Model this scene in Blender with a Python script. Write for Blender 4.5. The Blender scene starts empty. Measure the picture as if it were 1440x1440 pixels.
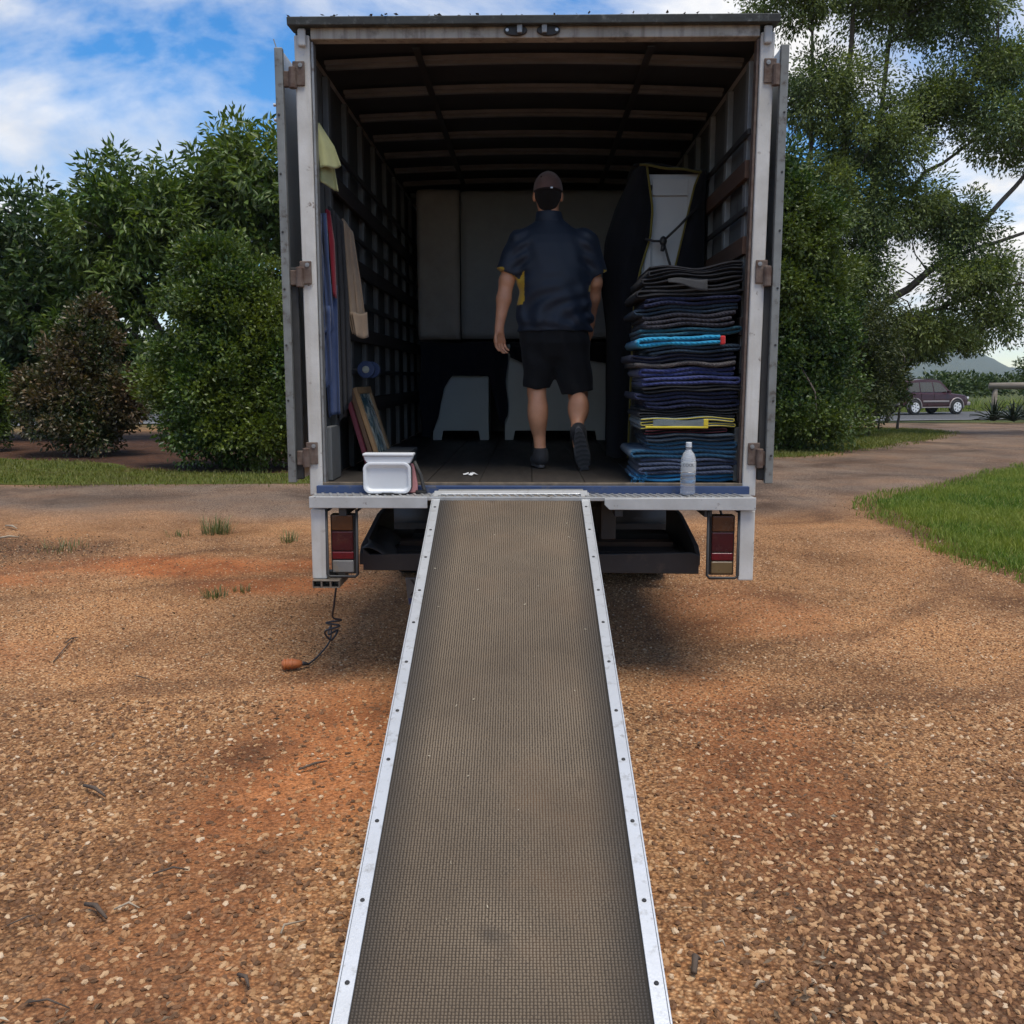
import bpy, bmesh, math, random
import numpy as np
from mathutils import Vector, Matrix, noise as mnoise

R = math.radians
scene = bpy.context.scene
col = scene.collection
random.seed(7)
rng = np.random.default_rng(11)

# ------------------------------------------------------------------ camera
CAM_Z = 1.60
cam_data = bpy.data.cameras.new('camera')
cam_data.sensor_width = 36.0
cam_data.lens = 36.0 * 1331.0 / 1440.0
cam_data.clip_start = 0.05
cam_data.clip_end = 6000
cam = bpy.data.objects.new('camera', cam_data)
cam.location = (0, 0, CAM_Z)
cam.rotation_euler = (R(90 - 8.12), 0, R(1.08))
col.objects.link(cam)
scene.camera = cam

# ------------------------------------------------------------------ light
SUN_EL, SUN_AZ = 73.0, 150.0      # azimuth measured from +Y towards +X
sun_data = bpy.data.lights.new('sun', 'SUN')
sun_data.energy = 2.0
sun_data.angle = R(28)
sun_data.color = (1.0, 0.94, 0.84)
sun = bpy.data.objects.new('sun', sun_data)
sdir = Vector((math.sin(R(SUN_AZ)) * math.cos(R(SUN_EL)), math.cos(R(SUN_AZ)) * math.cos(R(SUN_EL)), math.sin(R(SUN_EL))))
sun.rotation_euler = sdir.to_track_quat('Z', 'Y').to_euler()
sun.location = (0, 0, 40)
col.objects.link(sun)

world = bpy.data.worlds.new('World')
scene.world = world
world.use_nodes = True
wn = world.node_tree
wn.nodes.clear()
def WN(t, **k):
    n = wn.nodes.new(t)
    for a, b in k.items():
        setattr(n, a, b)
    return n
w_out = WN('ShaderNodeOutputWorld')
w_bg = WN('ShaderNodeBackground')
w_bg.inputs['Strength'].default_value = 0.085
w_sky = WN('ShaderNodeTexSky', sky_type='NISHITA', sun_disc=False)
w_sky.sun_elevation = R(SUN_EL)
w_sky.sun_rotation = R(SUN_AZ)
w_sky.air_density = 1.0
w_sky.dust_density = 0.0
w_sky.ozone_density = 6.0
w_tc = WN('ShaderNodeTexCoord')
w_sep = WN('ShaderNodeSeparateXYZ')
wn.links.new(w_tc.outputs['Generated'], w_sep.inputs[0])
# clouds lie on a flat deck: direction / (height + bend)
w_add = WN('ShaderNodeMath', operation='ADD'); w_add.inputs[1].default_value = 0.22
w_max = WN('ShaderNodeMath', operation='MAXIMUM'); w_max.inputs[1].default_value = 0.0
wn.links.new(w_sep.outputs['Z'], w_max.inputs[0])
wn.links.new(w_max.outputs[0], w_add.inputs[0])
w_dx = WN('ShaderNodeMath', operation='DIVIDE'); w_dy = WN('ShaderNodeMath', operation='DIVIDE')
wn.links.new(w_sep.outputs['X'], w_dx.inputs[0]); wn.links.new(w_add.outputs[0], w_dx.inputs[1])
wn.links.new(w_sep.outputs['Y'], w_dy.inputs[0]); wn.links.new(w_add.outputs[0], w_dy.inputs[1])
w_comb = WN('ShaderNodeCombineXYZ')
wn.links.new(w_dx.outputs[0], w_comb.inputs[0]); wn.links.new(w_dy.outputs[0], w_comb.inputs[1])
w_map = WN('ShaderNodeMapping')
CLOUD_OFF = (8.8, 6.1, 0.0)
w_map.inputs['Location'].default_value = CLOUD_OFF
wn.links.new(w_comb.outputs[0], w_map.inputs[0])
w_n1 = WN('ShaderNodeTexNoise'); w_n1.inputs['Scale'].default_value = 1.15; w_n1.inputs['Detail'].default_value = 9; w_n1.inputs['Roughness'].default_value = 0.56; w_n1.inputs['Distortion'].default_value = 0.35
wn.links.new(w_map.outputs[0], w_n1.inputs['Vector'])
w_r = WN('ShaderNodeValToRGB')
w_r.color_ramp.elements[0].position = 0.44; w_r.color_ramp.elements[0].color = (0, 0, 0, 1)
w_r.color_ramp.elements[1].position = 0.60; w_r.color_ramp.elements[1].color = (1, 1, 1, 1)
wn.links.new(w_n1.outputs['Fac'], w_r.inputs[0])
w_n2 = WN('ShaderNodeTexNoise'); w_n2.inputs['Scale'].default_value = 2.6; w_n2.inputs['Detail'].default_value = 6
wn.links.new(w_map.outputs[0], w_n2.inputs['Vector'])
w_r2 = WN('ShaderNodeValToRGB')
w_r2.color_ramp.elements[0].position = 0.3; w_r2.color_ramp.elements[0].color = (4.4, 4.5, 4.75, 1)
w_r2.color_ramp.elements[1].position = 0.65; w_r2.color_ramp.elements[1].color = (6.8, 6.65, 6.45, 1)
wn.links.new(w_n2.outputs['Fac'], w_r2.inputs[0])
w_sat = WN('ShaderNodeHueSaturation'); w_sat.inputs['Saturation'].default_value = 1.3; wn.links.new(w_sky.outputs[0], w_sat.inputs['Color'])
w_mix = WN('ShaderNodeMix', data_type='RGBA')
wn.links.new(w_r.outputs[0], w_mix.inputs['Factor'])
wn.links.new(w_sat.outputs[0], w_mix.inputs['A'])
wn.links.new(w_r2.outputs[0], w_mix.inputs['B'])
wn.links.new(w_mix.outputs['Result'], w_bg.inputs['Color'])
wn.links.new(w_bg.outputs[0], w_out.inputs[0])

vs = scene.view_settings
vs.view_transform = 'Standard'
vs.look = 'None'
vs.gamma = 1.0
vs.exposure = 1.0
vs.use_curve_mapping = False

scene.cycles.max_bounces = 7
scene.cycles.diffuse_bounces = 3
scene.cycles.volume_bounces = 0

# ------------------------------------------------------------------ helpers
_P, _Y = R(8.12), R(1.08)
_fw = np.array([-math.sin(_Y) * math.cos(_P), math.cos(_Y) * math.cos(_P), -math.sin(_P)])
_rt = np.array([math.cos(_Y), math.sin(_Y), 0.0])
_up = np.cross(_rt, _fw)
def at(x, y, d):
    """survey: where the sight line of a photo point meets the upright plane d metres ahead"""
    r = _fw * 1331.0 + _rt * (x - 720) + _up * (720 - y)
    return np.array([0, 0, CAM_Z]) + r * (d / r[1])
def smooth(a, b, x):
    t = np.clip((np.asarray(x, dtype=float) - a) / (b - a), 0, 1)
    return t * t * (3 - 2 * t)
def zg(x, y):
    """height of the ground"""
    return -0.42 * smooth(22, 50, y) * smooth(-4, 6, x) + 0.0 * x

class N:
    """tiny node-graph builder"""
    def __init__(s, name):
        s.m = bpy.data.materials.new(name); s.m.use_nodes = True
        s.t = s.m.node_tree; s.b = s.t.nodes['Principled BSDF']; s.out = s.t.nodes['Material Output']
    def n(s, t, ins=None, **k):
        x = s.t.nodes.new(t)
        for a, b in k.items(): setattr(x, a, b)
        for a, b in (ins or {}).items():
            if isinstance(b, bpy.types.NodeSocket): s.t.links.new(b, x.inputs[a])
            else: x.inputs[a].default_value = b
        return x
    def l(s, a, b): s.t.links.new(a, b)
    def ramp(s, fac, stops):
        x = s.n('ShaderNodeValToRGB', {0: fac}); e = x.color_ramp.elements
        while len(e) < len(stops): e.new(0.5)
        for i, (p, c) in enumerate(stops):
            e[i].position = p; e[i].color = c if len(c) == 4 else (*c, 1)
        return x.outputs[0]
    def mix(s, f, a, b, blend='MIX'):
        x = s.n('ShaderNodeMix', data_type='RGBA', blend_type=blend)
        for k, v in (('Factor', f), ('A', a), ('B', b)):
            if isinstance(v, bpy.types.NodeSocket): s.l(v, x.inputs[k])
            elif k == 'Factor': x.inputs[k].default_value = v
            else: x.inputs[k].default_value = (*v, 1) if len(v) == 3 else v
        return x.outputs['Result']
    def noise(s, vec, scale, detail=4, rough=.55, dist=0):
        return s.n('ShaderNodeTexNoise', {'Vector': vec, 'Scale': scale, 'Detail': detail, 'Roughness': rough, 'Distortion': dist}).outputs['Fac']
    def bump(s, h, strength, dist=.01):
        x = s.n('ShaderNodeBump', {'Height': h, 'Strength': strength, 'Distance': dist}); s.l(x.outputs[0], s.b.inputs['Normal'])
def dk(c, f): return tuple(v * f for v in c[:3])
_mc = {}
def mat(name, c, c2=None, rough=.7, metal=0.0, scale=6, bump=0.0, bscale=60, bdist=.004, dirt=None, dirt_at=(.55, .68), dscale=9, streak=None, spec=.5, stretch=None, streak_amt=.7):
    """base colour varied by noise, optional wear patches and drips with shapes of their own"""
    if name in _mc: return _mc[name]
    g = N(name)
    tc = g.n('ShaderNodeTexCoord').outputs['Object']
    rnd = g.n('ShaderNodeObjectInfo').outputs['Random']
    off = g.n('ShaderNodeMath', {0: rnd, 1: 37.0}, operation='MULTIPLY').outputs[0]
    tc = g.n('ShaderNodeVectorMath', {0: tc, 1: off}, operation='ADD').outputs[0]
    v = tc
    if stretch: v = g.n('ShaderNodeMapping', {0: tc, 'Scale': stretch}).outputs[0]
    c2 = c2 or dk(c, .78)
    f = g.noise(v, scale, 6, .6)
    colr = g.ramp(f, [(.32, c), (.68, c2)])
    if dirt:
        fd = g.ramp(g.noise(v, dscale, 8, .7), [(dirt_at[0], (0, 0, 0)), (dirt_at[1], (1, 1, 1))])
        colr = g.mix(fd, colr, dirt)
    if streak:
        vv = g.n('ShaderNodeMapping', {0: tc, 'Scale': (24, 24, 1.1)}).outputs[0]
        fs = g.ramp(g.noise(vv, 1.0, 4, .6), [(.5, (0, 0, 0)), (.72, (1, 1, 1))])
        colr = g.mix(g.mix(streak_amt, (0, 0, 0), fs), colr, streak)
    g.l(colr, g.b.inputs['Base Color'])
    rr = g.n('ShaderNodeMapRange', {'Value': f, 'To Min': max(.02, rough - .1), 'To Max': min(1, rough + .1)})
    g.l(rr.outputs[0], g.b.inputs['Roughness'])
    g.b.inputs['Metallic'].default_value = metal
    g.b.inputs['Specular IOR Level'].default_value = spec
    if bump: g.bump(g.noise(v, bscale, 5, .6), bump, bdist)
    _mc[name] = g.m
    return g.m

def link(name, me, material=None, parent=None, loc=None):
    o = bpy.data.objects.new(name, me)
    col.objects.link(o)
    if material is not None and len(me.materials) == 0:
        for m in (material if isinstance(material, (list, tuple)) else [material]): me.materials.append(m)
    if loc is not None: o.location = loc
    if parent is not None: adopt(o, parent)
    return o
_world = {}
def adopt(o, parent):
    """parent without moving: every thing's Empty is unrotated while it is built"""
    o.parent = parent
    o.matrix_parent_inverse = Matrix.Translation(-Vector(_world.get(parent.name, (0, 0, 0))))
def tag(o, label=None, cat=None, group=None, kind=None):
    if label: o['label'] = label
    if cat: o['category'] = cat
    if group: o['group'] = group
    if kind: o['kind'] = kind
    return o
def thing(name, loc, label, cat, group=None):
    o = bpy.data.objects.new(name, None); o.empty_display_size = .1
    o.location = loc; col.objects.link(o)
    _world[o.name] = tuple(loc)
    return tag(o, label, cat, group)

def np_mesh(name, V, F, smoothf=False):
    V = np.asarray(V, dtype=np.float32); F = np.asarray(F, dtype=np.int32)
    me = bpy.data.meshes.new(name)
    me.vertices.add(len(V)); me.vertices.foreach_set('co', V.ravel())
    k = F.shape[1]
    me.loops.add(F.size); me.loops.foreach_set('vertex_index', F.ravel())
    me.polygons.add(len(F)); me.polygons.foreach_set('loop_start', np.arange(len(F), dtype=np.int32) * k)
    me.update(calc_edges=True)
    if smoothf: me.shade_smooth()
    return me

class MB:
    """collects shapes in world coordinates; build() links ONE mesh object with its origin at its base"""
    def __init__(s): s.v = []; s.f = []
    def add(s, v, f):
        o = len(s.v); s.v += [tuple(map(float, p)) for p in v]; s.f += [[i + o for i in q] for q in f]; return s
    def box(s, x0, x1, y0, y1, z0, z1):
        return s.add([(x0, y0, z0), (x1, y0, z0), (x1, y1, z0), (x0, y1, z0), (x0, y0, z1), (x1, y0, z1), (x1, y1, z1), (x0, y1, z1)],
                     [(0, 3, 2, 1), (4, 5, 6, 7), (0, 1, 5, 4), (1, 2, 6, 5), (2, 3, 7, 6), (3, 0, 4, 7)])
    def tube(s, pts, rad, n=8, caps=True, squash=None):
        pts = [Vector(p) for p in pts]
        if not hasattr(rad, '__len__'): rad = [rad] * len(pts)
        rings = []; ref = None
        for i, p in enumerate(pts):
            a = pts[max(0, i - 1)]; b = pts[min(len(pts) - 1, i + 1)]
            d = (b - a)
            if d.length < 1e-9: d = Vector((0, 0, 1))
            d.normalize()
            if ref is None: ref = d.orthogonal().normalized()
            ref = (ref - d * ref.dot(d))
            if ref.length < 1e-6: ref = d.orthogonal()
            ref.normalize(); w = d.cross(ref)
            rings.append([p + (ref * math.cos(t) + w * math.sin(t)) * rad[i] for t in (2 * math.pi * j / n for j in range(n))])
        v = [q for r in rings for q in r]; f = []
        for i in range(len(pts) - 1):
            for j in range(n):
                f.append((i * n + j, i * n + (j + 1) % n, (i + 1) * n + (j + 1) % n, (i + 1) * n + j))
        if caps:
            f.append(tuple(reversed(range(n)))); f.append(tuple((len(pts) - 1) * n + j for j in range(n)))
        return s.add(v, f)
    def lathe(s, prof, c=(0, 0, 0), axis='z', n=20):
        v = []; f = []
        for (r, h) in prof:
            for j in range(n):
                t = 2 * math.pi * j / n; a, b = r * math.cos(t), r * math.sin(t)
                v.append({'z': (c[0] + a, c[1] + b, c[2] + h), 'x': (c[0] + h, c[1] + a, c[2] + b), 'y': (c[0] + a, c[1] + h, c[2] + b)}[axis])
        for i in range(len(prof) - 1):
            for j in range(n): f.append((i * n + j, i * n + (j + 1) % n, (i + 1) * n + (j + 1) % n, (i + 1) * n + j))
        f.append(tuple(reversed(range(n)))); f.append(tuple((len(prof) - 1) * n + j for j in range(n)))
        return s.add(v, f)
    def prism(s, poly, a, b, axis='y'):
        """polygon in the plane across the axis, pushed from a to b"""
        n = len(poly)
        def P(p, t): return {'y': (p[0], t, p[1]), 'x': (t, p[0], p[1]), 'z': (p[0], p[1], t)}[axis]
        v = [P(p, a) for p in poly] + [P(p, b) for p in poly]
        f = [tuple(range(n)), tuple(reversed(range(n, 2 * n)))] + [(i, i + n, (i + 1) % n + n, (i + 1) % n) for i in range(n)]
        return s.add(v, f)
    def grid(s, fn, nu, nv, closed_u=False):
        o = len(s.v)
        for i in range(nu + (0 if closed_u else 1)):
            for j in range(nv + 1): s.v.append(tuple(map(float, fn(i / nu, j / nv))))
        m = nv + 1; tot = nu if closed_u else nu + 1
        for i in range(nu):
            for j in range(nv):
                i2 = (i + 1) % tot
                s.f.append([o + i * m + j, o + i2 * m + j, o + i2 * m + j + 1, o + i * m + j + 1])
        return s
    def build(s, name, material, parent=None, sm=False, bevel=0, seg=2, solid=0, sub=0, label=None):
        V = np.array(s.v); lo, hi = V.min(0), V.max(0)
        org = np.array([(lo[0] + hi[0]) / 2, (lo[1] + hi[1]) / 2, lo[2]])
        me = bpy.data.meshes.new(name); me.from_pydata([tuple(p) for p in (V - org)], [], s.f)
        bm = bmesh.new(); bm.from_mesh(me); bmesh.ops.recalc_face_normals(bm, faces=bm.faces); bm.to_mesh(me); bm.free()
        if sm: me.shade_smooth()
        o = link(name, me, material, None, Vector(org)); _world[o.name] = tuple(org)
        if parent is not None: adopt(o, parent)
        if solid:
            m = o.modifiers.new('solid', 'SOLIDIFY'); m.thickness = solid; m.offset = 0
        if bevel:
            m = o.modifiers.new('bevel', 'BEVEL'); m.width = bevel; m.segments = seg; m.limit_method = 'ANGLE'; m.angle_limit = R(40)
        if sub:
            m = o.modifiers.new('sub', 'SUBSURF'); m.levels = sub; m.render_levels = sub
        if label: o['label'] = label
        return o
def bx(name, m, parent, x0, x1, y0, y1, z0, z1, bevel=.004, **k):
    return MB().box(x0, x1, y0, y1, z0, z1).build(name, m, parent, bevel=bevel, **k)
def share(src, parent, d):
    """another piece with the same mesh, moved by d"""
    o = src.copy(); col.objects.link(o); o.location = Vector(src.location) + Vector(d); o.parent = None
    _world[o.name] = tuple(o.location)
    if parent is not None: adopt(o, parent)
    return o

# ------------------------------------------------------------------ ground
def vnoise(x, y, scale, seed=0):
    """smooth value noise on numpy arrays, 0..1"""
    r = np.random.default_rng(seed); T = r.random((64, 64))
    u, v = np.asarray(x) * scale, np.asarray(y) * scale
    i, j = np.floor(u).astype(int), np.floor(v).astype(int); a, b = u - i, v - j
    a, b = a * a * (3 - 2 * a), b * b * (3 - 2 * b)
    g = lambda p, q: T[p % 64, q % 64]
    return (g(i, j) * (1 - a) + g(i + 1, j) * a) * (1 - b) + (g(i, j + 1) * (1 - a) + g(i + 1, j + 1) * a) * b
def fbm(x, y, scale, seed=0, o=4):
    return sum(vnoise(x, y, scale * 2 ** k, seed + k) * .5 ** k for k in range(o)) / sum(.5 ** k for k in range(o))
def seg_dist(x, y, pts):
    d = np.full(np.shape(x), 1e9)
    for (ax, ay), (bx_, by) in zip(pts[:-1], pts[1:]):
        ux, uy = bx_ - ax, by - ay; L = ux * ux + uy * uy
        t = np.clip(((x - ax) * ux + (y - ay) * uy) / L, 0, 1)
        d = np.minimum(d, np.hypot(x - ax - t * ux, y - ay - t * uy))
    return d
def inside(x, y, poly):
    c = np.zeros(np.shape(x), bool)
    for (ax, ay), (bx_, by) in zip(poly, poly[1:] + poly[:1]):
        cr = ((ay > y) != (by > y)) & (x < (bx_ - ax) * (y - ay) / (by - ay + 1e-12) + ax)
        c ^= cr
    return c
def sdist(x, y, poly):
    d = seg_dist(x, y, poly + poly[:1]); return np.where(inside(x, y, poly), -d, d)
def axis_pts(lo, hi, step, far, growth=1.18):
    a = list(np.arange(lo, hi + 1e-6, step)); s = step; p = hi
    while p < far: s *= growth; p += s; a.append(p)
    s = step; p = lo
    while p > -far: s *= growth; p -= s; a.insert(0, p)
    return np.array(a)
LAWN_R = [(4.55, 12.35), (5.2, 12.95), (7.0, 14.9), (8.9, 17.0), (12, 20.8), (17.5, 25.0), (26, 28), (26, 3), (4.4, 5.2), (4.15, 7.1), (4.0, 8.6), (4.15, 10.4), (4.3, 11.5)]
VERGE_R = [(3.0, 18.3), (5.6, 19.3), (8.0, 22.0), (10.6, 25.2), (12.4, 28.3), (12.9, 31.0), (11.5, 33.0), (8.0, 30.0), (5, 26), (1, 22)]
LAWN_L = [(-40, 13.9), (-14, 13.9), (-8, 13.95), (-3.4, 14.2), (-1.0, 14.8), (-2.5, 15.6), (-4.6, 15.8), (-6.6, 16.2), (-7.7, 17.6), (-10.2, 18.5), (-12.5, 19.6), (-40, 21)]
DRIVE = [(-45, 10.6), (-8, 10.6), (-2, 10.8), (3.6, 11.4), (5.2, 12.6), (9.2, 16.6), (14, 21.5), (19, 26), (34, 32), (38, 38), (24, 41), (14, 38.5), (12.5, 33), (12.2, 28.8), (9.5, 24.2), (6, 19.9), (1.5, 16.4), (-3, 14.6), (-8, 14.1), (-45, 14.1)]
BED_L = [(-13.5, 19.2), (-10.5, 18.3), (-8.6, 18.0), (-6.8, 16.3), (-4.6, 15.9), (-3, 16.6), (-2, 20), (-5, 26), (-16, 27), (-15, 22)]
BED_R = [(2, 19.5), (5.0, 20.5), (7.4, 23.5), (10.0, 27.5), (11.0, 31.5), (8, 36), (2, 30)]

gx = axis_pts(-7, 8, .11, 2900, 1.16); gy = axis_pts(1.0, 18, .11, 2900, 1.16)
GX, GY = np.meshgrid(gx, gy, indexing='ij')
und = (fbm(GX, GY, .9, 3) - .5) * .03 * smooth(1.2, 2.2, np.hypot(GX, (GY - 5.5) * .45))
und = und * smooth(-.2, .4, sdist(GX, GY, LAWN_R)) * smooth(-.2, .4, sdist(GX, GY, LAWN_L))
GZ = zg(GX, GY) + und * smooth(40, 20, np.hypot(GX, GY)) - 0.006
nx, ny = GX.shape
idx = np.arange(nx * ny).reshape(nx, ny)
F = np.stack([idx[:-1, :-1], idx[1:, :-1], idx[1:, 1:], idx[:-1, 1:]], -1).reshape(-1, 4)
gme = np_mesh('ground', np.stack([GX, GY, GZ], -1).reshape(-1, 3), F, True)
wob = (fbm(GX, GY, .8, 21) - .5) * 1.3 + (fbm(GX, GY, .22, 27) - .5) * 2.2 * (GX > -30)
m_drive = smooth(.8, -.8, sdist(GX, GY, DRIVE) + wob)
m_red = np.zeros_like(GX)
for (cx_, cy_, rx_, ry_, a_) in [(-2.9, 7.9, 1.7, .55, 1), (-1.9, 7.2, 1.0, .4, .9), (-4.6, 7.3, 1.3, .35, .8), (-.95, 3.6, .5, 1.4, .75), (-1.0, 2.4, .35, .8, .5), (.95, 3.9, .4, 1.4, .6), (1.3, 6.4, .9, .9, .5), (-3.6, 5.2, .9, .5, .45), (3.3, 3.4, .6, .5, .3), (14, 30, 2.5, 1.0, .9), (10.4, 24.8, 1.6, .5, .6)]:
    m_red = np.maximum(m_red, a_ * smooth(1.25, .35, np.hypot((GX - cx_) / rx_, (GY - cy_) / ry_) + (fbm(GX, GY, 1.7, 5) - .5) * 1.1))
m_bed_gap_shade = np.maximum(smooth(.4, -.4, sdist(GX, GY, BED_L) + wob), smooth(.4, -.4, sdist(GX, GY, BED_R) + wob))
m_bed_gap_shade = np.maximum(m_bed_gap_shade, 1.0 * (.45 + .4 * fbm(GX, GY, 2.5, 61)) * smooth(.4, .9, GX) * smooth(4.4, 2.6, GY + (fbm(GX, GY, 1.3, 31) - .5) * 1.5))  # bed colour reused here to paint the shade between coarse stones
m_bed_gap_shade = np.maximum(m_bed_gap_shade, .95 * (.35 + .5 * fbm(GX, GY, 2.5, 63)) * smooth(-.6, -1.1, GX) * smooth(3.6, 1.9, GY + (fbm(GX, GY, 1.5, 33) - .5) * 1.5))  # painted gap shade again, under the stones left of the ramp
edge = np.abs(sdist(GX, GY, LAWN_R))
m_bed_gap_shade = np.maximum(m_bed_gap_shade, .8 * smooth(.42, .05, edge + wob * .25) * (GY < 16))
m_bed_gap_shade = np.maximum(m_bed_gap_shade, .75 * smooth(1.3, .3, np.hypot((GX + 5.6) / 1.9, (GY - 8.6) / .8) + (fbm(GX, GY, 2.2, 9) - .5) * 1.2))
for (cx_, cy_, r_) in [(-1.75, 2.2, .3), (-1.2, 2.1, .24), (-1.55, 2.75, .2), (-2.1, 2.6, .2), (-1.1, 3.9, .28), (1.45, 2.3, .25), (-.85, 2.9, .2)]:
    m_bed_gap_shade = np.maximum(m_bed_gap_shade, .6 * smooth(1.2, .2, np.hypot((GX - cx_) / r_, (GY - cy_) / (r_ * .7)) + (fbm(GX, GY, 6, 19) - .5) * 1.6))
for trk in ([(-6, 5.6), (-4.2, 6.5), (-2.6, 7.3), (-1.3, 7.8)], [(-6, 7.0), (-4.4, 7.6), (-3.0, 8.6), (-1.4, 9.2)], [(1.0, 5.4), (2.2, 5.9), (3.3, 7.2), (4.0, 9.2)], [(.9, 4.4), (2.4, 4.7), (3.7, 5.9), (4.3, 7.2)], [(-4.5, 3.9), (-2.8, 4.5), (-1.2, 4.9)]):
    m_bed_gap_shade = np.maximum(m_bed_gap_shade, .42 * smooth(.16, .03, np.abs(seg_dist(GX, GY, trk) + (fbm(GX, GY, 2.0, 71) - .5) * .2)) * (.5 + fbm(GX, GY, 3, 73) * .8))
far_green = smooth(24, 34, np.hypot(GX - 3, GY - 6)) * (1 - m_drive)
at_ = gme.color_attributes.new('zones', 'FLOAT_COLOR', 'POINT')
at_.data.foreach_set('color', np.stack([m_drive, m_red, m_bed_gap_shade, far_green], -1).astype(np.float32).ravel())

g = N('red_gravel_ground')
tc = g.n('ShaderNodeTexCoord').outputs['Object']
zn = g.n('ShaderNodeVertexColor', layer_name='zones')
zs = g.n('ShaderNodeSeparateColor', {0: zn.outputs[0]})
big = g.noise(tc, .9, 6, .62)
med = g.noise(tc, 5, 6, .65)
fine = g.noise(tc, 70, 3, .7)
vor = g.n('ShaderNodeTexVoronoi', {'Vector': tc, 'Scale': 75, 'Randomness': 1.0})
vor2 = g.n('ShaderNodeTexVoronoi', {'Vector': tc, 'Scale': 34, 'Randomness': 1.0})
stone = g.ramp(g.n('ShaderNodeSeparateColor', {0: vor.outputs['Color']}).outputs[0], [(.0, (.17, .075, .032)), (.35, (.33, .165, .075)), (.7, (.45, .27, .135)), (.93, (.58, .42, .26)), (1., (.72, .6, .44))])
stone2 = g.ramp(g.n('ShaderNodeSeparateColor', {0: vor2.outputs['Color']}).outputs[1], [(0, (.24, .11, .05)), (.5, (.40, .21, .10)), (1, (.52, .34, .19))])
base = g.mix(.35, stone, stone2)
soil = g.ramp(med, [(.3, (.36, .17, .065)), (.7, (.47, .26, .115))])
base = g.mix(g.ramp(big, [(.38, (.15, .15, .15)), (.66, (.75, .75, .75))]), base, soil)
redc = g.ramp(med, [(.3, (.24, .075, .024)), (.7, (.42, .155, .052))])
base = g.mix(zs.outputs[1], base, redc)
greyc = g.mix(.5, g.ramp(g.n('ShaderNodeSeparateColor', {0: vor.outputs['Color']}).outputs[2], [(0, (.08, .055, .04)), (.6, (.21, .155, .115)), (1, (.40, .33, .26))]), g.ramp(big, [(.35, (.25, .145, .085)), (.6, (.20, .155, .125))]))
base = g.mix(zs.outputs[0], base, greyc)
bed_gap_shade_c = g.ramp(med, [(.3, (.055, .028, .017)), (.7, (.13, .06, .032))])
base = g.mix(zs.outputs[2], base, bed_gap_shade_c)
grass_far = g.ramp(g.noise(tc, .35, 6, .6), [(.35, (.055, .085, .018)), (.65, (.11, .13, .03))])
base = g.mix(zn.outputs[1], base, grass_far)
spk = g.ramp(fine, [(.34, (.42, .42, .42)), (.55, (1, 1, 1))])
base = g.mix(1.0, base, spk, 'MULTIPLY')
gap = g.ramp(vor.outputs['Distance'], [(.28, (1, 1, 1)), (.62, (.48, .43, .40))])  # shade between pebbles put into the colour, darker towards cell edges
gapf = g.n('ShaderNodeMapRange', {'Value': zs.outputs[1], 'To Min': 1.0, 'To Max': .25}).outputs[0]
base = g.mix(gapf, base, gap, 'MULTIPLY')
tone = g.ramp(g.noise(tc, .55, 5, .6, .6), [(.30, (.52, .45, .39)), (.5, (1.22, 1.17, 1.1)), (.70, (1.7, 1.62, 1.5))])
base = g.mix(1.0, base, tone, 'MULTIPLY')
g.l(base, g.b.inputs['Base Color'])
g.b.inputs['Roughness'].default_value = .92
g.b.inputs['Specular IOR Level'].default_value = .25
hmix = g.n('ShaderNodeMath', {0: vor.outputs['Distance'], 1: fine}, operation='SUBTRACT')
g.bump(hmix.outputs[0], .8, .012)
tag(link('ground', gme, g.m), kind='structure')

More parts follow.
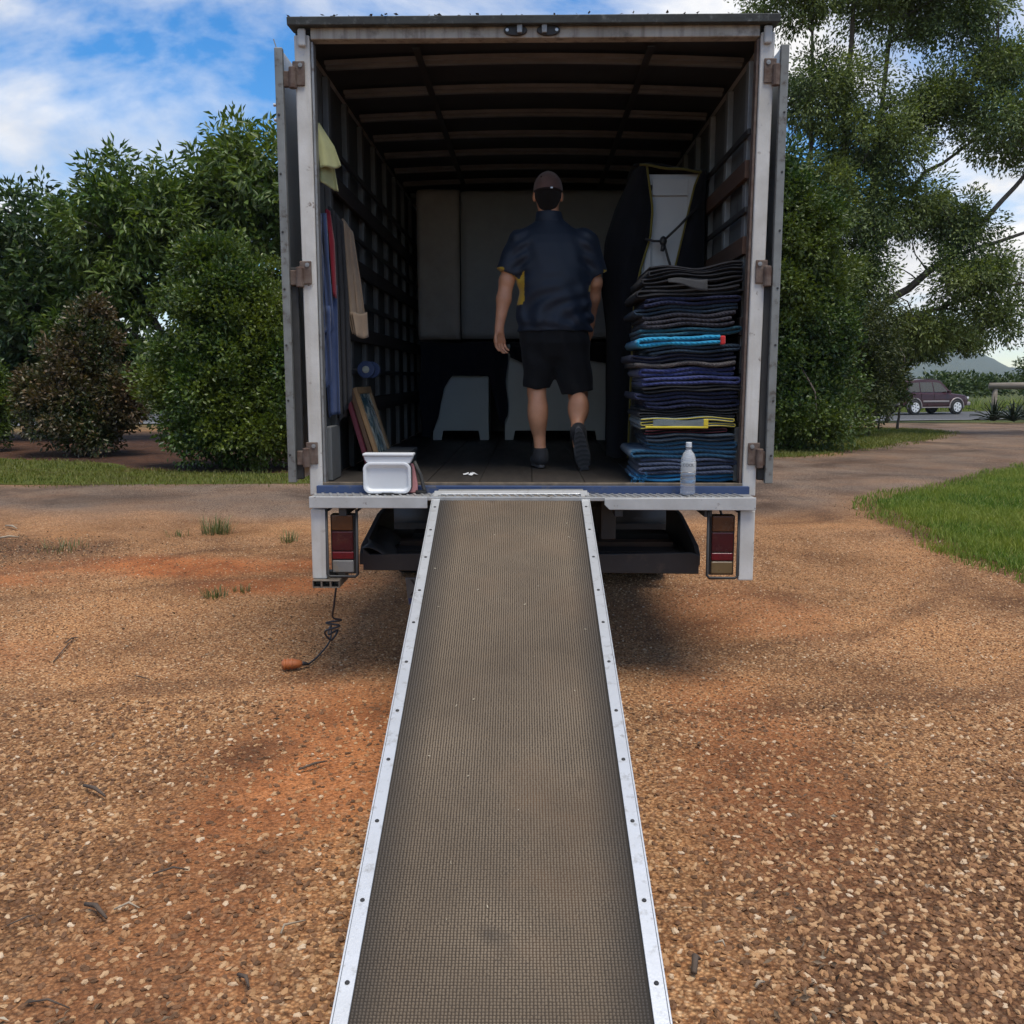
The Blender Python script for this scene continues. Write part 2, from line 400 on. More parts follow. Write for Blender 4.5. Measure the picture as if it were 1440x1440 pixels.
# gravel: loose stones lying on the ground near the ramp, too many to count
def stone_field(name, xr, yr, dens, smin, smax, seed, label):
    xs = np.arange(xr[0], xr[1] + 1e-6, .11); ys = np.arange(yr[0], yr[1] + 1e-6, .11)
    X, Y = np.meshgrid(xs, ys, indexing='ij')
    # rest on the ground sheet: bilinear sample of its heights
    def samp(T):
        i = np.clip(np.searchsorted(gx, X) - 1, 0, nx - 2); j = np.clip(np.searchsorted(gy, Y) - 1, 0, ny - 2)
        a = (X - gx[i]) / (gx[i + 1] - gx[i]); b = (Y - gy[j]) / (gy[j + 1] - gy[j])
        return (T[i, j] * (1 - a) + T[i + 1, j] * a) * (1 - b) + (T[i, j + 1] * (1 - a) + T[i + 1, j + 1] * a) * b
    Z = samp(GZ)
    me = np_mesh(name, np.stack([X, Y, Z], -1).reshape(-1, 3),
                 (lambda I: np.stack([I[:-1, :-1], I[1:, :-1], I[1:, 1:], I[:-1, 1:]], -1).reshape(-1, 4))(np.arange(X.size).reshape(X.shape)))
    D = dens(X, Y, samp(m_red), samp(m_bed_gap_shade))
    D *= ~inside(X, Y, LAWN_R)
    a = me.attributes.new('dens', 'FLOAT', 'POINT'); a.data.foreach_set('value', D.astype(np.float32).ravel())
    o = link(name, me, None); tag(o, label, 'gravel', kind='stuff')
    gm = N(name + '_stone')
    oi = gm.n('ShaderNodeObjectInfo').outputs['Random']
    c = gm.ramp(oi, [(0, (.035, .018, .010)), (.22, (.10, .045, .022)), (.5, (.24, .115, .05)), (.75, (.38, .215, .10)), (.93, (.47, .31, .17)), (1, (.60, .48, .34))])
    nz = gm.noise(gm.n('ShaderNodeTexCoord').outputs['Object'], 3.0, 4, .6)
    gm.l(gm.mix(.22, c, gm.ramp(nz, [(.3, (.20, .09, .04)), (.7, (.44, .26, .13))])), gm.b.inputs['Base Color'])
    gm.b.inputs['Roughness'].default_value = .85
    gm.b.inputs['Specular IOR Level'].default_value = .3
    me.materials.append(gm.m)
    ng = bpy.data.node_groups.new(name + '_nodes', 'GeometryNodeTree')
    ng.interface.new_socket('Geometry', in_out='INPUT', socket_type='NodeSocketGeometry')
    ng.interface.new_socket('Geometry', in_out='OUTPUT', socket_type='NodeSocketGeometry')
    def n(t, ins=None, **k):
        x = ng.nodes.new(t)
        for a_, b_ in k.items(): setattr(x, a_, b_)
        for a_, b_ in (ins or {}).items():
            if isinstance(b_, bpy.types.NodeSocket): ng.links.new(b_, x.inputs[a_])
            else: x.inputs[a_].default_value = b_
        return x
    gi, go = n('NodeGroupInput'), n('NodeGroupOutput')
    at2 = n('GeometryNodeInputNamedAttribute', {'Name': 'dens'}, data_type='FLOAT')
    dist = n('GeometryNodeDistributePointsOnFaces', {'Mesh': gi.outputs[0], 'Density': at2.outputs[0], 'Seed': seed})
    ico = n('GeometryNodeMeshIcoSphere', {'Radius': 1.0, 'Subdivisions': 2})
    pos = n('GeometryNodeInputPosition')
    ntx = n('ShaderNodeTexNoise', {'Vector': pos.outputs[0], 'Scale': 1.3, 'Detail': 1.0})
    sub = n('ShaderNodeVectorMath', {0: ntx.outputs['Color'], 1: (.5, .5, .5)}, operation='SUBTRACT')
    scl = n('ShaderNodeVectorMath', {0: sub.outputs[0]}, operation='SCALE'); scl.inputs['Scale'].default_value = 1.3
    sp = n('GeometryNodeSetPosition', {'Geometry': ico.outputs[0], 'Offset': scl.outputs[0]})
    sm_ = n('GeometryNodeSetMaterial', {'Geometry': sp.outputs[0], 'Material': gm.m})
    rot = n('FunctionNodeRandomValue', data_type='FLOAT_VECTOR'); rot.inputs[0].default_value = (-.5, -.5, 0); rot.inputs[1].default_value = (.5, .5, 6.28); rot.inputs['Seed'].default_value = seed + 1
    sc = n('FunctionNodeRandomValue', data_type='FLOAT_VECTOR'); sc.inputs[0].default_value = (smin, smin * .8, smin * .55); sc.inputs[1].default_value = (smax, smax * .8, smax * .65); sc.inputs['Seed'].default_value = seed + 2
    inst = n('GeometryNodeInstanceOnPoints', {'Points': dist.outputs['Points'], 'Instance': sm_.outputs[0], 'Rotation': rot.outputs[0], 'Scale': sc.outputs[0]})
    ng.links.new(inst.outputs[0], go.inputs[0])
    md = o.modifiers.new('stones', 'NODES'); md.node_group = ng
    return o
def dens_near(X, Y, red, bed_gap_shade):
    right = smooth(.35, .9, X) * smooth(4.4, 2.9, Y + (fbm(X, Y, 1.3, 31) - .5) * 1.5)
    left = smooth(-.9, -1.25, X) * smooth(3.0, 2.0, Y + (fbm(X, Y, 1.5, 33) - .5) * 1.5) * .7
    patch = smooth(.45, .62, fbm(X, Y, 1.1, 35))
    return 3000 * np.clip(np.maximum(np.maximum(right, left), .22 + .3 * patch) * (1 - .75 * red), 0, 1)
def dens_fine(X, Y, red, bed_gap_shade):
    return 1500 * (.35 + .9 * fbm(X, Y, .9, 41)) * (1 - .6 * red) * smooth(10.4, 8.2, Y + (fbm(X, Y, .7, 43) - .5) * 3.0)
stone_field('coarse_gravel', (-2.6, 2.7), (1.35, 4.6), dens_near, .0068, .0150, 5, 'coarse tan and rust brown stones lying loose beside the ramp')
stone_field('fine_gravel', (-5.2, 4.4), (3.6, 10.2), dens_fine, .0035, .0095, 9, 'fine sandy gravel scattered over the yard around the truck')

# ------------------------------------------------------------------ lawns
def grass_blades(poly, box, dens, h, w, seed, cut=None):
    r = np.random.default_rng(seed)
    n = int((box[1] - box[0]) * (box[3] - box[2]) * dens)
    x = r.uniform(box[0], box[1], n); y = r.uniform(box[2], box[3], n)
    d = sdist(x, y, poly) + (fbm(x, y, 1.6, 51) - .5) * .7
    k = (d < 0) | ((d < .3) & (r.random(n) < .25))
    if cut is not None: k &= cut(x, y)
    x, y, d = x[k], y[k], d[k]; n = len(x)
    hh = h * r.uniform(.5, 1.25, n) * (.65 + .7 * fbm(x, y, 1.2, 53)); a = r.uniform(0, 2 * math.pi, n); lean = r.uniform(.1, .9, n) * hh
    la = r.uniform(0, 2 * math.pi, n); z = zg(x, y) - .006
    ww = w * r.uniform(.6, 1.3, n)
    dx, dy = np.cos(a) * ww, np.sin(a) * ww; lx, ly = np.cos(la) * lean, np.sin(la) * lean
    V = np.stack([np.stack([x - dx, y - dy, z], -1), np.stack([x + dx, y + dy, z], -1),
                  np.stack([x + lx * .35 + dx * .7, y + ly * .35 + dy * .7, z + hh * .6], -1), np.stack([x + lx * .35 - dx * .7, y + ly * .35 - dy * .7, z + hh * .6], -1),
                  np.stack([x + lx, y + ly, z + hh], -1)], 1)
    i = np.arange(n) * 5
    F = np.concatenate([np.stack([i, i + 1, i + 2], -1), np.stack([i, i + 2, i + 3], -1), np.stack([i + 3, i + 2, i + 4], -1)])
    return V.reshape(-1, 3), F
def foliage_mat(name, stops, trans=.35, rough=.55, patch=None, pscale=.5):
    g = N(name)
    r = g.n('ShaderNodeNewGeometry').outputs['Random Per Island']
    c = g.ramp(r, stops)
    if patch:
        tc = g.n('ShaderNodeTexCoord').outputs['Object']
        c = g.mix(g.ramp(g.noise(tc, pscale, 4, .6), [(.42, (0, 0, 0)), (.62, (1, 1, 1))]), c, g.mix(.65, c, patch))
    g.l(c, g.b.inputs['Base Color']); g.b.inputs['Roughness'].default_value = rough
    g.b.inputs['Specular IOR Level'].default_value = .4
    tr = g.n('ShaderNodeBsdfTranslucent'); g.l(g.mix(1, c, (1.3, 1.35, .55), 'MULTIPLY'), tr.inputs[0])
    ms = g.n('ShaderNodeMixShader', {0: trans}); g.l(g.b.outputs[0], ms.inputs[1]); g.l(tr.outputs[0], ms.inputs[2]); g.l(ms.outputs[0], g.out.inputs[0])
    return g.m
m_grass = foliage_mat('lawn_grass', [(0, (.05, .10, .012)), (.5, (.10, .175, .02)), (.85, (.18, .25, .04)), (1, (.36, .33, .12))], .35, .7, (.26, .28, .05), .7)
m_grass_l = foliage_mat('verge_grass', [(0, (.06, .08, .012)), (.5, (.115, .135, .022)), (.85, (.18, .185, .04)), (1, (.26, .24, .08))], .35, .6, (.17, .15, .04), .4)
m_turf = mat('lawn_soil', (.05, .068, .014), (.085, .095, .022), rough=1.0, scale=3, spec=.05, dirt=(.06, .04, .02), dscale=2)
def lawn_sheet(name, poly):
    # outline roughened, laid 4 mm above the ground
    P = []
    for (a, b) in zip(poly, poly[1:] + poly[:1]):
        L = math.hypot(b[0] - a[0], b[1] - a[1]); k = max(1, int(L / .25))
        for i in range(k): P.append((a[0] + (b[0] - a[0]) * i / k, a[1] + (b[1] - a[1]) * i / k))
    P = np.array(P); j = (fbm(P[:, 0], P[:, 1], 1.6, 51) - .5) * .5 + (rng.random(len(P)) - .5) * .06
    c = P.mean(0); dvec = P - c; P = P - dvec / np.linalg.norm(dvec, axis=1)[:, None] * (j[:, None] + .12)
    bm = bmesh.new(); vs_ = [bm.verts.new((p[0], p[1], float(zg(p[0], p[1])) - .001)) for p in P]
    f = bm.faces.new(vs_); bmesh.ops.triangulate(bm, faces=[f])
    me = bpy.data.meshes.new(name); bm.to_mesh(me); bm.free()
    return tag(link(name, me, m_turf), kind='structure')
lawn_sheet('lawn_right', LAWN_R); lawn_sheet('lawn_left', LAWN_L); lawn_sheet('verge_right', VERGE_R)
V, F = grass_blades(LAWN_R, (3.7, 13, 5.2, 21), 2700, .075, .0045, 1, lambda x, y: x < y * .62 + .8)
tag(link('lawn_grass', np_mesh('lawn_grass', V, F), m_grass), 'bright green mown lawn at the bend of the driveway', 'grass', kind='stuff')
V, F = grass_blades(LAWN_L, (-15, -1, 13.5, 25), 420, .06, .008, 2, lambda x, y: sdist(x, y, BED_L) > -.3 + .5 * fbm(x, y, 1, 8))
tag(link('lawn_grass', np_mesh('lawn_grass', V, F), m_grass_l), 'strip of olive green grass before the left shrubs', 'grass', kind='stuff')
V, F = grass_blades(VERGE_R, (2.5, 13.5, 18, 33), 450, .06, .009, 3, lambda x, y: sdist(x, y, BED_R) > -.4)
tag(link('lawn_grass', np_mesh('lawn_grass', V, F), m_grass_l), 'dull green grass verge at the foot of the tall right shrubs', 'grass', kind='stuff')

# asphalt road behind, along which the car stands
RD = np.array([.94, .34]); RNv = np.array([-.34, .94]); RC = np.array([22.0, 52.0])
def road_pt(s, t): p = RC + RD * s + RNv * t; return p
m_asph = mat('asphalt', (.075, .075, .077), (.055, .055, .057), rough=.85, scale=2, bump=.3, bscale=90)
mb = MB()
ss = np.linspace(-70, 120, 60)
mb.grid(lambda u, v: (lambda p: (p[0], p[1], float(zg(p[0], p[1])) + .03))(road_pt(-70 + 190 * u, -7.0 + 9.3 * v)), 60, 6)
tag(mb.build('road', m_asph), kind='structure')
mb = MB()
mb.grid(lambda u, v: (lambda p: (p[0], p[1], float(zg(p[0], p[1])) + .036))(road_pt(-70 + 190 * u, -6.5 + .12 * v)), 60, 1)
tag(mb.build('road_edge_line', mat('road_paint', (.7, .7, .68), (.55, .55, .53), rough=.7, dirt=(.3, .3, .3))), kind='structure')
# ------------------------------------------------------------------ moving truck
CX = .012
m_white = mat('weathered_white_paint', (.60, .585, .55), (.45, .43, .39), rough=.55, scale=5, bump=.25, bscale=120, dirt=(.12, .075, .045), dirt_at=(.62, .7), dscale=17, streak=(.33, .285, .22), streak_amt=.35)
m_header = mat('stained_header_paint', (.46, .44, .40), (.30, .28, .245), rough=.6, scale=4, bump=.2, dirt=(.07, .055, .045), dirt_at=(.52, .75), dscale=7, streak=(.12, .10, .085))
m_alu = mat('grey_aluminium', (.52, .53, .54), (.40, .41, .42), rough=.38, metal=.85, scale=8, bump=.1, bscale=200)
m_dull = mat('dull_grey_metal', (.30, .30, .295), (.2, .2, .195), rough=.5, metal=.5, scale=8, dirt=(.1, .07, .05))
m_rust = mat('rusty_steel', (.085, .048, .034), (.17, .13, .105), rough=.75, metal=.25, scale=22, bump=.5, bscale=90)
m_black = mat('black_steel', (.018, .018, .019), (.035, .032, .03), rough=.55, scale=7, bump=.2)
m_rub = mat('black_rubber', (.02, .02, .02), (.035, .034, .032), rough=.8, scale=10, bump=.3)
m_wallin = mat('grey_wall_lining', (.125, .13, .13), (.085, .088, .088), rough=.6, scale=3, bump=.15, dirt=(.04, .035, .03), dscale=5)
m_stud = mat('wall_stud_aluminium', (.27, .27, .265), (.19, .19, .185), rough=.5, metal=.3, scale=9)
m_stud_shade = mat('shaded_wall_stud', (.13, .13, .128), (.09, .09, .088), rough=.55, metal=.3, scale=9)  # darker stud copy: the dimness of the left wall put into its colour
m_lining_shade = mat('shaded_wall_lining', (.055, .058, .058), (.036, .038, .038), rough=.65, scale=3, bump=.15)  # lining copy with the left wall's shade painted into it
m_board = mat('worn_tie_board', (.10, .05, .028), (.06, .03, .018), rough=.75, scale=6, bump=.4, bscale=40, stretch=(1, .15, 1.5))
m_boardd = mat('dark_tie_board', (.025, .017, .013), (.016, .011, .009), rough=.8, scale=6, bump=.4, bscale=40, stretch=(1, .15, 1.5))  # board darkened to paint in left wall shade; also on lower boards, tray timber
m_floor = mat('scuffed_truck_floor', (.04, .034, .028), (.024, .02, .017), rough=.55, scale=5, bump=.35, bscale=60, dirt=(.075, .066, .054), dirt_at=(.6, .75), dscale=12, stretch=(3, .5, 1))
m_roofin = mat('roof_sheet', (.035, .037, .04), (.025, .025, .027), rough=.6, scale=2)
m_bow = mat('roof_bow', (.20, .20, .205), (.14, .14, .145), rough=.6, scale=6)
m_blue = mat('blue_sill_paint', (.022, .045, .12), (.03, .055, .13), rough=.5, scale=8, dirt=(.09, .09, .1), dscale=15)
m_skin_ext = mat('box_side_panel', (.55, .55, .54), (.48, .48, .47), rough=.45, scale=2, dirt=(.3, .28, .25), dscale=4)
m_doormir = mat('door_skin_polished', (.62, .64, .66), (.55, .57, .6), rough=.22, metal=.9, scale=3)
m_dooredge = mat('door_edge_frame', (.23, .235, .22), (.16, .16, .15), rough=.55, metal=.35, scale=9, dirt=(.08, .06, .045), dscale=18)

T = thing('moving_truck', (CX, 7.3, 0), 'open box body moving truck with weathered white rear frame on red gravel', 'truck')
ZF, ZR = 1.05, 3.215
YB, YE = 4.90, 9.75
XO, XI = 1.172, 1.128
# floor
for i in range(8):
    x0 = CX - 1.12 + i * .28
    bx('floor_board', m_floor, T, x0 + .0015, x0 + .2785, YB + .045, YE, ZF - .03 - .001 * (i % 3), ZF - .0012 * (i % 3), .002)
bx('floor_edge_strip', mat('worn_edge_strip', (.22, .17, .12), (.1, .08, .06), rough=.5, metal=.3, scale=20), T, CX - 1.12, CX + 1.12, YB + .005, YB + .042, ZF - .035, ZF + .003, .002)
bx('sill', m_blue, T, CX - 1.12, CX + 1.12, YB - .035, YB + .003, .975, ZF - .01, .002)
# side walls
for s in (-1, 1):
    w = bx('side_wall', m_skin_ext, T, *(sorted((CX + s * XO, CX + s * (XO - .022)))), YB + .075, YE, .98, ZR + .06, 0)
    xa, xb = sorted((CX + s * (XI + .012), CX + s * (XI)))
    for k in range(9):
        y0 = (5.12 if s > 0 else 5.33) + .515 * k
        if y0 > YE - .1: continue
        st = bx('wall_stud', m_stud if s > 0 else m_stud_shade, w, *sorted((CX + s * 1.094, CX + s * 1.127)), y0 - .035, y0 + .035, ZF + .002, ZR - .03, .004)
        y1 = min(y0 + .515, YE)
        MB().box(xa, xb, y0 + .004, y1 - .004, ZF + .002, ZR - .01).build('lining_panel', m_wallin if s > 0 else m_lining_shade, w)
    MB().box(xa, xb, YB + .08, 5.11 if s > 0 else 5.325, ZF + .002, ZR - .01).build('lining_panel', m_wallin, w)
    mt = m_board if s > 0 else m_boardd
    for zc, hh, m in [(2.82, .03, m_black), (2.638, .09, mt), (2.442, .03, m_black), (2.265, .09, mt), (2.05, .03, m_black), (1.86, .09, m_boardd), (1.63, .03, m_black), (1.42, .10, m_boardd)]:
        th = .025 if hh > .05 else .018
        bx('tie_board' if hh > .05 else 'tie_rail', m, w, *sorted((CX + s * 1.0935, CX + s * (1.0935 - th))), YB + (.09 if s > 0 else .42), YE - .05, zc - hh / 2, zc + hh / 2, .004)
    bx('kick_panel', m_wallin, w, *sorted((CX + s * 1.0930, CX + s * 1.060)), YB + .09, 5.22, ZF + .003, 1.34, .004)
bx('front_wall', m_wallin, T, CX - XO + .03, CX + XO - .03, YE + .022, YE + .07, .98, ZR + .10, 0)
# roof, its bows and two long straps
rf = MB()
rf.grid(lambda u, v: (CX - XO + 2 * XO * u, YB + .02 + (YE - YB) * v, ZR + .06 + .03 * math.sin(math.pi * u)), 12, 1)
roof = rf.build('roof', m_roofin, T, solid=.012)
for k in range(9):
    y0 = 5.30 + .52 * k
    for dy, wd, dz in ((0, .035, 0), (-.045, .02, .012)):
        b = MB()
        b.grid(lambda u, v: (CX - 1.10 + 2.2 * u, y0 + dy - wd / 2 + wd * v, ZR + .012 + dz + .03 * math.sin(math.pi * u)), 14, 1)
        b.build('roof_bow', m_bow, roof, solid=.02)
for x0 in (-.575, .60):
    MB().grid(lambda u, v: (x0 - .018 + .036 * v, YB + .1 + (YE - YB - .2) * u, ZR - .008 + .03 * math.sin(math.pi * (x0 + 1.17) / 2.34)), 6, 1).build('roof_strap', m_black, roof, solid=.006)
# rear frame
def post(s, leanx):
    b = MB()
    xo, xi = (-1.163, -1.086) if s < 0 else (1.187, 1.118)
    xob, xib = (-1.15, -1.082) if s < 0 else (1.172, 1.102)
    x0, x1 = sorted((xo, xi)); xb0, xb1 = sorted((xob, xib))
    b.add([(xb0, YB, .985), (xb1, YB, .985), (xb1, YB + .075, .985), (xb0, YB + .075, .985), (x0, YB, 3.26), (x1, YB, 3.26), (x1, YB + .075, 3.26), (x0, YB + .075, 3.26)],
          [(0, 3, 2, 1), (4, 5, 6, 7), (0, 1, 5, 4), (1, 2, 6, 5), (2, 3, 7, 6), (3, 0, 4, 7)])
    p = b.build('corner_post', m_white, T, bevel=.008, seg=3)
    # inner weather strip
    xs = xi + (.004 if s < 0 else -.004); xsb = xib + (.004 if s < 0 else -.004)
    q = MB(); a0, a1 = sorted((xs, xs - s * .011)); c0, c1 = sorted((xsb, xsb - s * .011))
    q.add([(c0, YB + .012, 1.0), (c1, YB + .012, 1.0), (c1, YB + .07, 1.0), (c0, YB + .07, 1.0), (a0, YB + .012, 3.23), (a1, YB + .012, 3.23), (a1, YB + .07, 3.23), (a0, YB + .07, 3.23)],
          [(0, 3, 2, 1), (4, 5, 6, 7), (0, 1, 5, 4), (1, 2, 6, 5), (2, 3, 7, 6), (3, 0, 4, 7)])
    q.build('weather_strip', m_rust if s > 0 else m_dull, p)
    # corner block on top of the post
    xc = (x0 + x1) / 2 - s * .004
    MB().box(xc - .02, xc + .02, YB - .022, YB - .002, 3.20, 3.285).build('corner_block', mat('pale_corner_block', (.55, .55, .53), (.42, .42, .4), rough=.5), p, bevel=.014, seg=3)
    # hinges
    for zc in (3.06, 2.105, 1.19):
        t = (zc - 1) / 2.26; xm = (xob + (xo - xob) * t)
        h = MB().tube([(xm - s * -.008, YB - .016, zc - .055), (xm - s * -.008, YB - .016, zc + .045)], .019, 12)
        h.box(*sorted((xm - s * .05, xm + s * .01)), YB - .012, YB - .002, zc - .04, zc + .075)
        h.box(*sorted((xm + s * .004, xm + s * .06)), YB - .010, YB + .012, zc - .045, zc + .03)
        hg = h.build('hinge', m_rust, p, bevel=.004)
        MB().lathe([(.0, -.004), (.011, -.003), (.011, .0)], (xm - s * .03, YB - .013, zc + .055), 'y', 10).build('bolt_head', m_dull, hg)
    return p
postL, postR = post(-1, 0), post(1, 0)
bx('header', m_header, T, CX - 1.092, CX + 1.10, YB - .004, YB + .07, 3.237, 3.292, .005)
rl = MB().prism([(YB - .05, 3.287), (YB - .055, 3.325), (YB + .02, 3.335), (YB + .09, 3.33), (YB + .09, 3.296)], CX - 1.195, CX + 1.185, 'x')
rl.build('roof_lip', mat('dirty_roof_lip', (.05, .055, .05), (.03, .032, .03), rough=.7, scale=12, bump=.4, dirt=(.16, .17, .16)), T, bevel=.004)
rs = random.Random(5); lt_ = MB()
for k in range(150):   # dead leaves and grit caught along the roof edge
    x = CX + rs.uniform(-1.18, 1.17); y = YB + rs.uniform(-.045, .05); a = rs.uniform(0, 6.28); L_ = rs.uniform(.008, .03); w = L_ * .3
    z0 = 3.328 + rs.uniform(0, .006); c_, s_ = math.cos(a), math.sin(a)
    lt_.add([(x, y, z0), (x + c_ * L_ / 2 - s_ * w, y + s_ * L_ / 2 + c_ * w, z0 + rs.uniform(0, .008)), (x + c_ * L_, y + s_ * L_, z0 + rs.uniform(-.002, .01)), (x + c_ * L_ / 2 + s_ * w, y + s_ * L_ / 2 - c_ * w, z0)], [(0, 1, 2, 3)])
lt_.build('roof_litter', mat('dead_leaf', (.12, .08, .05), (.07, .05, .035), rough=.9, scale=30), T)['kind'] = 'stuff'
# lock keepers in the middle of the header
for x0, s in ((-.075, -1), (.085, 1)):
    k = MB().prism([(x0 + .058 * math.cos(t) * (1.0), 3.268 + .026 * math.sin(t)) for t in np.linspace(0, 2 * math.pi, 16, endpoint=False)], YB - .02, YB - .005, 'y').build('lock_keeper', m_black, T, bevel=.005)
    MB().box(x0 - s * .02 - .013, x0 - s * .02 + .013, YB - .038, YB - .021, 3.25, 3.30).build('lock_pin', m_dull, k, bevel=.004)
    MB().lathe([(0, -.004), (.008, -.003), (.008, 0)], (x0 + s * .04, YB - .021, 3.268), 'y', 10).build('bolt_head', m_alu, k)
# doors folded back along the sides
for s in (-1, 1):
    xm = 1.232 * s + (0 if s > 0 else -.004)
    d = MB().box(xm - .012, xm + .012, YB + .01, YB + 1.16, 1.06, 3.19).build('rear_door', m_doormir, T)
    e = MB().box(xm - .020, xm + .020, YB - .025, YB + .008, 1.055, 3.195).build('door_edge', m_dooredge, d, bevel=.004)
    for zc in np.arange(1.2, 3.15, .28):
        MB().lathe([(0, -.003), (.006, -.002), (.006, 0)], (xm + s * .006, YB - .026, float(zc)), 'y', 8).build('rivet', m_black, d)
    MB().box(*sorted((xm - s * .016, xm - s * .055)), YB + .004, YB + .03, 1.07, 2.15).build('door_gap_strip', m_rub, d, bevel=.006)  # black strip filling only the lower half of the door gap
    if s < 0:
        for zc in (2.93, 2.86):
            MB().lathe([(0, 0), (.008, .002), (.008, .014), (0, .016)], (xm - .036, YB - .01, zc), 'x', 8).build('door_stud', m_alu, d)
        MB().tube([(xm - .012, YB, 3.195), (xm - .026, YB, 3.24)], .003, 6).build('door_wire', m_dull, d)
    for k in range(2):
        MB().tube([(xm + s * .024, YB + .35 + .4 * k, 1.10), (xm + s * .024, YB + .35 + .4 * k, 3.16)], .012, 8).build('lock_rod', m_alu, d)
# rear step
m_tread = mat('tread_plate', (.46, .46, .45), (.33, .32, .31), rough=.42, metal=.55, scale=9, dirt=(.13, .10, .07), dirt_at=(.56, .68), dscale=16)
m_lip = mat('scratched_step_paint', (.45, .45, .44), (.36, .355, .34), rough=.5, scale=8, dirt=(.07, .045, .035), dirt_at=(.62, .68), dscale=22)
step = bx('step_plate', m_tread, T, CX - 1.123, CX + 1.117, 4.722, YB - .04, .982, 1.002, .003)
tb = MB()
n = 56
for i in range(n):
    x0 = CX - 1.1 + i * (2.2 / n)
    tb.prism([(x0, 4.735), (x0 + .012, 4.735), (x0 - .018, 4.85), (x0 - .03, 4.85)], 1.0, 1.007, 'z')
tb.build('tread_ribs', m_tread, step)
bx('step_lip', m_lip, T, CX - 1.124, -.515, 4.708, 4.720, .945, 1.0035, .003)
MB().prism([(.375, .9965), (CX + 1.119, 1.0035), (CX + 1.119, .938), (.40, .94), (.375, .965)], 4.708, 4.720, 'y').build('step_lip', m_lip, T, bevel=.003)
for x0 in (-.95, -.35, .45, .9):
    bx('step_bracket', m_black, T, x0 - .02, x0 + .02, 4.74, 5.3, .90, .978, .003)
# corner plates, lamp guards and lamps
m_amber = mat('amber_lens', (.10, .036, .012), (.07, .024, .01), rough=.25, scale=30, dirt=(.1, .06, .04), dscale=12)
m_red = mat('red_lens', (.13, .006, .012), (.09, .005, .009), rough=.22, scale=30)
m_redd = mat('dark_red_lens', (.055, .004, .008), (.04, .004, .007), rough=.25, scale=30, dirt=(.09, .03, .02))
m_clear = mat('dusty_clear_lens', (.2, .195, .185), (.15, .145, .135), rough=.3, scale=20, dirt=(.2, .16, .11))
m_straw = mat('yellowed_lens', (.16, .105, .045), (.12, .075, .035), rough=.3, scale=20, dirt=(.15, .1, .06))
for s in (-1, 1):
    xo = -1.112 if s < 0 else 1.135
    xi = xo - s * .075
    x0, x1 = sorted((xo, xi))
    bx('corner_plate', m_white, T, x0, x1, 4.735, 4.80, .575, .936, .006)
    lx0 = xi - s * .022; lx1 = lx0 - s * .118
    a, b = sorted((lx0, lx1))
    lamp = bx('tail_lamp', m_black, T, a - .004, b + .004, 4.765, 4.83, .597, .905, .006)
    zz = .905
    for hgt, m in ((.085, m_amber), (.105, m_redd), (.045, m_red), (.068, m_clear if s < 0 else m_straw)):
        bx('lens', m, lamp, a + .004, b - .004, 4.748, 4.768, zz - hgt + .004, zz, .006, seg=3)
        zz -= hgt
    gd = MB()
    xa, xb2 = a - .018, b + .018
    gd.tube([(xa, 4.742, .935), (xa, 4.735, .60), (xa + .012, 4.735, .588), (xb2 - .012, 4.735, .588), (xb2, 4.735, .60), (xb2, 4.742, .935)], .0075, 8)
    gd.tube([(xa, 4.742, .925), (xa, 4.85, .925)], .007, 6); gd.tube([(xb2, 4.742, .925), (xb2, 4.85, .925)], .007, 6)
    gd.build('lamp_guard', m_black, T, sm=True)
    MB().tube([((a + b) / 2, 4.80, .905), ((a + b) / 2 - .01, 4.83, .95), ((a + b) / 2 - .02, 4.87, .98)], .006, 6).build('lamp_wire', m_black, lamp)
# tray slung under the floor
m_tray = mat('dirty_black_tray', (.028, .025, .024), (.05, .044, .04), rough=.6, scale=6, bump=.4, dirt=(.10, .075, .055), dirt_at=(.58, .75), dscale=8)
tr = bx('under_tray', m_tray, T, -.90, .90, 5.02, 6.1, .595, .615, .003)
fl = MB().prism([(-.895, .57), (.905, .555), (.905, .655), (.86, .672), (.4, .662), (-.5, .665), (-.86, .655), (-.895, .69)], 4.985, 5.016, 'y').build('tray_lip', m_tray, tr, bevel=.004)
for x0, xx in ((-.915, -.885), (.885, .912)):
    MB().prism([(4.99, .60), (6.1, .60), (6.1, .80), (5.6, .79), (5.05, .70), (4.99, .66)], x0, xx, 'x').build('tray_side', m_tray, tr, bevel=.004)
for k, (y0, w_) in enumerate(((5.12, .14), (5.34, .10), (5.56, .16))):
    bx('tray_timber', m_boardd if k != 1 else m_board, tr, -.80 + .05 * k, .82, y0, y0 + w_, .617, .655 + .012 * k, .004)
for xa in (-.7, .7):
    bx('tray_hanger', m_black, T, xa - .02, xa + .02, 5.9, 5.95, .79, .98, .002)
MB().grid(lambda u, v: (-.90 + .16 * u + .02 * math.sin(9 * v), 4.99 + .5 * v, .69 + .012 * math.sin(5 * u + 6 * v) - .04 * u + .05 * (1 - u) * v), 8, 10).build('torn_liner', mat('grey_torn_liner', (.10, .095, .09), (.05, .048, .045), rough=.6), tr, solid=.003, sm=True)
bx('underside', m_black, T, CX - 1.09, CX + 1.09, YB + .05, YE, .955, .985, 0)
for x0 in (-.42, .42):
    bx('chassis_rail', m_black, T, x0 - .04, x0 + .04, 5.0, 12.0, .74, .95, .004)
for k in range(10):
    bx('cross_bearer', m_black, T, CX - 1.08, CX + 1.08, 5.25 + .48 * k, 5.31 + .48 * k, .88, .953, .002)
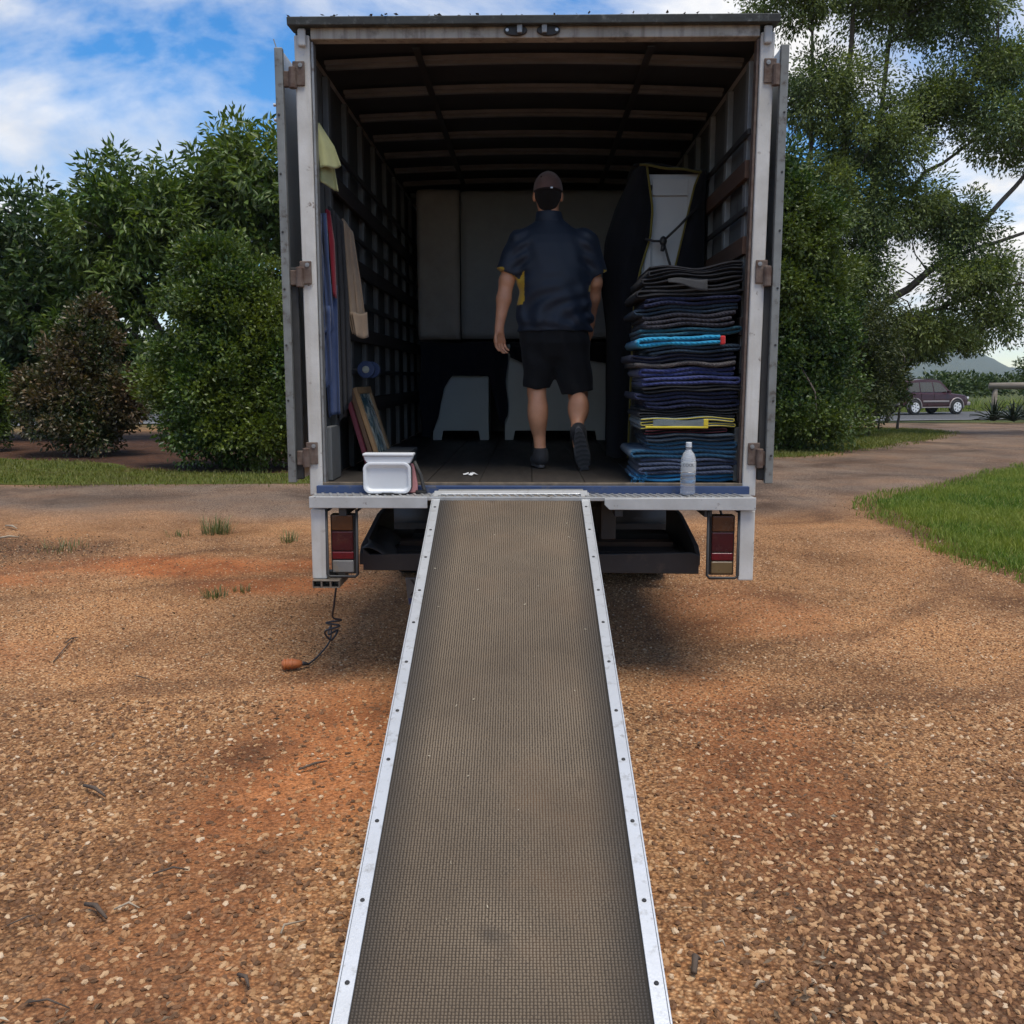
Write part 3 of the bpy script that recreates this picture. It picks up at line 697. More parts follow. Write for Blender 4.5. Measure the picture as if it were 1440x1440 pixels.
def wheel(x0, x1, y0, r=.43):
    xm = (x0 + x1) / 2; h = (x1 - x0) / 2
    w = MB().lathe([(r * .58, -h), (r * .92, -h), (r * .99, -h * .75), (r, -h * .4), (r, h * .4), (r * .99, h * .75), (r * .92, h), (r * .58, h)], (xm, y0, r), 'x', 32).build('wheel', m_rub, T, sm=False)
    MB().lathe([(.0, -h * .55), (r * .3, -h * .6), (r * .57, -h * .75), (r * .575, h * .75), (r * .3, h * .6), (0, h * .55)], (xm, y0, r), 'x', 24).build('rim', m_dull, w)
for x0, x1 in ((-1.09, -.86), (-.80, -.57), (.59, .82), (.88, 1.11)): wheel(x0, x1, 7.7)
for x0, x1 in ((-1.08, -.84), (.86, 1.10)): wheel(x0, x1, 11.3)
bx('axle', m_black, T, -.6, .6, 7.62, 7.78, .36, .52, .02)
bx('front_axle', m_black, T, -.9, .9, 11.24, 11.36, .38, .48, .02)
MB().lathe([(.02, -.16), (.15, -.1), (.17, 0), (.15, .1), (.02, .16)], (0, 7.6, .45), 'y', 16).build('differential', m_black, T, sm=True)
for s in (-1, 1):
    xc = CX + s * .85
    MB().grid(lambda u, v: (xc - .27 + .54 * v, 7.7 - .55 * math.cos(math.pi * u), .43 + .53 * math.sin(math.pi * u)), 14, 1).build('mudguard', m_black, T, solid=.012, sm=True)
    MB().box(xc - .26, xc + .26, 7.10, 7.112, .16, .5).build('mud_flap', m_rub, T)
# cab, seen only from the side
cabm = mat('white_cab_paint', (.6, .6, .59), (.55, .55, .54), rough=.35, scale=2)
cab = MB().prism([(10.0, .6), (10.0, 2.45), (10.15, 2.55), (11.2, 2.52), (11.75, 1.75), (11.95, 1.6), (12.0, .55), (11.75, .5), (11.72, .85), (11.3, .95), (10.88, .85), (10.85, .5)], CX - 1.05, CX + 1.05, 'x').build('cab', cabm, T, bevel=.03)
for s in (-1, 1):
    MB().prism([(10.45, 1.65), (10.45, 2.3), (11.1, 2.3), (11.5, 1.68)], *sorted((CX + s * 1.049, CX + s * 1.053)), 'x').build('cab_window', mat('dark_glass', (.02, .025, .03), (.02, .025, .03), rough=.08), cab)
# number plate hung under the tray, its end showing past the ramp (a part of the truck)
plate_c = at(570, 812, 4.97)
px0, pz1 = float(plate_c[0]), float(plate_c[2])
pb = MB().prism([(px0, pz1), (px0 + .372, pz1), (px0 + .372, pz1 - .15), (px0 + .014, pz1 - .15)], 4.965, 4.972, 'y').build('number_plate', mat('faded_plate', (.13, .12, .105), (.1, .09, .08), rough=.6, scale=20), T, bevel=.004)
MB().prism([(px0 + .016, pz1 - .112), (px0 + .364, pz1 - .112), (px0 + .364, pz1 - .142), (px0 + .02, pz1 - .142)], 4.9605, 4.9645, 'y').build('plate_band', mat('plate_blue', (.035, .04, .11), (.03, .035, .1), rough=.6), pb)
def text_mesh(body, size, depth=.0015):
    c = bpy.data.curves.new('txt', 'FONT'); c.body = body; c.size = size; c.extrude = depth; c.align_x = 'CENTER'; c.align_y = 'CENTER'
    o = bpy.data.objects.new('txt', c); col.objects.link(o)
    bpy.context.view_layer.update()
    me = bpy.data.meshes.new_from_object(o.evaluated_get(bpy.context.evaluated_depsgraph_get()))
    col.objects.unlink(o); bpy.data.objects.remove(o)
    return me
me = text_mesh('X', .13); V = np.array([v.co for v in me.vertices])
for v in me.vertices: v.co = (v.co.x * .82, v.co.z, v.co.y)
lt = link('plate_letter', me, mat('plate_letter_black', (.02, .015, .012), rough=.6), None, Vector((px0 + .062, 4.9625, pz1 - .058)))
_world[lt.name] = tuple(lt.location); adopt(lt, pb)
MB().box(px0 + .06, px0 + .34, 4.974, 4.985, pz1 - .02, .60).build('plate_bracket', m_black, T)

# ------------------------------------------------------------------ ramp
m_mat = N('ribbed_rubber_mat')
tc = m_mat.n('ShaderNodeTexCoord').outputs['Object']
dust = m_mat.noise(tc, 2.2, 6, .65)
spots = m_mat.ramp(m_mat.noise(tc, 4.5, 3, .5), [(.70, (0, 0, 0)), (.80, (.7, .7, .7))])
cc = m_mat.ramp(dust, [(.3, (.034, .025, .018)), (.7, (.058, .043, .03))])
cc = m_mat.mix(spots, cc, (.03, .026, .022))
cc = m_mat.mix(m_mat.ramp(m_mat.noise(tc, 1.1, 5, .7), [(.52, (0, 0, 0)), (.72, (.6, .6, .6))]), cc, (.12, .062, .03))
sepm = m_mat.n('ShaderNodeSeparateXYZ', {0: tc}); am = m_mat.n('ShaderNodeMath', {0: sepm.outputs[0]}, operation='ABSOLUTE').outputs[0]
cc = m_mat.mix(m_mat.ramp(am, [(.24, (0, 0, 0)), (.37, (1, 1, 1))]), cc, (.022, .019, .016))   # the untrodden edges keep the black of new rubber
m_mat.l(cc, m_mat.b.inputs['Base Color']); m_mat.b.inputs['Roughness'].default_value = .8; m_mat.b.inputs['Specular IOR Level'].default_value = .25
m_nub = N('mat_nub_tops')
tc = m_nub.n('ShaderNodeTexCoord').outputs['Object']
nc = m_nub.ramp(m_nub.noise(tc, 2.2, 6, .65), [(.3, (.115, .084, .055)), (.7, (.195, .148, .10))])
nc = m_nub.mix(m_nub.ramp(m_nub.noise(tc, 4.5, 3, .5), [(.70, (0, 0, 0)), (.80, (.7, .7, .7))]), nc, (.045, .038, .032))
sepm = m_nub.n('ShaderNodeSeparateXYZ', {0: tc}); xx_ = m_nub.n('ShaderNodeMath', {0: sepm.outputs[0], 1: .078}, operation='ADD').outputs[0]; am = m_nub.n('ShaderNodeMath', {0: xx_}, operation='ABSOLUTE').outputs[0]
nc = m_nub.mix(m_nub.ramp(am, [(.25, (0, 0, 0)), (.36, (1, 1, 1))]), nc, (.045, .037, .03))
m_nub.l(nc, m_nub.b.inputs['Base Color']); m_nub.b.inputs['Roughness'].default_value = .75
A = np.array([-.097, 4.80, 1.012]); B = np.array([-.060, 1.70, .014])
L = float(np.linalg.norm(B - A)); du = (B - A) / L; dw = np.array([1.0, 0, 0]); dw = dw - du * (dw @ du); dw /= np.linalg.norm(dw); dn = np.cross(du, dw); dn = dn if dn[2] > 0 else -dn
RW = .392
RP = thing('loading_ramp', (float(B[0]), float(B[1]), 0), 'long loading ramp with brown studded rubber mat and bare aluminium side rails', 'ramp')
def RPt(s, w, h): return A + du * s + dw * w + dn * h
def rbox(s0, s1, w0, w1, h0, h1):
    b = MB(); b.add([RPt(s, w, h) for h in (h0, h1) for (s, w) in ((s0, w0), (s1, w0), (s1, w1), (s0, w1))],
                    [(0, 3, 2, 1), (4, 5, 6, 7), (0, 1, 5, 4), (1, 2, 6, 5), (2, 3, 7, 6), (3, 0, 4, 7)]); return b
rbox(0.02, L - .01, -RW + .036, RW - .036, -.035, -.012).build('deck', m_dull, RP)
rmat = rbox(.012, L - .015, -RW + .0355, RW - .0355, -.0115, -.004).build('mat', m_mat.m, RP)
pitch = .0088
nu_, nw_ = int((L - .04) / pitch), int((2 * RW - .08) / pitch)
S, W = np.meshgrid(.02 + np.arange(nu_) * pitch, -RW + .042 + np.arange(nw_) * pitch, indexing='ij')
S, W = S.ravel(), W.ravel()
jt = rng.normal(0, .00035, (2, S.size)); S = S + jt[0]; W = W + jt[1]
vv = []
for (ds, dw_, h) in [(-1, -1, -.0042), (1, -1, -.0042), (1, 1, -.0042), (-1, 1, -.0042), (-.42, -.42, -.0006), (.42, -.42, -.0006), (.42, .42, -.0006), (-.42, .42, -.0006)]:
    vv.append(A + du * (S + ds * .0031)[:, None] + dw * (W + dw_ * .0031)[:, None] + dn * (h + (rng.random(S.size) * .0006 if h > -.003 else 0 * S))[:, None])
V = np.stack(vv, 1).reshape(-1, 3); i = np.arange(S.size)[:, None] * 8
F = np.concatenate([i + np.array(q) for q in ((4, 5, 6, 7), (0, 1, 5, 4), (1, 2, 6, 5), (2, 3, 7, 6), (3, 0, 4, 7))])
nb = link('mat_studs', np_mesh('mat_studs', V, F), m_nub.m); nb['kind'] = 'stuff'; adopt(nb, RP)
m_rail = mat('bare_ramp_aluminium', (.66, .67, .68), (.52, .53, .54), rough=.42, metal=.55, scale=7, bump=.12, bscale=150, dirt=(.36, .35, .33), dirt_at=(.55, .7), dscale=25)
rs = random.Random(44); sb_ = MB()
for k in range(34):   # straws, grit and seed bits carried up the ramp
    q_, w_ = rs.uniform(.1, L - .1), rs.uniform(-.33, .33); a = rs.uniform(0, 6.28); l_ = rs.uniform(.002, .012)
    p0, p1 = RPt(q_, w_, .0012), RPt(q_ + l_ * math.cos(a), w_ + l_ * math.sin(a), .002)
    sb_.tube([p0, p1], rs.uniform(.0006, .0016), 5)
tag(sb_.build('straw_bits', mat('pale_straw', (.55, .48, .36), (.4, .33, .22), rough=.9)), 'pale straw and grit bits scattered on the ramp mat', 'straw', kind='stuff')
for s in (-1, 1):
    w0, w1 = sorted((s * RW, s * (RW - .036)))
    rl = rbox(0, L, w0, w1, -.004, .004).build('side_rail', m_rail, RP, bevel=.001)
    a0, a1 = sorted((s * (RW + .001), s * (RW + .006)))
    rbox(0, L, a0, a1, -.075, .0045).build('rail_flange', m_rail, RP, bevel=.001)
    k = 0; q = .17
    while q < L - .05:
        c = RPt(q, s * (RW - .018), .004)
        b = MB().lathe([(0, .0045), (.0045, .0040), (.0065, .0015), (.0065, -.001)], tuple(c), 'z', 10)
        b.build('bolt', m_black, rl); q += .268 + (.02 * ((k * 7) % 3 - 1)); k += 1
rbox(-.03, .011, -RW, RW, -.02, .002).build('top_plate', m_rail, RP, bevel=.002)
rbox(-.05, -.029, -RW + .02, RW - .02, -.012, .0).build('hook_plate', m_dull, RP)
for w in (-.2, .2): rbox(.05, L - .1, w - .02, w + .02, -.09, -.036).build('under_rail', m_dull, RP)
# ------------------------------------------------------------------ blankets in the truck
def cloth(name, c, c2=None, bump=.6, bscale=240, quilt=0, rough=.95, speck=None):
    if name in _mc: return _mc[name]
    g = N(name); tc = g.n('ShaderNodeTexCoord').outputs['Object']
    f = g.noise(tc, 9, 6, .65)
    k = g.ramp(f, [(.3, c), (.7, c2 or dk(c, .6))])
    if speck:
        k = g.mix(g.ramp(g.noise(tc, 190, 2, .6), [(.5, (0, 0, 0)), (.6, (1, 1, 1))]), k, speck)
    g.l(k, g.b.inputs['Base Color']); g.b.inputs['Roughness'].default_value = rough
    g.b.inputs['Specular IOR Level'].default_value = .2
    g.b.inputs['Sheen Weight'].default_value = .06 if max(c) < .1 else .2
    h = g.noise(tc, bscale, 3, .6)
    if quilt:
        w1 = g.n('ShaderNodeTexWave', {'Vector': tc, 'Scale': quilt, 'Distortion': 1.5}, wave_type='BANDS', bands_direction='DIAGONAL')
        h = g.n('ShaderNodeMath', {0: h, 1: w1.outputs['Fac']}, operation='ADD').outputs[0]
    g.bump(h, bump, .006)
    _mc[name] = g.m
    return g.m
C_ = {
    'black': cloth('black_felt', (.007, .007, .009), (.012, .012, .015)),
    'navy': cloth('navy_quilt', (.018, .022, .055), (.012, .014, .034), quilt=25),
    'royal': cloth('royal_blue_quilt', (.034, .045, .15), (.024, .03, .095), quilt=22),
    'slate': cloth('slate_blue_quilt', (.03, .05, .075), (.02, .032, .05), quilt=25),
    'grey': cloth('charcoal_quilt', (.045, .043, .052), (.03, .028, .036), quilt=28),
    'felt': cloth('speckled_felt', (.055, .048, .048), (.03, .027, .03), speck=(.16, .14, .13), bump=1),
    'teal': cloth('teal_quilt', (.02, .105, .15), (.014, .06, .09), quilt=22),
    'cyan': cloth('bright_cyan_quilt', (.02, .27, .46), (.015, .20, .36), quilt=24),
    'blue': cloth('mid_blue_quilt', (.014, .075, .14), (.012, .05, .10), quilt=24),
    'bright': cloth('strong_blue_sheet', (.012, .15, .32), (.01, .09, .2)),
    'steel': cloth('grey_blue_quilt', (.045, .06, .105), (.03, .04, .075), quilt=26),
    'greyyel': cloth('grey_lining', (.16, .19, .19), (.12, .14, .14)),
    'yellow': cloth('yellow_binding', (.62, .50, .045), (.5, .38, .035), bump=.3),
    'red': cloth('red_binding', (.50, .03, .03), (.42, .025, .025), bump=.3),
    'maroon': cloth('maroon_binding', (.085, .012, .022), (.06, .01, .018), bump=.3),
    'thread': cloth('pale_grey_piping', (.075, .075, .08), (.05, .05, .055), bump=.3),
}
def sag(x, z):
    """the whole pile waves together"""
    t = (z - 1.05) / 1.1
    return t * (.012 * math.sin(6.3 * x + 1.0) + .007 * math.sin(17 * x + 2 + 3 * z)) + .004 * math.sin(23 * x + 31 * z)
def fold_path(x0, x1, z0, n, t, start, rs, short=0.0, loose=0.0):
    """side view of a strip folded n times: list of (x, z)"""
    P = []; d = start
    for i in range(n):
        a = x0 + rs.uniform(0, .02); b = x1 - rs.uniform(0, .02)
        if i == n - 1 and short: b, a = (x1 - short, a) if d > 0 else (b, x0 + short)
        z = z0 + (i + .5) * t
        X = np.linspace(a, b, 34) if d > 0 else np.linspace(b, a, 34)
        wl = rs.uniform(-1, 1) * loose
        for k, x in enumerate(X): P.append((x, z + wl * math.sin(math.pi * k / 33)))
        if i < n - 1:
            cx_ = b if d > 0 else a
            for q in (.25, .5, .75):
                ang = math.pi * q
                P.append((cx_ + d * t * .62 * math.sin(ang), z + t * (1 - math.cos(ang)) / 2))
        d = -d
    return P
def strip(P, y0, y1, t, rs, jag=.006, tilt=0.0, yfun=None):
    """thick cloth strip along a side-view path, its front edge rounded"""
    V = []; n = len(P)
    ph = rs.uniform(0, 6)
    for i, (x, z) in enumerate(P):
        a = P[max(0, i - 1)]; b = P[min(n - 1, i + 1)]
        tx, tz = b[0] - a[0], b[1] - a[1]; l_ = math.hypot(tx, tz) or 1; nx_, nz_ = -tz / l_, tx / l_
        nz = mnoise.noise((x * 9, z * 40, ph)); n2 = mnoise.noise((x * 34, z * 60, ph + 9))
        yf = y0 + jag * math.sin(i * .16 + ph) + tilt * (x - .8) + jag * 1.6 * nz + .004 * n2
        zz = z + sag(x, z) + .0025 * nz; h = t / 2 * (1 + .28 * n2 + .15 * nz)
        for (dy, k) in ((None, -1), (.05, -1), (.018, -.9), (.002, -.45), (.002, .45), (.018, .9), (.05, 1), (None, 1)):
            y = y1 if dy is None else yf + dy
            V.append((x + nx_ * h * k, y, zz + nz_ * h * k))
    F = []
    for i in range(n - 1):
        for j in range(7): F.append((i * 8 + j, i * 8 + j + 1, (i + 1) * 8 + j + 1, (i + 1) * 8 + j))
        F.append((i * 8 + 7, i * 8, (i + 1) * 8, (i + 1) * 8 + 7))
    F.append(tuple(range(8))); F.append(tuple(reversed(range((n - 1) * 8, n * 8))))
    return V, F
GRP = 'moving blankets folded in the pile'
def blanket(label, key, z0, n, t, x0=.53, x1=1.085, start=1, y0=4.965, seed=0, bind=None, short=0, band=None, tilt=0, jag=.006, fluff=.93, loose=0.0):
    rs = random.Random(seed)
    P = fold_path(x0, x1, z0, n, t, start, rs, short, loose)
    y0 = y0 + rs.uniform(-.012, .022); tilt = tilt + rs.uniform(-.03, .03)
    V, F = strip(P, y0, 5.52 + rs.uniform(-.03, .03), t * fluff, rs, jag, tilt)
    root = thing('moving_blanket', ((x0 + x1) / 2, 5.24, z0), label, 'blanket', GRP)
    b = MB(); b.add(V, F); b.build('folded_cloth', C_[key], root, sm=True)
    if bind:
        rs2 = random.Random(seed); fold_path(x0, x1, z0, n, t, start, rs2, short, loose); rs2.uniform(0, 1); rs2.uniform(0, 1); rs2.uniform(0, 1)
        V2, F2 = strip(P, y0 - .004, y0 + (.03 if bind != 'thread' else .01), t * fluff * (.5 if bind != 'thread' else .2), rs2, jag, tilt)
        q = MB(); q.add(V2, F2); q.build('binding', C_[bind], root, sm=True)
    if band:
        xa, xb, zb, zt, ck = band
        q = MB(); q.box(xa, xb, y0 - .006, y0 + .02, zb, zt); q.build('end_band', C_[ck], root, bevel=.005)
    return root
z = 1.052
rows = [  # label, colour, folds, thickness, options
    ('bright blue frayed moving blanket at the bottom of the pile', 'bright', 2, .02, dict(x0=.55, start=1, jag=.012)),
    ('grey blue moving blanket second from the bottom of the pile', 'steel', 2, .021, dict(x0=.58, x1=1.07, start=-1)),
    ('dull grey blue moving blanket third from the bottom of the pile', 'steel', 2, .020, dict(x0=.57, start=1)),
    ('teal blue moving blanket level with the water bottle neck', 'blue', 2, .023, dict(x0=.53, start=-1)),
    ('dark blue moving blanket just under the pale piped one', 'blue', 2, .021, dict(x0=.61, start=1)),
    ('slate moving blanket with pale piping under the maroon edged one', 'slate', 2, .019, dict(x0=.59, x1=1.06, bind='thread', start=1)),
    ('maroon edged dark moving blanket under the yellow edged one', 'black', 2, .014, dict(x0=.585, x1=1.04, bind='maroon', start=1)),
    ('grey lined moving blanket with bright yellow binding', 'greyyel', 4, .0145, dict(x0=.575, x1=1.075, bind='yellow', start=1, y0=4.955, loose=.004)),
    ('black moving blanket with grey piping on top of the yellow edged one', 'black', 3, .0145, dict(x0=.575, bind='thread', start=-1, loose=.003)),
    ('dark navy moving blanket two above the yellow edged one', 'navy', 2, .022, dict(x0=.60, start=1)),
    ('navy moving blanket with a small white stud hole under the thin black ones', 'navy', 2, .020, dict(x0=.545, start=-1)),
    ('thin dark green black moving blanket beneath the royal blue one', 'black', 2, .017, dict(x0=.575, bind='thread', start=1)),
    ('royal blue moving blanket folded thick in the middle of the pile', 'royal', 2, .022, dict(x0=.575, start=1, loose=.005)),
    ('upper royal blue moving blanket right under the speckled felt', 'royal', 2, .024, dict(x0=.585, x1=1.075, start=-1, loose=.006)),
    ('speckled grey brown felt moving blanket above the royal blue', 'felt', 1, .026, dict(x0=.535, x1=1.06, jag=.014)),
    ('black blue moving blanket with a coiled pale edged fold', 'navy', 2, .021, dict(x0=.525, x1=1.07, bind='thread', start=-1)),
    ('dark slate moving blanket under the bright cyan one', 'slate', 2, .019, dict(x0=.60, x1=1.085, start=1)),
    ('bright cyan moving blanket with a red end band', 'cyan', 2, .026, dict(x0=.565, x1=.985, start=-1, y0=4.945, band=None, loose=.004)),
    ('teal moving blanket rolled at its end above the cyan one', 'teal', 2, .020, dict(x0=.56, x1=1.08, start=1)),
    ('charcoal quilted moving blanket above the teal one', 'grey', 2, .023, dict(x0=.585, x1=1.05, start=-1, loose=.006)),
    ('second charcoal quilted moving blanket below the slate ones', 'grey', 1, .026, dict(x0=.57, x1=1.06)),
    ('slate blue moving blanket high in the pile with a turned corner', 'slate', 2, .019, dict(x0=.55, x1=1.08, start=-1)),
    ('dark blue moving blanket below the loose black ones', 'navy', 2, .022, dict(x0=.575, x1=1.075, start=1)),
    ('black moving blanket with pale edge line, third from the top', 'black', 2, .023, dict(x0=.56, x1=1.085, bind='thread', start=-1, loose=.008)),
    ('black moving blanket with hanging grey flap near the top', 'black', 3, .02, dict(x0=.57, x1=1.085, bind='thread', start=1, loose=.010)),
    ('uppermost black moving blanket on top of the pile', 'black', 3, .018, dict(x0=.60, x1=1.085, bind='thread', start=-1, loose=.012)),
]
H = sum(r[2] * r[3] for r in rows); kz = (2.175 - 1.052) / H
for i, (lab, key, n_, t_, o_) in enumerate(rows):
    t_ *= kz
    r_ = blanket(lab, key, z, n_, t_, seed=100 + i, **o_)
    if key == 'cyan':
        q = MB(); q.box(.975, 1.0, 4.936, 4.97, z + .004, z + n_ * t_ - .004); q.build('end_band', C_['red'], r_, bevel=.006)
    if key == 'greyyel':
        q = MB()
        q.grid(lambda u, v: (.64 + .26 * u, 4.945 - .004 * math.sin(8 * u), z + .012 + .034 * v + .004 * math.sin(7 * u)), 10, 3); q.build('lining_flap', C_['greyyel'], r_, solid=.004)
        q = MB(); q.box(.60, .925, 4.938, 4.952, z + .002, z + .013); q.box(.90, .925, 4.9385, 4.9515, z + .0135, z + .05); q.build('flap_binding', C_['yellow'], r_, bevel=.003)
    if 'hanging grey flap' in lab:
        q = MB(); q.grid(lambda u, v: (.70 + .20 * u, 4.948 - .012 * v, z + .035 - .06 * v * (.3 + .7 * u) + .006 * math.sin(6 * u)), 10, 4); q.build('hanging_flap', cloth('dark_grey_flap', (.05, .05, .052)), r_, solid=.004, sm=True)
    z += n_ * t_
# frayed threads at the foot of the pile
fr = MB(); rs = random.Random(3)
for k in range(16):
    x, zz = .56 + rs.uniform(-.03, .06), 1.065 + rs.uniform(0, .03)
    P = [(x, 4.955, zz)]
    for j in range(4): P.append((P[-1][0] + rs.uniform(-.015, .012), P[-1][1] - rs.uniform(0, .008), max(1.054, P[-1][2] + rs.uniform(-.014, .01))))
    fr.tube(P, .0012, 4)
ob = fr.build('frayed_threads', C_['bright']); adopt(ob, [o for o in bpy.data.objects if o.name == 'moving_blanket'][0])

# draped cloth sheets
def sheet(name, fn, nu, nv, material, parent=None, solid=.006, sub=0):
    return MB().grid(fn, nu, nv).build(name, material, parent, sm=True, solid=solid, sub=sub)
# ------------------------------------------------------------------ load at the front of the body
m_tick = cloth('cream_mattress_ticking', (.42, .38, .33), (.36, .32, .28), bump=.2)
def mattress(label, x0, x1, y0, y1, z0, z1, m, quilt):
    root = thing('mattress', ((x0 + x1) / 2, (y0 + y1) / 2, z0), label, 'mattress')
    def fn(u, v):
        # superellipse slab with puffed quilting on its face
        x = x0 + (x1 - x0) * u; zz = z0 + (z1 - z0) * v
        e = min(u, 1 - u) * (x1 - x0); f = min(v, 1 - v) * (z1 - z0); rr = .06
        k = 0
        if e < rr: k += (1 - math.sqrt(max(0, 1 - (1 - e / rr) ** 2))) * rr
        if f < rr: k += (1 - math.sqrt(max(0, 1 - (1 - f / rr) ** 2))) * rr
        q = 0
        if quilt: q = .012 * abs(math.sin((x + zz) * 13)) * abs(math.sin((x - zz) * 13))
        return (x, y0 + k - q + .01 * math.sin(5 * x + 3 * zz), zz)
    MB().grid(fn, 44, 60).build('face', m, root, sm=True)
    bx('core', m, root, x0 + .01, x1 - .01, y0 + .07, y1, z0 + .01, z1 - .01, .03)
    b = MB()
    loop = [(x0 + .02, z0 + .06), (x0 + .02, z1 - .06), (x0 + .06, z1 - .02), (x1 - .06, z1 - .02), (x1 - .02, z1 - .06), (x1 - .02, z0 + .06), (x1 - .06, z0 + .02), (x0 + .06, z0 + .02), (x0 + .02, z0 + .06)]
    b.tube([(x, y0 + .025, zz) for x, zz in loop], .007, 6); b.build('piping', m, root, sm=True)
    return root
mattress('quilted cream mattress standing on edge by the left wall', -.965, -.60, 8.22, 8.42, 1.92, 3.165, m_tick, True)
mattress('plain off-white mattress standing behind the man', -.59, .86, 8.20, 8.42, 1.925, 3.15, cloth('plain_mattress_cover', (.36, .36, .35), (.31, .31, .30), bump=.2), False)
m_cab = mat('white_cabinet_paint', (.52, .53, .50), (.47, .48, .45), rough=.5, scale=3)
def cabinet(label, x0, x1, y0, y1, z1):
    root = thing('cabinet', ((x0 + x1) / 2, (y0 + y1) / 2, ZF), label, 'cabinet')
    MB().prism([(x0, ZF + .002), (x0 + .075, ZF + .002), (x0 + .09, ZF + .085), (x1 - .09, ZF + .085), (x1 - .075, ZF + .002), (x1, ZF + .002), (x1, z1 - .03), (x0, z1 - .03)], y0, y0 + .02, 'y').build('front_panel', m_cab, root, bevel=.003)
    for a, b in ((x0, x0 + .02), (x1 - .02, x1)): bx('side_panel', m_cab, root, a, b, y0 + .021, y1, ZF + .002, z1 - .03)
    bx('top', m_cab, root, x0 - .01, x1 + .01, y0 - .01, y1, z1 - .029, z1)
    return root
cabinet('short white cabinet with arched foot under the dark drape', -.85, -.36, 8.30, 8.75, 1.88)
cabinet('wide white cabinet standing behind the legs of the man', -.22, .66, 8.32, 8.75, 1.88)
def drape(label, x0, x1, lens, ytop, m, seed):
    root = thing('moving_blanket', ((x0 + x1) / 2, 8.4, 1.5), label, 'blanket')
    rs = random.Random(seed)
    def fn(u, v):
        x = x0 + (x1 - x0) * u; ln = np.interp(u, [p[0] for p in lens], [p[1] for p in lens])
        fold = .012 * math.sin(x * 26) + .008 * math.sin(x * 51 + 1)
        if v < .35: t = v / .35; return (x, 8.74 - .465 * t, 1.889 + .006 * math.sin(9 * x + 5 * t) + .004)
        t = (v - .35) / .65
        return (x + .01 * math.sin(9 * t), 8.268 - .02 * math.sin(min(1, t * 6) * math.pi / 2) + fold * t, 1.89 - .02 * min(1, t * 5) - ln * t)
    sheet('draped_cloth', fn, 60, 24, m, root)
    return root
drape('black moving blanket draped over the short white cabinet', -.95, -.2, [(0, .78), (.1, .8), (.2, .62), (.27, .36), (.36, .26), (.78, .26), (.84, .4), (.93, .72), (1, .6)], 1.9, cloth('drape_black', (.010, .011, .018), (.016, .017, .024)), 5)
drape('dark moving blanket laid along the wide white cabinet', -.18, .70, [(0, .10), (.25, .2), (.7, .12), (1, .16)], 1.9, C_['black'], 6)
# wrapped wardrobe behind the pile
W_ = thing('wardrobe', (.82, 6.3, ZF), 'tall white panelled wardrobe tied up in black yellow edged blankets', 'wardrobe')
m_ward = mat('white_wardrobe_paint', (.50, .50, .49), (.45, .45, .44), rough=.45, scale=3)
bx('carcass', m_ward, W_, .69, 1.04, 6.05, 6.6, ZF + .002, 2.83, .004)
for (a, b, c, d) in ((.705, .745, 1.1, 2.80), (.965, 1.005, 1.1, 2.80), (.7455, .9645, 2.70, 2.80), (.7455, .9645, 1.1, 1.2)):
    bx('door_frame', m_ward, W_, a, b, 6.03, 6.052, c, d, .003)
MB().tube([(.735, 6.028, 2.73), (.735, 6.018, 2.76)], .008, 8).build('door_catch', m_black, W_)
WB = thing('moving_blanket', (.62, 6.1, ZF), 'black blanket with yellow edge wrapped round the left of the wardrobe', 'blanket')
def wl(u, v):
    zz = 2.87 - 1.78 * v
    edge = np.interp(zz, [1.1, 2.0, 2.25, 2.45, 2.62, 2.87], [.62, .64, .675, .735, .745, .705])
    outer = np.interp(zz, [1.1, 1.9, 2.15, 2.45, 2.65, 2.80, 2.87], [.50, .49, .46, .475, .54, .61, .64])
    x = outer + (edge - outer) * u
    return (x, 6.02 - .05 * math.sin(math.pi * min(1, u * 1.1)) - .015 * math.sin(11 * zz) * (1 - u) + (.16 * (1 - u) ** 3), zz)
sheet('wrapped_cloth', wl, 16, 40, C_['black'], WB, .012)
MB().tube([Vector(wl(1, v)) + Vector((.002, -.012, 0)) for v in np.linspace(0, 1, 40)], .007, 6).build('binding', cloth('dull_yellow_binding', (.20, .165, .03), (.14, .11, .02)), WB, sm=True)
WB2 = thing('moving_blanket', (1.0, 6.1, ZF), 'black blanket with yellow edge wrapped round the right of the wardrobe', 'blanket')
def wr(u, v):
    zz = 2.84 - 1.75 * v
    edge = np.interp(zz, [1.1, 2.0, 2.2, 2.5, 2.75, 2.84], [.80, .84, .875, .945, 1.0, 1.035])
    x = edge + (1.065 - edge) * u
    return (x, 6.01 - .03 * math.sin(math.pi * u) - .012 * math.sin(9 * zz), zz)
sheet('wrapped_cloth', wr, 12, 40, C_['black'], WB2, .012)
MB().tube([Vector(wr(0, v)) + Vector((-.002, -.012, 0)) for v in np.linspace(0, 1, 40)], .006, 6).build('binding', cloth('dull_yellow_binding', (.20, .165, .03)), WB2, sm=True)
WB3 = thing('moving_blanket', (.86, 6.1, 2.8), 'folded black blanket capping the top of the wardrobe', 'blanket')
sheet('cap_cloth', lambda u, v: (.63 + .43 * u, 6.0 + .5 * v - .01 * math.sin(7 * u), 2.875 - .03 * u + .012 * math.sin(5 * u + 3 * v)), 14, 10, C_['black'], WB3, .014)
MB().tube([(.66 + .40 * k / 12, 5.985, 2.872 - .045 * k / 12 + .004 * math.sin(k)) for k in range(13)], .008, 6).build('binding', cloth('dull_olive_binding', (.16, .13, .03)), WB3, sm=True)
RC_ = thing('tie_cord', (.80, 5.97, 2.3), 'thin black cord knotted across the white wardrobe door', 'cord')
kx, kz_ = .81, 2.42
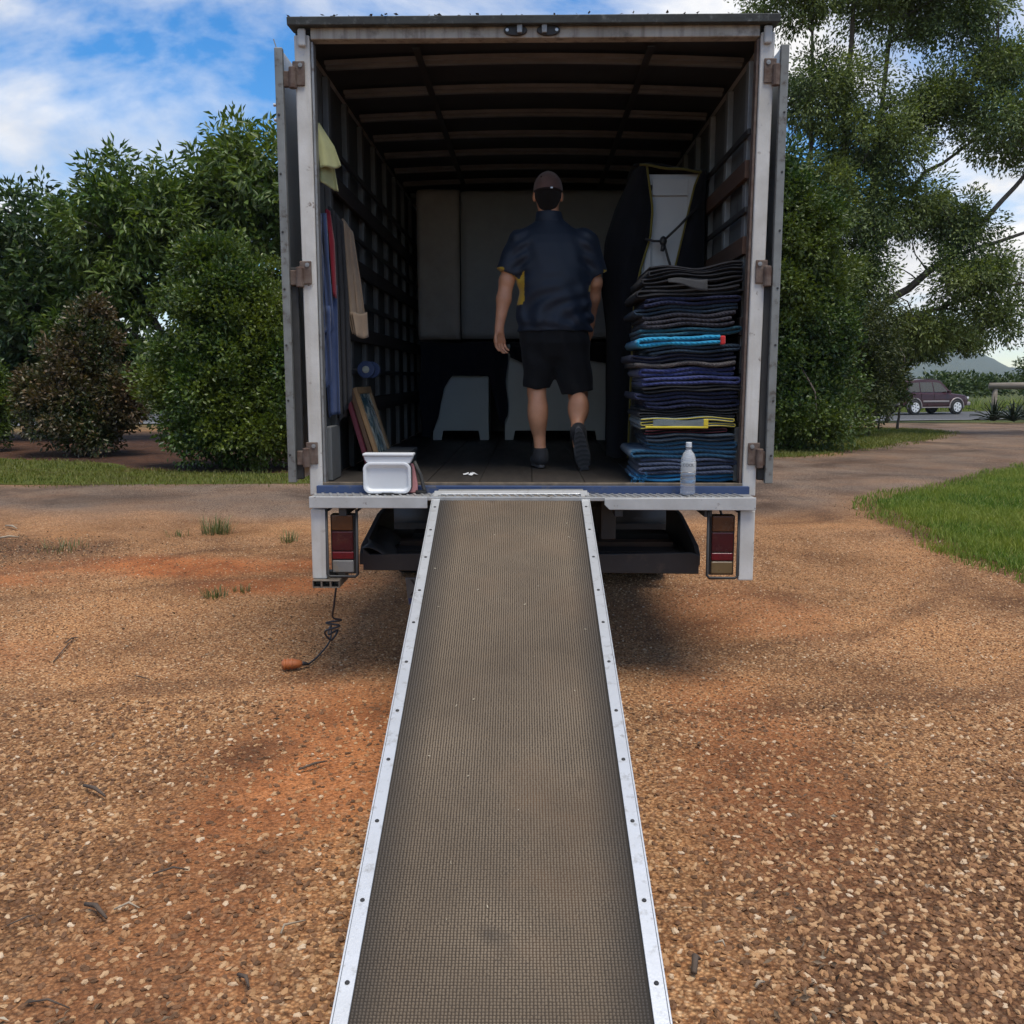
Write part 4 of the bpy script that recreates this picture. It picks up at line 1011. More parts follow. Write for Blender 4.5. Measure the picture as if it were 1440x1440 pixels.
for (ex, ez) in ((.70, 2.435), (1.01, 2.62), (.885, 2.20)):
    MB().tube([(kx, 5.965, kz_), ((kx + ex) / 2, 5.972, (kz_ + ez) / 2 - .006), (ex, 5.972, ez)], .0075, 8).build('cord_run', m_black, RC_, sm=True)
MB().lathe([(.004, -.03), (.018, -.02), (.024, 0), (.018, .02), (.004, .03)], (kx, 5.962, kz_), 'z', 10).build('knot', m_black, RC_, sm=True)
MB().tube([(kx, 5.96, kz_ - .02), (kx - .006, 5.955, kz_ - .06)], .012, 8).build('cord_end', m_black, RC_, sm=True)

# ------------------------------------------------------------------ things hung on the left wall
def hung(name, label, cat, fn, nu, nv, m, solid=.006, group=None, sub=0):
    p = np.array([fn(u, v) for u in (0, .5, 1) for v in (0, .5, 1)])
    root = thing(name, tuple(p.mean(0)[:2]) + (float(p[:, 2].min()),), label, cat, group)
    sheet('cloth_panel', fn, nu, nv, m, root, solid, sub)
    return root
m_tow = cloth('pale_olive_towelling', (.40, .40, .20), (.33, .33, .155), bump=.5)
def panel(L_, R_, d0, d1, fold=.012, nf=3.0, ph=0.0):
    """cloth between a left and a right edge; edges are (photo x, photo y) surveyed at depths d0 (left) and d1 (right)"""
    def fn(u, v):
        tl = np.linspace(0, 1, len(L_)); tr = np.linspace(0, 1, len(R_))
        a = at(np.interp(v, tl, [p[0] for p in L_]), np.interp(v, tl, [p[1] for p in L_]), d0)
        b = at(np.interp(v, tr, [p[0] for p in R_]), np.interp(v, tr, [p[1] for p in R_]), d1)
        p = a + (b - a) * u
        p[1] += fold * math.sin(2 * math.pi * nf * u + ph + 1.5 * v) * (.3 + .7 * v)
        p[2] += .006 * math.sin(5 * u + ph)
        p[0] = max(p[0], -1.098 if p[1] < 5.28 else -1.045)
        return p
    return fn
tw = hung('towel', 'pale olive green towel hung high beside the left post', 'towel', panel([(440, 170), (441, 215), (442, 255)], [(446, 172), (468, 225), (476, 268)], 4.99, 5.06, .02, 1.3), 20, 24, m_tow)
sheet('front_fold', panel([(442, 170), (446, 205), (450, 238)], [(448, 172), (470, 205), (480, 233)], 4.965, 5.03, .014, 1.2, 1), 20, 18, m_tow, tw, .006)
m_bl = cloth('blue_strap_cloth', (.045, .07, .155), (.03, .048, .11), bump=.4)
def loop_strap(label, x0, x1, y1, y0, d, m, w=.5, drift=10):
    """two strands joined by a rounded loop at the bottom"""
    fnL = []; c = (x0 + x1) / 2; h = (x1 - x0) / 2
    pts = [(x0 - drift * (1 - k / 10), y1 + (y0 - 14 - y1) * k / 10) for k in range(11)]
    pts += [(c - h * math.cos(math.pi * k / 6), y0 - 14 + 14 * math.sin(math.pi * k / 6)) for k in range(1, 6)]
    pts += [(x1 - drift * (1 - k / 10), y1 + (y0 - 14 - y1) * k / 10) for k in range(10, -1, -1)]
    root = thing('strap', tuple(at(c, y0, d)), label, 'strap')
    n = len(pts)
    def fn(u, v):
        i = min(n - 1, int(round(u * (n - 1)))); a = pts[max(0, i - 1)]; b = pts[min(n - 1, i + 1)]
        tx, ty = b[0] - a[0], b[1] - a[1]; l_ = math.hypot(tx, ty) or 1
        nx_, ny_ = -ty / l_, tx / l_
        q = at(pts[i][0] + nx_ * (v - .5) * 9, pts[i][1] + ny_ * (v - .5) * 9, d + .05 * u + .012 * math.sin(5 * v + 8 * u))
        q[0] = max(q[0], -1.085); return q
    MB().grid(fn, n - 1, 4).build('webbing', m, root, sm=True, solid=.008)
    return root
hung('trousers', 'blue trousers leg with stitched hem hung behind the straps', 'trousers', panel([(452, 400), (455, 500), (462, 588)], [(474, 400), (476, 500), (479, 580)], 5.10, 5.14, .012, 1.5), 14, 34, m_bl, .008)
loop_strap('blue cloth strap looped short beside the left post', 450, 464, 300, 470, 5.04, m_bl)
loop_strap('longer blue cloth strap looped lower beside the left post', 449, 461, 430, 542, 5.02, m_bl, drift=1)
hung('red_strap', 'dark red strap hanging between blue and black cloths', 'strap', panel([(457, 295), (462, 330), (468, 418)], [(464, 295), (470, 340), (473, 418)], 5.10, 5.12, .006, 1), 6, 24, cloth('dark_red_webbing', (.21, .012, .025), (.15, .01, .02)))
m_coat = cloth('black_coat_cloth', (.016, .017, .021), (.028, .029, .034), bump=.4)
hung('jacket', 'black jacket hung between the red strap and brown cloth', 'jacket', panel([(462, 290), (468, 420), (476, 600)], [(482, 310), (490, 430), (494, 560)], 5.17, 5.26, .02, 3), 40, 30, m_coat)
hung('jacket', 'charcoal jacket hung low behind the blue straps', 'jacket', panel([(448, 330), (450, 450), (456, 545)], [(466, 330), (474, 450), (480, 555)], 5.15, 5.2, .014, 2, 1), 30, 24, cloth('charcoal_coat', (.028, .03, .036)))
m_tan = cloth('tan_cloth', (.36, .26, .175), (.29, .20, .13), bump=.35)
tn = hung('tan_cloth', 'tan brown folded cloth hanging along the left wall', 'cloth', panel([(481, 308), (484, 365), (491, 445)], [(496, 325), (507, 390), (517, 468)], 5.36, 5.46, .012, 2.4, .6), 30, 30, m_tan, .008)
for k in range(3):
    sheet('folded_layer', panel([(489 + 3 * k, 440), (495 + 3 * k, 470 + 2 * k)], [(508 + 4 * k, 440), (512 + 3 * k, 473 + k)], 5.34 - .008 * k, 5.42 - .008 * k, .006, 1.5, k), 12, 8, m_tan, tn, .005)
for k, (yy, lab) in enumerate(((5.83, 'nearer blue tape roll with pale core on left wall peg'), (6.05, 'farther blue tape roll with pale core on left wall peg'))):
    r_ = thing('tape_roll', (-1.0, yy, 1.60), lab, 'tape roll', 'tape rolls on the wall pegs')
    c = (-1.0, yy, 1.645)
    MB().lathe([(.024, -.022), (.052, -.022), (.052, .022), (.024, .022)], c, 'y', 24).build('tape', mat('blue_tape', (.03, .05, .12), (.05, .075, .16), rough=.35, scale=30), r_, bevel=.002)
    MB().lathe([(.0, -.026), (.014, -.027), (.022, -.024), (.022, .024), (.014, .027), (.0, .026)], c, 'y', 16).build('core', mat('pale_core', (.45, .47, .38), (.3, .3, .25), rough=.5, scale=40), r_)
    MB().tube([(-1.09, yy, 1.645), (-.97, yy, 1.645)], .006, 6).build('peg', m_dull, r_)
# framed pictures leaning on the left wall
FR = [('oak', (.30, .18, .085)), ('walnut', (.10, .055, .03)), ('wine', (.12, .02, .035)), ('oak2', (.34, .22, .12))]
def leaning(label, y0, y1, xb, xt, z0, z1, m, pic, cat='picture'):
    root = thing('framed_picture', ((xb + xt) / 2, (y0 + y1) / 2, z0), label, cat)
    def Q(u, v, h):  # u along y, v up the slope, h out of the face
        t = Vector((xt - xb, 0, z1 - z0)).normalized(); nrm = Vector((t.z, 0, -t.x))
        return Vector((xb, y0, z0)) + Vector((xt - xb, 0, z1 - z0)) * v + Vector((0, y1 - y0, 0)) * u + nrm * h
    def slab(u0, u1, v0, v1, h0, h1):
        return MB().add([Q(u, v, h) for h in (h0, h1) for (u, v) in ((u0, v0), (u1, v0), (u1, v1), (u0, v1))], [(0, 3, 2, 1), (4, 5, 6, 7), (0, 1, 5, 4), (1, 2, 6, 5), (2, 3, 7, 6), (3, 0, 4, 7)])
    for (a, b, c, d) in ((0, 1, 0, .08), (0, 1, .92, 1), (0, .1, .081, .919), (.9, 1, .081, .919)): slab(a, b, c, d, 0, .022).build('frame_side', m, root, bevel=.002)
    slab(.101, .899, .081, .919, .002, .010).build('picture_print', pic, root)
    return root
gp = N('landscape_print'); tc = gp.n('ShaderNodeTexCoord').outputs['Object']
gp.l(gp.ramp(gp.noise(tc, 7, 5, .6, 1.5), [(.38, (.02, .05, .06)), (.48, (.08, .17, .2)), (.54, (.42, .42, .36)), (.66, (.6, .6, .55))]), gp.b.inputs['Base Color']); gp.b.inputs['Roughness'].default_value = .2
pl_ = mat('cream_print', (.5, .46, .38), (.4, .36, .3), rough=.4)
leaning('framed landscape print with oak frame leaning outermost on left wall', 5.52, 6.02, -.885, -1.03, 1.062, 1.535, mat('oak_frame', FR[0][1], rough=.5), gp.m)
leaning('walnut framed picture behind the oak framed print', 5.50, 5.98, -.915, -1.05, 1.062, 1.53, mat('walnut_frame', FR[1][1], rough=.5), pl_)
leaning('wine red edged frame against the left wall behind the others', 5.46, 5.94, -.945, -1.068, 1.062, 1.5, mat('wine_frame', FR[2][1], rough=.5), pl_)
bxs = thing('cardboard_box', (-.84, 5.72, ZF), 'low dark grey carton on the floor below the pictures', 'box')
bx('carton_body', mat('dark_carton', (.05, .055, .06), (.04, .043, .047), rough=.7), bxs, -.875, -.72, 5.42, 6.0, ZF + .002, 1.135, .004)
bx('carton_lid', mat('dark_carton_lid', (.065, .07, .075), (.05, .055, .06), rough=.7), bxs, -.879, -.716, 5.416, 6.004, 1.136, 1.16, .004)
for k, (x, y, a) in enumerate(((-.36, 5.32, .3), (-.33, 5.29, 1.2), (-.31, 5.33, 2.3))):
    b = MB(); c, s_ = math.cos(a) * .02, math.sin(a) * .02
    b.grid(lambda u, v: (x + c * (u - .5) * 1.6 - s_ * (v - .5), y + s_ * (u - .5) * 1.6 + c * (v - .5), ZF + .004 + .008 * u * u + .004 * v), 3, 2)
    tag(b.build('paper_scrap', mat('white_paper', (.75, .75, .74), (.68, .68, .67), rough=.8), solid=.0015), ('curled', 'largest', 'flat')[k] + ' white paper scrap of the three on the truck floor', 'paper', 'paper scraps on the truck floor')

# ------------------------------------------------------------------ cooler on the step
m_wp = mat('white_plastic', (.66, .67, .68), (.58, .59, .60), rough=.35, scale=4)
m_pk = mat('faded_pink_plastic', (.50, .22, .22), (.42, .18, .18), rough=.5, scale=6)
CO = thing('cooler_box', (-.725, 4.86, 1.008), 'small white cooler box with pink sides on the truck step', 'cooler')
def rrect(x0, x1, z0, z1, r, n=6):
    P = []
    for (cx_, cz_, a0) in ((x1 - r, z1 - r, 0), (x0 + r, z1 - r, 90), (x0 + r, z0 + r, 180), (x1 - r, z0 + r, 270)):
        for k in range(n + 1): a = R(a0 + 90 * k / n); P.append((cx_ + r * math.cos(a), cz_ + r * math.sin(a)))
    return P
x0, x1, zb, zt = -.850, -.607, 1.010, 1.168
# dished white lid hanging open at the front: rim, slope and recessed panel
outer = rrect(x0, x1, zb, zt, .035); mid = rrect(x0 + .012, x1 - .012, zb + .012, zt - .012, .028); inn = rrect(x0 + .022, x1 - .022, zb + .022, zt - .028, .02); n_ = len(outer)
b = MB(); V = [(p[0], 4.815, p[1]) for p in outer] + [(p[0], 4.790, p[1]) for p in outer] + [(p[0], 4.790, p[1]) for p in mid] + [(p[0], 4.806, p[1]) for p in inn]
F = []
for r_ in range(3):
    for k in range(n_): F.append((r_ * n_ + k, r_ * n_ + (k + 1) % n_, (r_ + 1) * n_ + (k + 1) % n_, (r_ + 1) * n_ + k))
F.append(tuple(range(3 * n_, 4 * n_))); F.append(tuple(range(n_ - 1, -1, -1)))
b.add(V, F); b.build('open_lid', m_wp, CO, bevel=.003, seg=3)
b = MB().prism(rrect(x0 - .006, x1 + .004, 1.0075, 1.17, .04), 4.817, 4.835, 'y'); b.build('lid_backing', m_rub, CO, bevel=.004)
b = MB(); b.prism([(x0 + .002, 1.0085), (x1 + .028, 1.0085), (x1 + .03, 1.05), (x1 + .012, 1.16), (x0 + .02, 1.16)], 4.838, 4.862, 'y')
b.build('pink_body', m_pk, CO, bevel=.006, seg=3)
b = MB(); b.prism([(x0 + .022, 1.162), (x1 - .006, 1.162), (x1 + .004, 1.178), (x1 + .012, 1.20), (x0 + .002, 1.20), (x0 + .008, 1.18)], 4.80, 4.862, 'y')
b.build('white_rim', m_wp, CO, bevel=.005, seg=3)
bx('rim_top', m_wp, CO, x0 - .002, x1 + .016, 4.792, 4.870, 1.2005, 1.215, .005)
MB().tube([(x1 + .012, 4.845, 1.17), (x1 + .045, 4.84, 1.10), (x1 + .062, 4.835, 1.03), (x1 + .075, 4.83, 1.016), (x1 + .02, 4.835, 1.012)], .010, 8).build('carry_strap', m_rub, CO, sm=True)
MB().tube([(x0 + .09, 4.80, 1.006), (x0 + .10, 4.775, 1.012), (x0 + .15, 4.775, 1.012), (x0 + .16, 4.80, 1.006)], .005, 6).build('latch', m_rub, CO, sm=True)
# ------------------------------------------------------------------ water bottle
def clear(name, colr, ior, rough=.02):
    g = N(name); g.b.inputs['Base Color'].default_value = (*colr, 1); g.b.inputs['Transmission Weight'].default_value = 1; g.b.inputs['IOR'].default_value = ior; g.b.inputs['Roughness'].default_value = rough
    return g.m
bp = at(967, 688, 4.80); bxp, byp, bz = float(bp[0]), 4.80, 1.008
BT = thing('water_bottle', (bxp, byp, bz), 'clear plastic water bottle half full standing on the truck step', 'bottle')
low = [(.0, .004), (.030, .0), (.0375, .006), (.039, .016), (.036, .022), (.039, .030), (.036, .037), (.039, .046), (.036, .054), (.039, .063), (.0385, .085), (.0365, .092), (.039, .10), (.0388, .118), (0, .1182)]
upp = [(.0388, .1185), (.0385, .165), (.036, .185), (.028, .207), (.017, .222), (.0135, .228), (.0135, .238), (.0165, .240), (.0165, .244), (.0135, .246)]
gw = N('filled_bottle_plastic'); gw.b.inputs['Base Color'].default_value = (.95, .97, 1, 1); gw.b.inputs['Transmission Weight'].default_value = .86; gw.b.inputs['IOR'].default_value = 1.4; gw.b.inputs['Roughness'].default_value = .03
MB().lathe(low, (bxp, byp, bz), 'z', 28).build('water_filled_base', gw.m, BT, sm=True)
b = MB(); b.lathe(upp, (bxp, byp, bz), 'z', 28); b.f = b.f[:-2]
gs = N('clear_bottle_plastic'); gs.b.inputs['Base Color'].default_value = (.9, .93, .95, 1); gs.b.inputs['Transmission Weight'].default_value = .75; gs.b.inputs['IOR'].default_value = 1.4; gs.b.inputs['Roughness'].default_value = .06
b.build('bottle_shell', gs.m, BT, sm=True, solid=.0012)
MB().lathe([(.0, .266), (.014, .266), (.0155, .262), (.0155, .245), (.0148, .244)], (bxp, byp, bz), 'z', 20).build('cap', mat('frosted_cap', (.55, .58, .6), (.5, .53, .55), rough=.35), BT, bevel=.001)
lb = MB(); rl_ = .0395
lb.grid(lambda u, v: (bxp + rl_ * math.cos(R(190 + 160 * u)), byp + rl_ * math.sin(R(190 + 160 * u)), bz + .118 + .05 * v), 24, 1)
gl = N('film_label'); gl.b.inputs['Base Color'].default_value = (.75, .78, .78, 1); gl.b.inputs['Roughness'].default_value = .4
tr_ = gl.n('ShaderNodeBsdfTransparent'); ms = gl.n('ShaderNodeMixShader', {0: .55}); gl.l(gl.b.outputs[0], ms.inputs[1]); gl.l(tr_.outputs[0], ms.inputs[2]); gl.l(ms.outputs[0], gl.out.inputs[0])
lb.build('label', gl.m, BT, sm=True)
me = text_mesh('COOL', .021, .0002)
for v in me.vertices:
    a = R(262) + v.co.x * 1.0 / .0402; r0 = .0402 + v.co.z
    v.co = (r0 * math.cos(a), r0 * math.sin(a), v.co.y)
lt = link('label_letters', me, mat('label_ink', (.015, .015, .018), rough=.5), None, Vector((bxp, byp, bz + .152))); _world[lt.name] = tuple(lt.location); adopt(lt, BT)

# ------------------------------------------------------------------ trailer socket block, cord and orange plug
SB = thing('tube_block', (-1.04, 4.83, .5), 'block of three rusty square tubes hanging under the left tail lamp', 'block')
m_tube = mat('rusty_grey_tube', (.17, .145, .115), (.10, .075, .055), rough=.75, scale=18, bump=.4)
bx0, bz0 = -1.105, .536
for k in range(3):
    xa = bx0 + k * .046
    b = MB()
    b.box(xa, xa + .0455, 4.70, 4.95, bz0, bz0 + .004); b.box(xa, xa + .0455, 4.70, 4.95, bz0 + .034, bz0 + .038)
    b.box(xa, xa + .004, 4.7003, 4.9497, bz0 + .0041, bz0 + .0339); b.box(xa + .0415, xa + .0455, 4.7003, 4.9497, bz0 + .0041, bz0 + .0339)
    b.box(xa + .005, xa + .041, 4.76, 4.765, bz0 + .0045, bz0 + .0335)
    b.build('square_tube', m_tube, SB)
MB().box(bx0 + .02, bx0 + .10, 4.80, 4.86, bz0 + .0385, .60).build('mount', m_black, SB)
def rope(name, label, pts, r, m, cat):
    # Catmull-Rom through the points
    P = [Vector(p) for p in pts]; Q = []
    for i in range(len(P) - 1):
        a = P[max(0, i - 1)]; b = P[i]; c = P[i + 1]; d = P[min(len(P) - 1, i + 2)]
        for k in range(6):
            t = k / 6; Q.append(.5 * ((2 * b) + (c - a) * t + (2 * a - 5 * b + 4 * c - d) * t * t + (3 * b - a - 3 * c + d) * t ** 3))
    Q.append(P[-1])
    o = MB().tube(Q, r, 7).build(name, m, sm=True); tag(o, label, cat); return o
m_cord = mat('black_cable', (.018, .018, .022), (.03, .03, .035), rough=.5, scale=10)
def gp_(x, y): q = at(x, y, 5.0); r = (q - np.array([0, 0, CAM_Z])); k = -(CAM_Z - .012) / r[2]; return tuple(np.array([0, 0, CAM_Z]) + r * k)
c0 = at(474, 822, 4.88); c1 = at(470, 858, 4.9)
rope('trailing_cord', 'thin black cord hanging from the tube block down to the gravel', [(c0[0], 4.88, .54), (c1[0], 4.9, .40), tuple(at(468, 868, 4.93)), tuple(at(480, 872, 4.95)), tuple(at(458, 876, 4.97)), tuple(at(478, 880, 4.95)), tuple(at(457, 888, 4.98)), tuple(at(466, 900, 5.0)), tuple(at(475, 886, 5.03)), tuple(at(462, 892, 5.02)), gp_(466, 897)[:2] + (.09,), gp_(464, 905)[:2] + (.03,), gp_(448, 922), gp_(434, 934)], .0055, m_cord, 'cord')
pc = gp_(412, 938)
PG = thing('power_plug', (pc[0], pc[1], 0), 'faded orange plug lying on the gravel at the cord end', 'plug')
m_or = mat('faded_orange_plastic', (.45, .13, .03), (.33, .09, .025), rough=.55, scale=14, bump=.3, dirt=(.16, .08, .04), dscale=18)
b = MB().lathe([(.0, -.062), (.024, -.06), (.031, -.045), (.033, -.01), (.030, .015), (.024, .035), (.014, .05), (.0, .052)], (0, 0, 0), 'x', 14)
rot = Matrix.Rotation(R(14), 3, 'Z')
b.v = [tuple(rot @ Vector((p[0], p[1] * 1.0, p[2] * .85)) + Vector((pc[0], pc[1], .03))) for p in b.v]; b.build('plug_body', m_or, PG, sm=True)
for k in range(3):
    b = MB().lathe([(.0335, -.006), (.036, -.003), (.036, .003), (.0335, .006)], (-.045 + .02 * k, 0, 0), 'x', 14)
    b.v = [tuple(rot @ Vector((p[0], p[1], p[2] * .85)) + Vector((pc[0], pc[1], .0305))) for p in b.v]; b.build('grip_ring', m_or, PG, sm=True)
MB().tube([(pc[0] + .045, pc[1] + .012, .03), gp_(434, 934)], [.012, .008], 8).build('cord_sleeve', m_cord, PG, sm=True)
# ------------------------------------------------------------------ the man walking into the truck
def sdf_mesh(prims, lo, hi, h, post=None):
    """smooth-union of simple solids turned into one surface (naive surface nets)"""
    lo = np.array(lo); n = np.ceil((np.array(hi) - lo) / h).astype(int) + 1
    ax = [lo[k] + h * np.arange(n[k]) for k in range(3)]
    D = np.full(tuple(n), .5, dtype=np.float32)
    for p in prims:
        kind, bl, bh, fn, k = p
        i0 = np.clip(((np.array(bl) - .05 - lo) / h).astype(int), 0, n); i1 = np.clip(((np.array(bh) + .05 - lo) / h).astype(int) + 2, 0, n)
        sl = tuple(slice(a, b) for a, b in zip(i0, i1))
        X, Y, Z = np.meshgrid(ax[0][sl[0]], ax[1][sl[1]], ax[2][sl[2]], indexing='ij')
        if X.size == 0: continue
        d = fn(X, Y, Z); c = D[sl]
        if kind == 'add':
            if k <= 0: D[sl] = np.minimum(c, d)
            else:
                t = np.clip(.5 + .5 * (c - d) / k, 0, 1); D[sl] = c * (1 - t) + d * t - k * t * (1 - t)
        elif kind == 'cut': D[sl] = np.maximum(c, d)
        elif kind == 'push': D[sl] = c + d
    D[0] = D[-1] = .5; D[:, 0] = D[:, -1] = .5; D[:, :, 0] = D[:, :, -1] = .5
    S = D < 0
    cnt = np.zeros(tuple(n - 1)); P = np.zeros(tuple(n - 1) + (3,))
    I = np.stack(np.meshgrid(*[np.arange(k - 1) for k in n], indexing='ij'), -1).astype(float)
    def corner(o): return tuple(slice(o[k], o[k] + n[k] - 1) for k in range(3))
    for axis in range(3):
        oth = [k for k in range(3) if k != axis]
        for a in (0, 1):
            for b in (0, 1):
                o0 = [0, 0, 0]; o0[oth[0]] = a; o0[oth[1]] = b; o1 = list(o0); o1[axis] = 1
                d0, d1 = D[corner(o0)], D[corner(o1)]; m = (d0 < 0) != (d1 < 0)
                t = np.where(m, d0 / np.where(m, d0 - d1, 1), 0)
                q = np.zeros(d0.shape + (3,)); q[...] = o0; q[..., axis] = t
                P += np.where(m[..., None], q, 0); cnt += m
    act = cnt > 0
    vid = np.full(act.shape, -1, dtype=np.int64); vid[act] = np.arange(act.sum())
    V = (I[act] + P[act] / cnt[act][:, None]) * h + lo
    Fs = []
    for axis in range(3):
        o = [k for k in range(3) if k != axis]
        s0 = [slice(1, -1)] * 3; s1 = [slice(1, -1)] * 3
        s0[axis] = slice(0, n[axis] - 1); s1[axis] = slice(1, n[axis])
        a_, b_ = S[tuple(s0)], S[tuple(s1)]
        for flip, m in ((False, a_ & ~b_), (True, ~a_ & b_)):
            J = np.argwhere(m)
            if len(J) == 0: continue
            J = J.copy(); J[:, o[0]] += 1; J[:, o[1]] += 1
            def cell(da, db):
                q = J.copy(); q[:, o[0]] += da; q[:, o[1]] += db; return vid[q[:, 0], q[:, 1], q[:, 2]]
            quad = np.stack([cell(-1, -1), cell(0, -1), cell(0, 0), cell(-1, 0)], -1)
            if flip ^ (axis == 1): quad = quad[:, ::-1]
            Fs.append(quad)
    F = np.concatenate(Fs); F = F[(F >= 0).all(1)]
    # light relaxation takes the voxel steps out
    for _ in range(2):
        acc = np.zeros_like(V); c = np.zeros(len(V))
        for k in range(4):
            np.add.at(acc, F[:, k], V[F[:, (k + 1) % 4]]); np.add.at(c, F[:, k], 1)
            np.add.at(acc, F[:, k], V[F[:, (k - 1) % 4]]); np.add.at(c, F[:, k], 1)
        V = V * .5 + .5 * acc / np.maximum(c, 1)[:, None]
    return V, F
def cone(a, b, ra, rb, k=.02, sc=(1, 1, 1), cap=None):
    a, b = np.array(a, float), np.array(b, float); s = np.array(sc)
    def fn(X, Y, Z):
        u = [(X - a[0]) * s[0], (Y - a[1]) * s[1], (Z - a[2]) * s[2]]; d = (b - a) * s; L_ = max(1e-9, d @ d)
        t = np.clip((u[0] * d[0] + u[1] * d[1] + u[2] * d[2]) / L_, 0, 1)
        q = np.sqrt((u[0] - t * d[0]) ** 2 + (u[1] - t * d[1]) ** 2 + (u[2] - t * d[2]) ** 2) - (ra + (rb - ra) * t)
        if cap == 'end':   # flat end at b
            l_ = math.sqrt(L_); q = np.maximum(q, (u[0] * d[0] + u[1] * d[1] + u[2] * d[2]) / l_ - l_)
        return q
    r = max(ra, rb) / min(sc); return ('add', np.minimum(a, b) - r, np.maximum(a, b) + r, fn, k)
def ball(c, r, k=.02):
    c = np.array(c, float); r = np.array(r, float)
    return ('add', c - r, c + r, lambda X, Y, Z: (np.sqrt(((X - c[0]) / r[0]) ** 2 + ((Y - c[1]) / r[1]) ** 2 + ((Z - c[2]) / r[2]) ** 2) - 1) * r.min(), k)
def loft(sec, k=.02):
    """stack of ellipses: z, cx, cy, rx, ry"""
    s = np.array(sec, float); s = s[s[:, 0].argsort()]
    def fn(X, Y, Z):
        g = [np.interp(Z, s[:, 0], s[:, j]) for j in range(1, 5)]
        q = (np.sqrt(((X - g[0]) / g[2]) ** 2 + ((Y - g[1]) / g[3]) ** 2) - 1) * np.minimum(g[2], g[3])
        return np.maximum(q, np.maximum(s[0, 0] - Z, Z - s[-1, 0]))
    r = s[:, 3:5].max(); return ('add', (s[:, 1].min() - r, s[:, 2].min() - r, s[0, 0]), (s[:, 1].max() + r, s[:, 2].max() + r, s[-1, 0]), fn, k)
PX, PY = 0.0, 5.76
MAN = thing('person', (.17, 5.76, ZF), 'man in brown cap, navy polo shirt and black shorts walking into the truck', 'person')
def body_obj(name, prims, lo, hi, h, m, parent=MAN, mats=None, pick=None):
    V, F = sdf_mesh(prims, lo, hi, h)
    org = np.array([(V[:, 0].min() + V[:, 0].max()) / 2, (V[:, 1].min() + V[:, 1].max()) / 2, V[:, 2].min()])
    me = np_mesh(name, V - org, F, True)
    o = link(name, me, mats or m, None, Vector(org)); _world[o.name] = tuple(org); adopt(o, parent)
    if pick is not None:
        C = V[F].mean(1); e1 = V[F[:, 1]] - V[F[:, 0]]; e2 = V[F[:, 2]] - V[F[:, 0]]; nr = np.cross(e1, e2); nr /= np.linalg.norm(nr, axis=1)[:, None] + 1e-9
        me.polygons.foreach_set('material_index', pick(C, nr).astype(np.int32))
    return o
# skin
gsk = N('sunned_skin'); tc = gsk.n('ShaderNodeTexCoord').outputs['Object']
gsk.l(gsk.ramp(gsk.noise(tc, 14, 5, .6), [(.3, (.62, .30, .17)), (.7, (.50, .225, .12))]), gsk.b.inputs['Base Color'])
gsk.b.inputs['Roughness'].default_value = .5; gsk.b.inputs['Subsurface Weight'].default_value = .12; gsk.b.inputs['Subsurface Radius'].default_value = (.02, .008, .004)
gsk.bump(gsk.noise(tc, 160, 3, .6), .25, .002)
HC = np.array([.103, 5.79, 2.672])
kL, aL, hL = (.040, 5.80, 1.51), (.064, 5.765, 1.145), (.062, 5.78, 1.90)
kR, aR, hR = (.292, 5.815, 1.49), (.280, 5.625, 1.285), (.23, 5.78, 1.90)
sL, eL, wL = (-.060, 5.77, 2.375), (-.140, 5.755, 2.165), (-.183, 5.715, 1.895)
sR, eR, wR = (.330, 5.77, 2.375), (.387, 5.815, 2.16), (.372, 5.93, 1.945)
def V3(*a): return np.array(a, float)
prims = [
    # torso, pelvis (under the clothes)
    loft([(1.84, .146, 5.78, .17, .115), (1.95, .146, 5.775, .185, .13), (2.1, .14, 5.775, .18, .125), (2.25, .135, 5.775, .185, .12), (2.37, .13, 5.775, .18, .105), (2.45, .12, 5.775, .12, .08)], .03),
    cone((.115, 5.765, 2.44), (.105, 5.782, 2.60), .066, .058, .03),
    ball(HC + V3(0, -.008, .012), (.076, .092, .105), .02), ball(HC + V3(0, .022, -.05), (.058, .065, .075), .03),
    ball(HC + V3(0, .096, -.03), (.014, .02, .026), .012), ball(HC + V3(0, .07, .005), (.05, .022, .014), .015), ball(HC + V3(0, .072, -.105), (.026, .02, .018), .02), ball(HC + V3(0, .082, -.068), (.024, .012, .009), .01),
    ball(HC + V3(-.081, -.002, -.02), (.011, .019, .033), .008), ball(HC + V3(.081, -.002, -.02), (.011, .019, .033), .008),
    # arms
    cone(sL, eL, .056, .044, .03), cone(eL, tuple(np.array(eL) * .6 + np.array(wL) * .4), .044, .043, .02), cone(tuple(np.array(eL) * .6 + np.array(wL) * .4), wL, .043, .027, .02), ball(np.array(eL) + V3(0, -.03, .0), (.028, .024, .03), .02),
    cone(sR, eR, .056, .044, .03), cone(eR, tuple(np.array(eR) * .6 + np.array(wR) * .4), .044, .042, .02), cone(tuple(np.array(eR) * .6 + np.array(wR) * .4), wR, .042, .027, .02), ball(np.array(eR) + V3(.005, -.028, 0), (.028, .024, .03), .02),
    # legs
    cone(hL, kL, .088, .056, .03), cone(hR, kR, .088, .058, .03),
    cone(kL, aL, .052, .034, .02), ball((.047, 5.755, 1.395), (.058, .056, .115), .04), ball((.03, 5.75, 1.40), (.03, .04, .09), .03), ball((.066, 5.75, 1.385), (.03, .04, .085), .03),
    cone(kR, aR, .054, .035, .02), ball((.290, 5.715, 1.425), (.060, .062, .085), .04), ball((.312, 5.70, 1.42), (.03, .045, .06), .03),
    cone(aL, (.064, 5.80, 1.085), .034, .036, .02), cone(aR, (.288, 5.60, 1.20), .034, .034, .02),
]
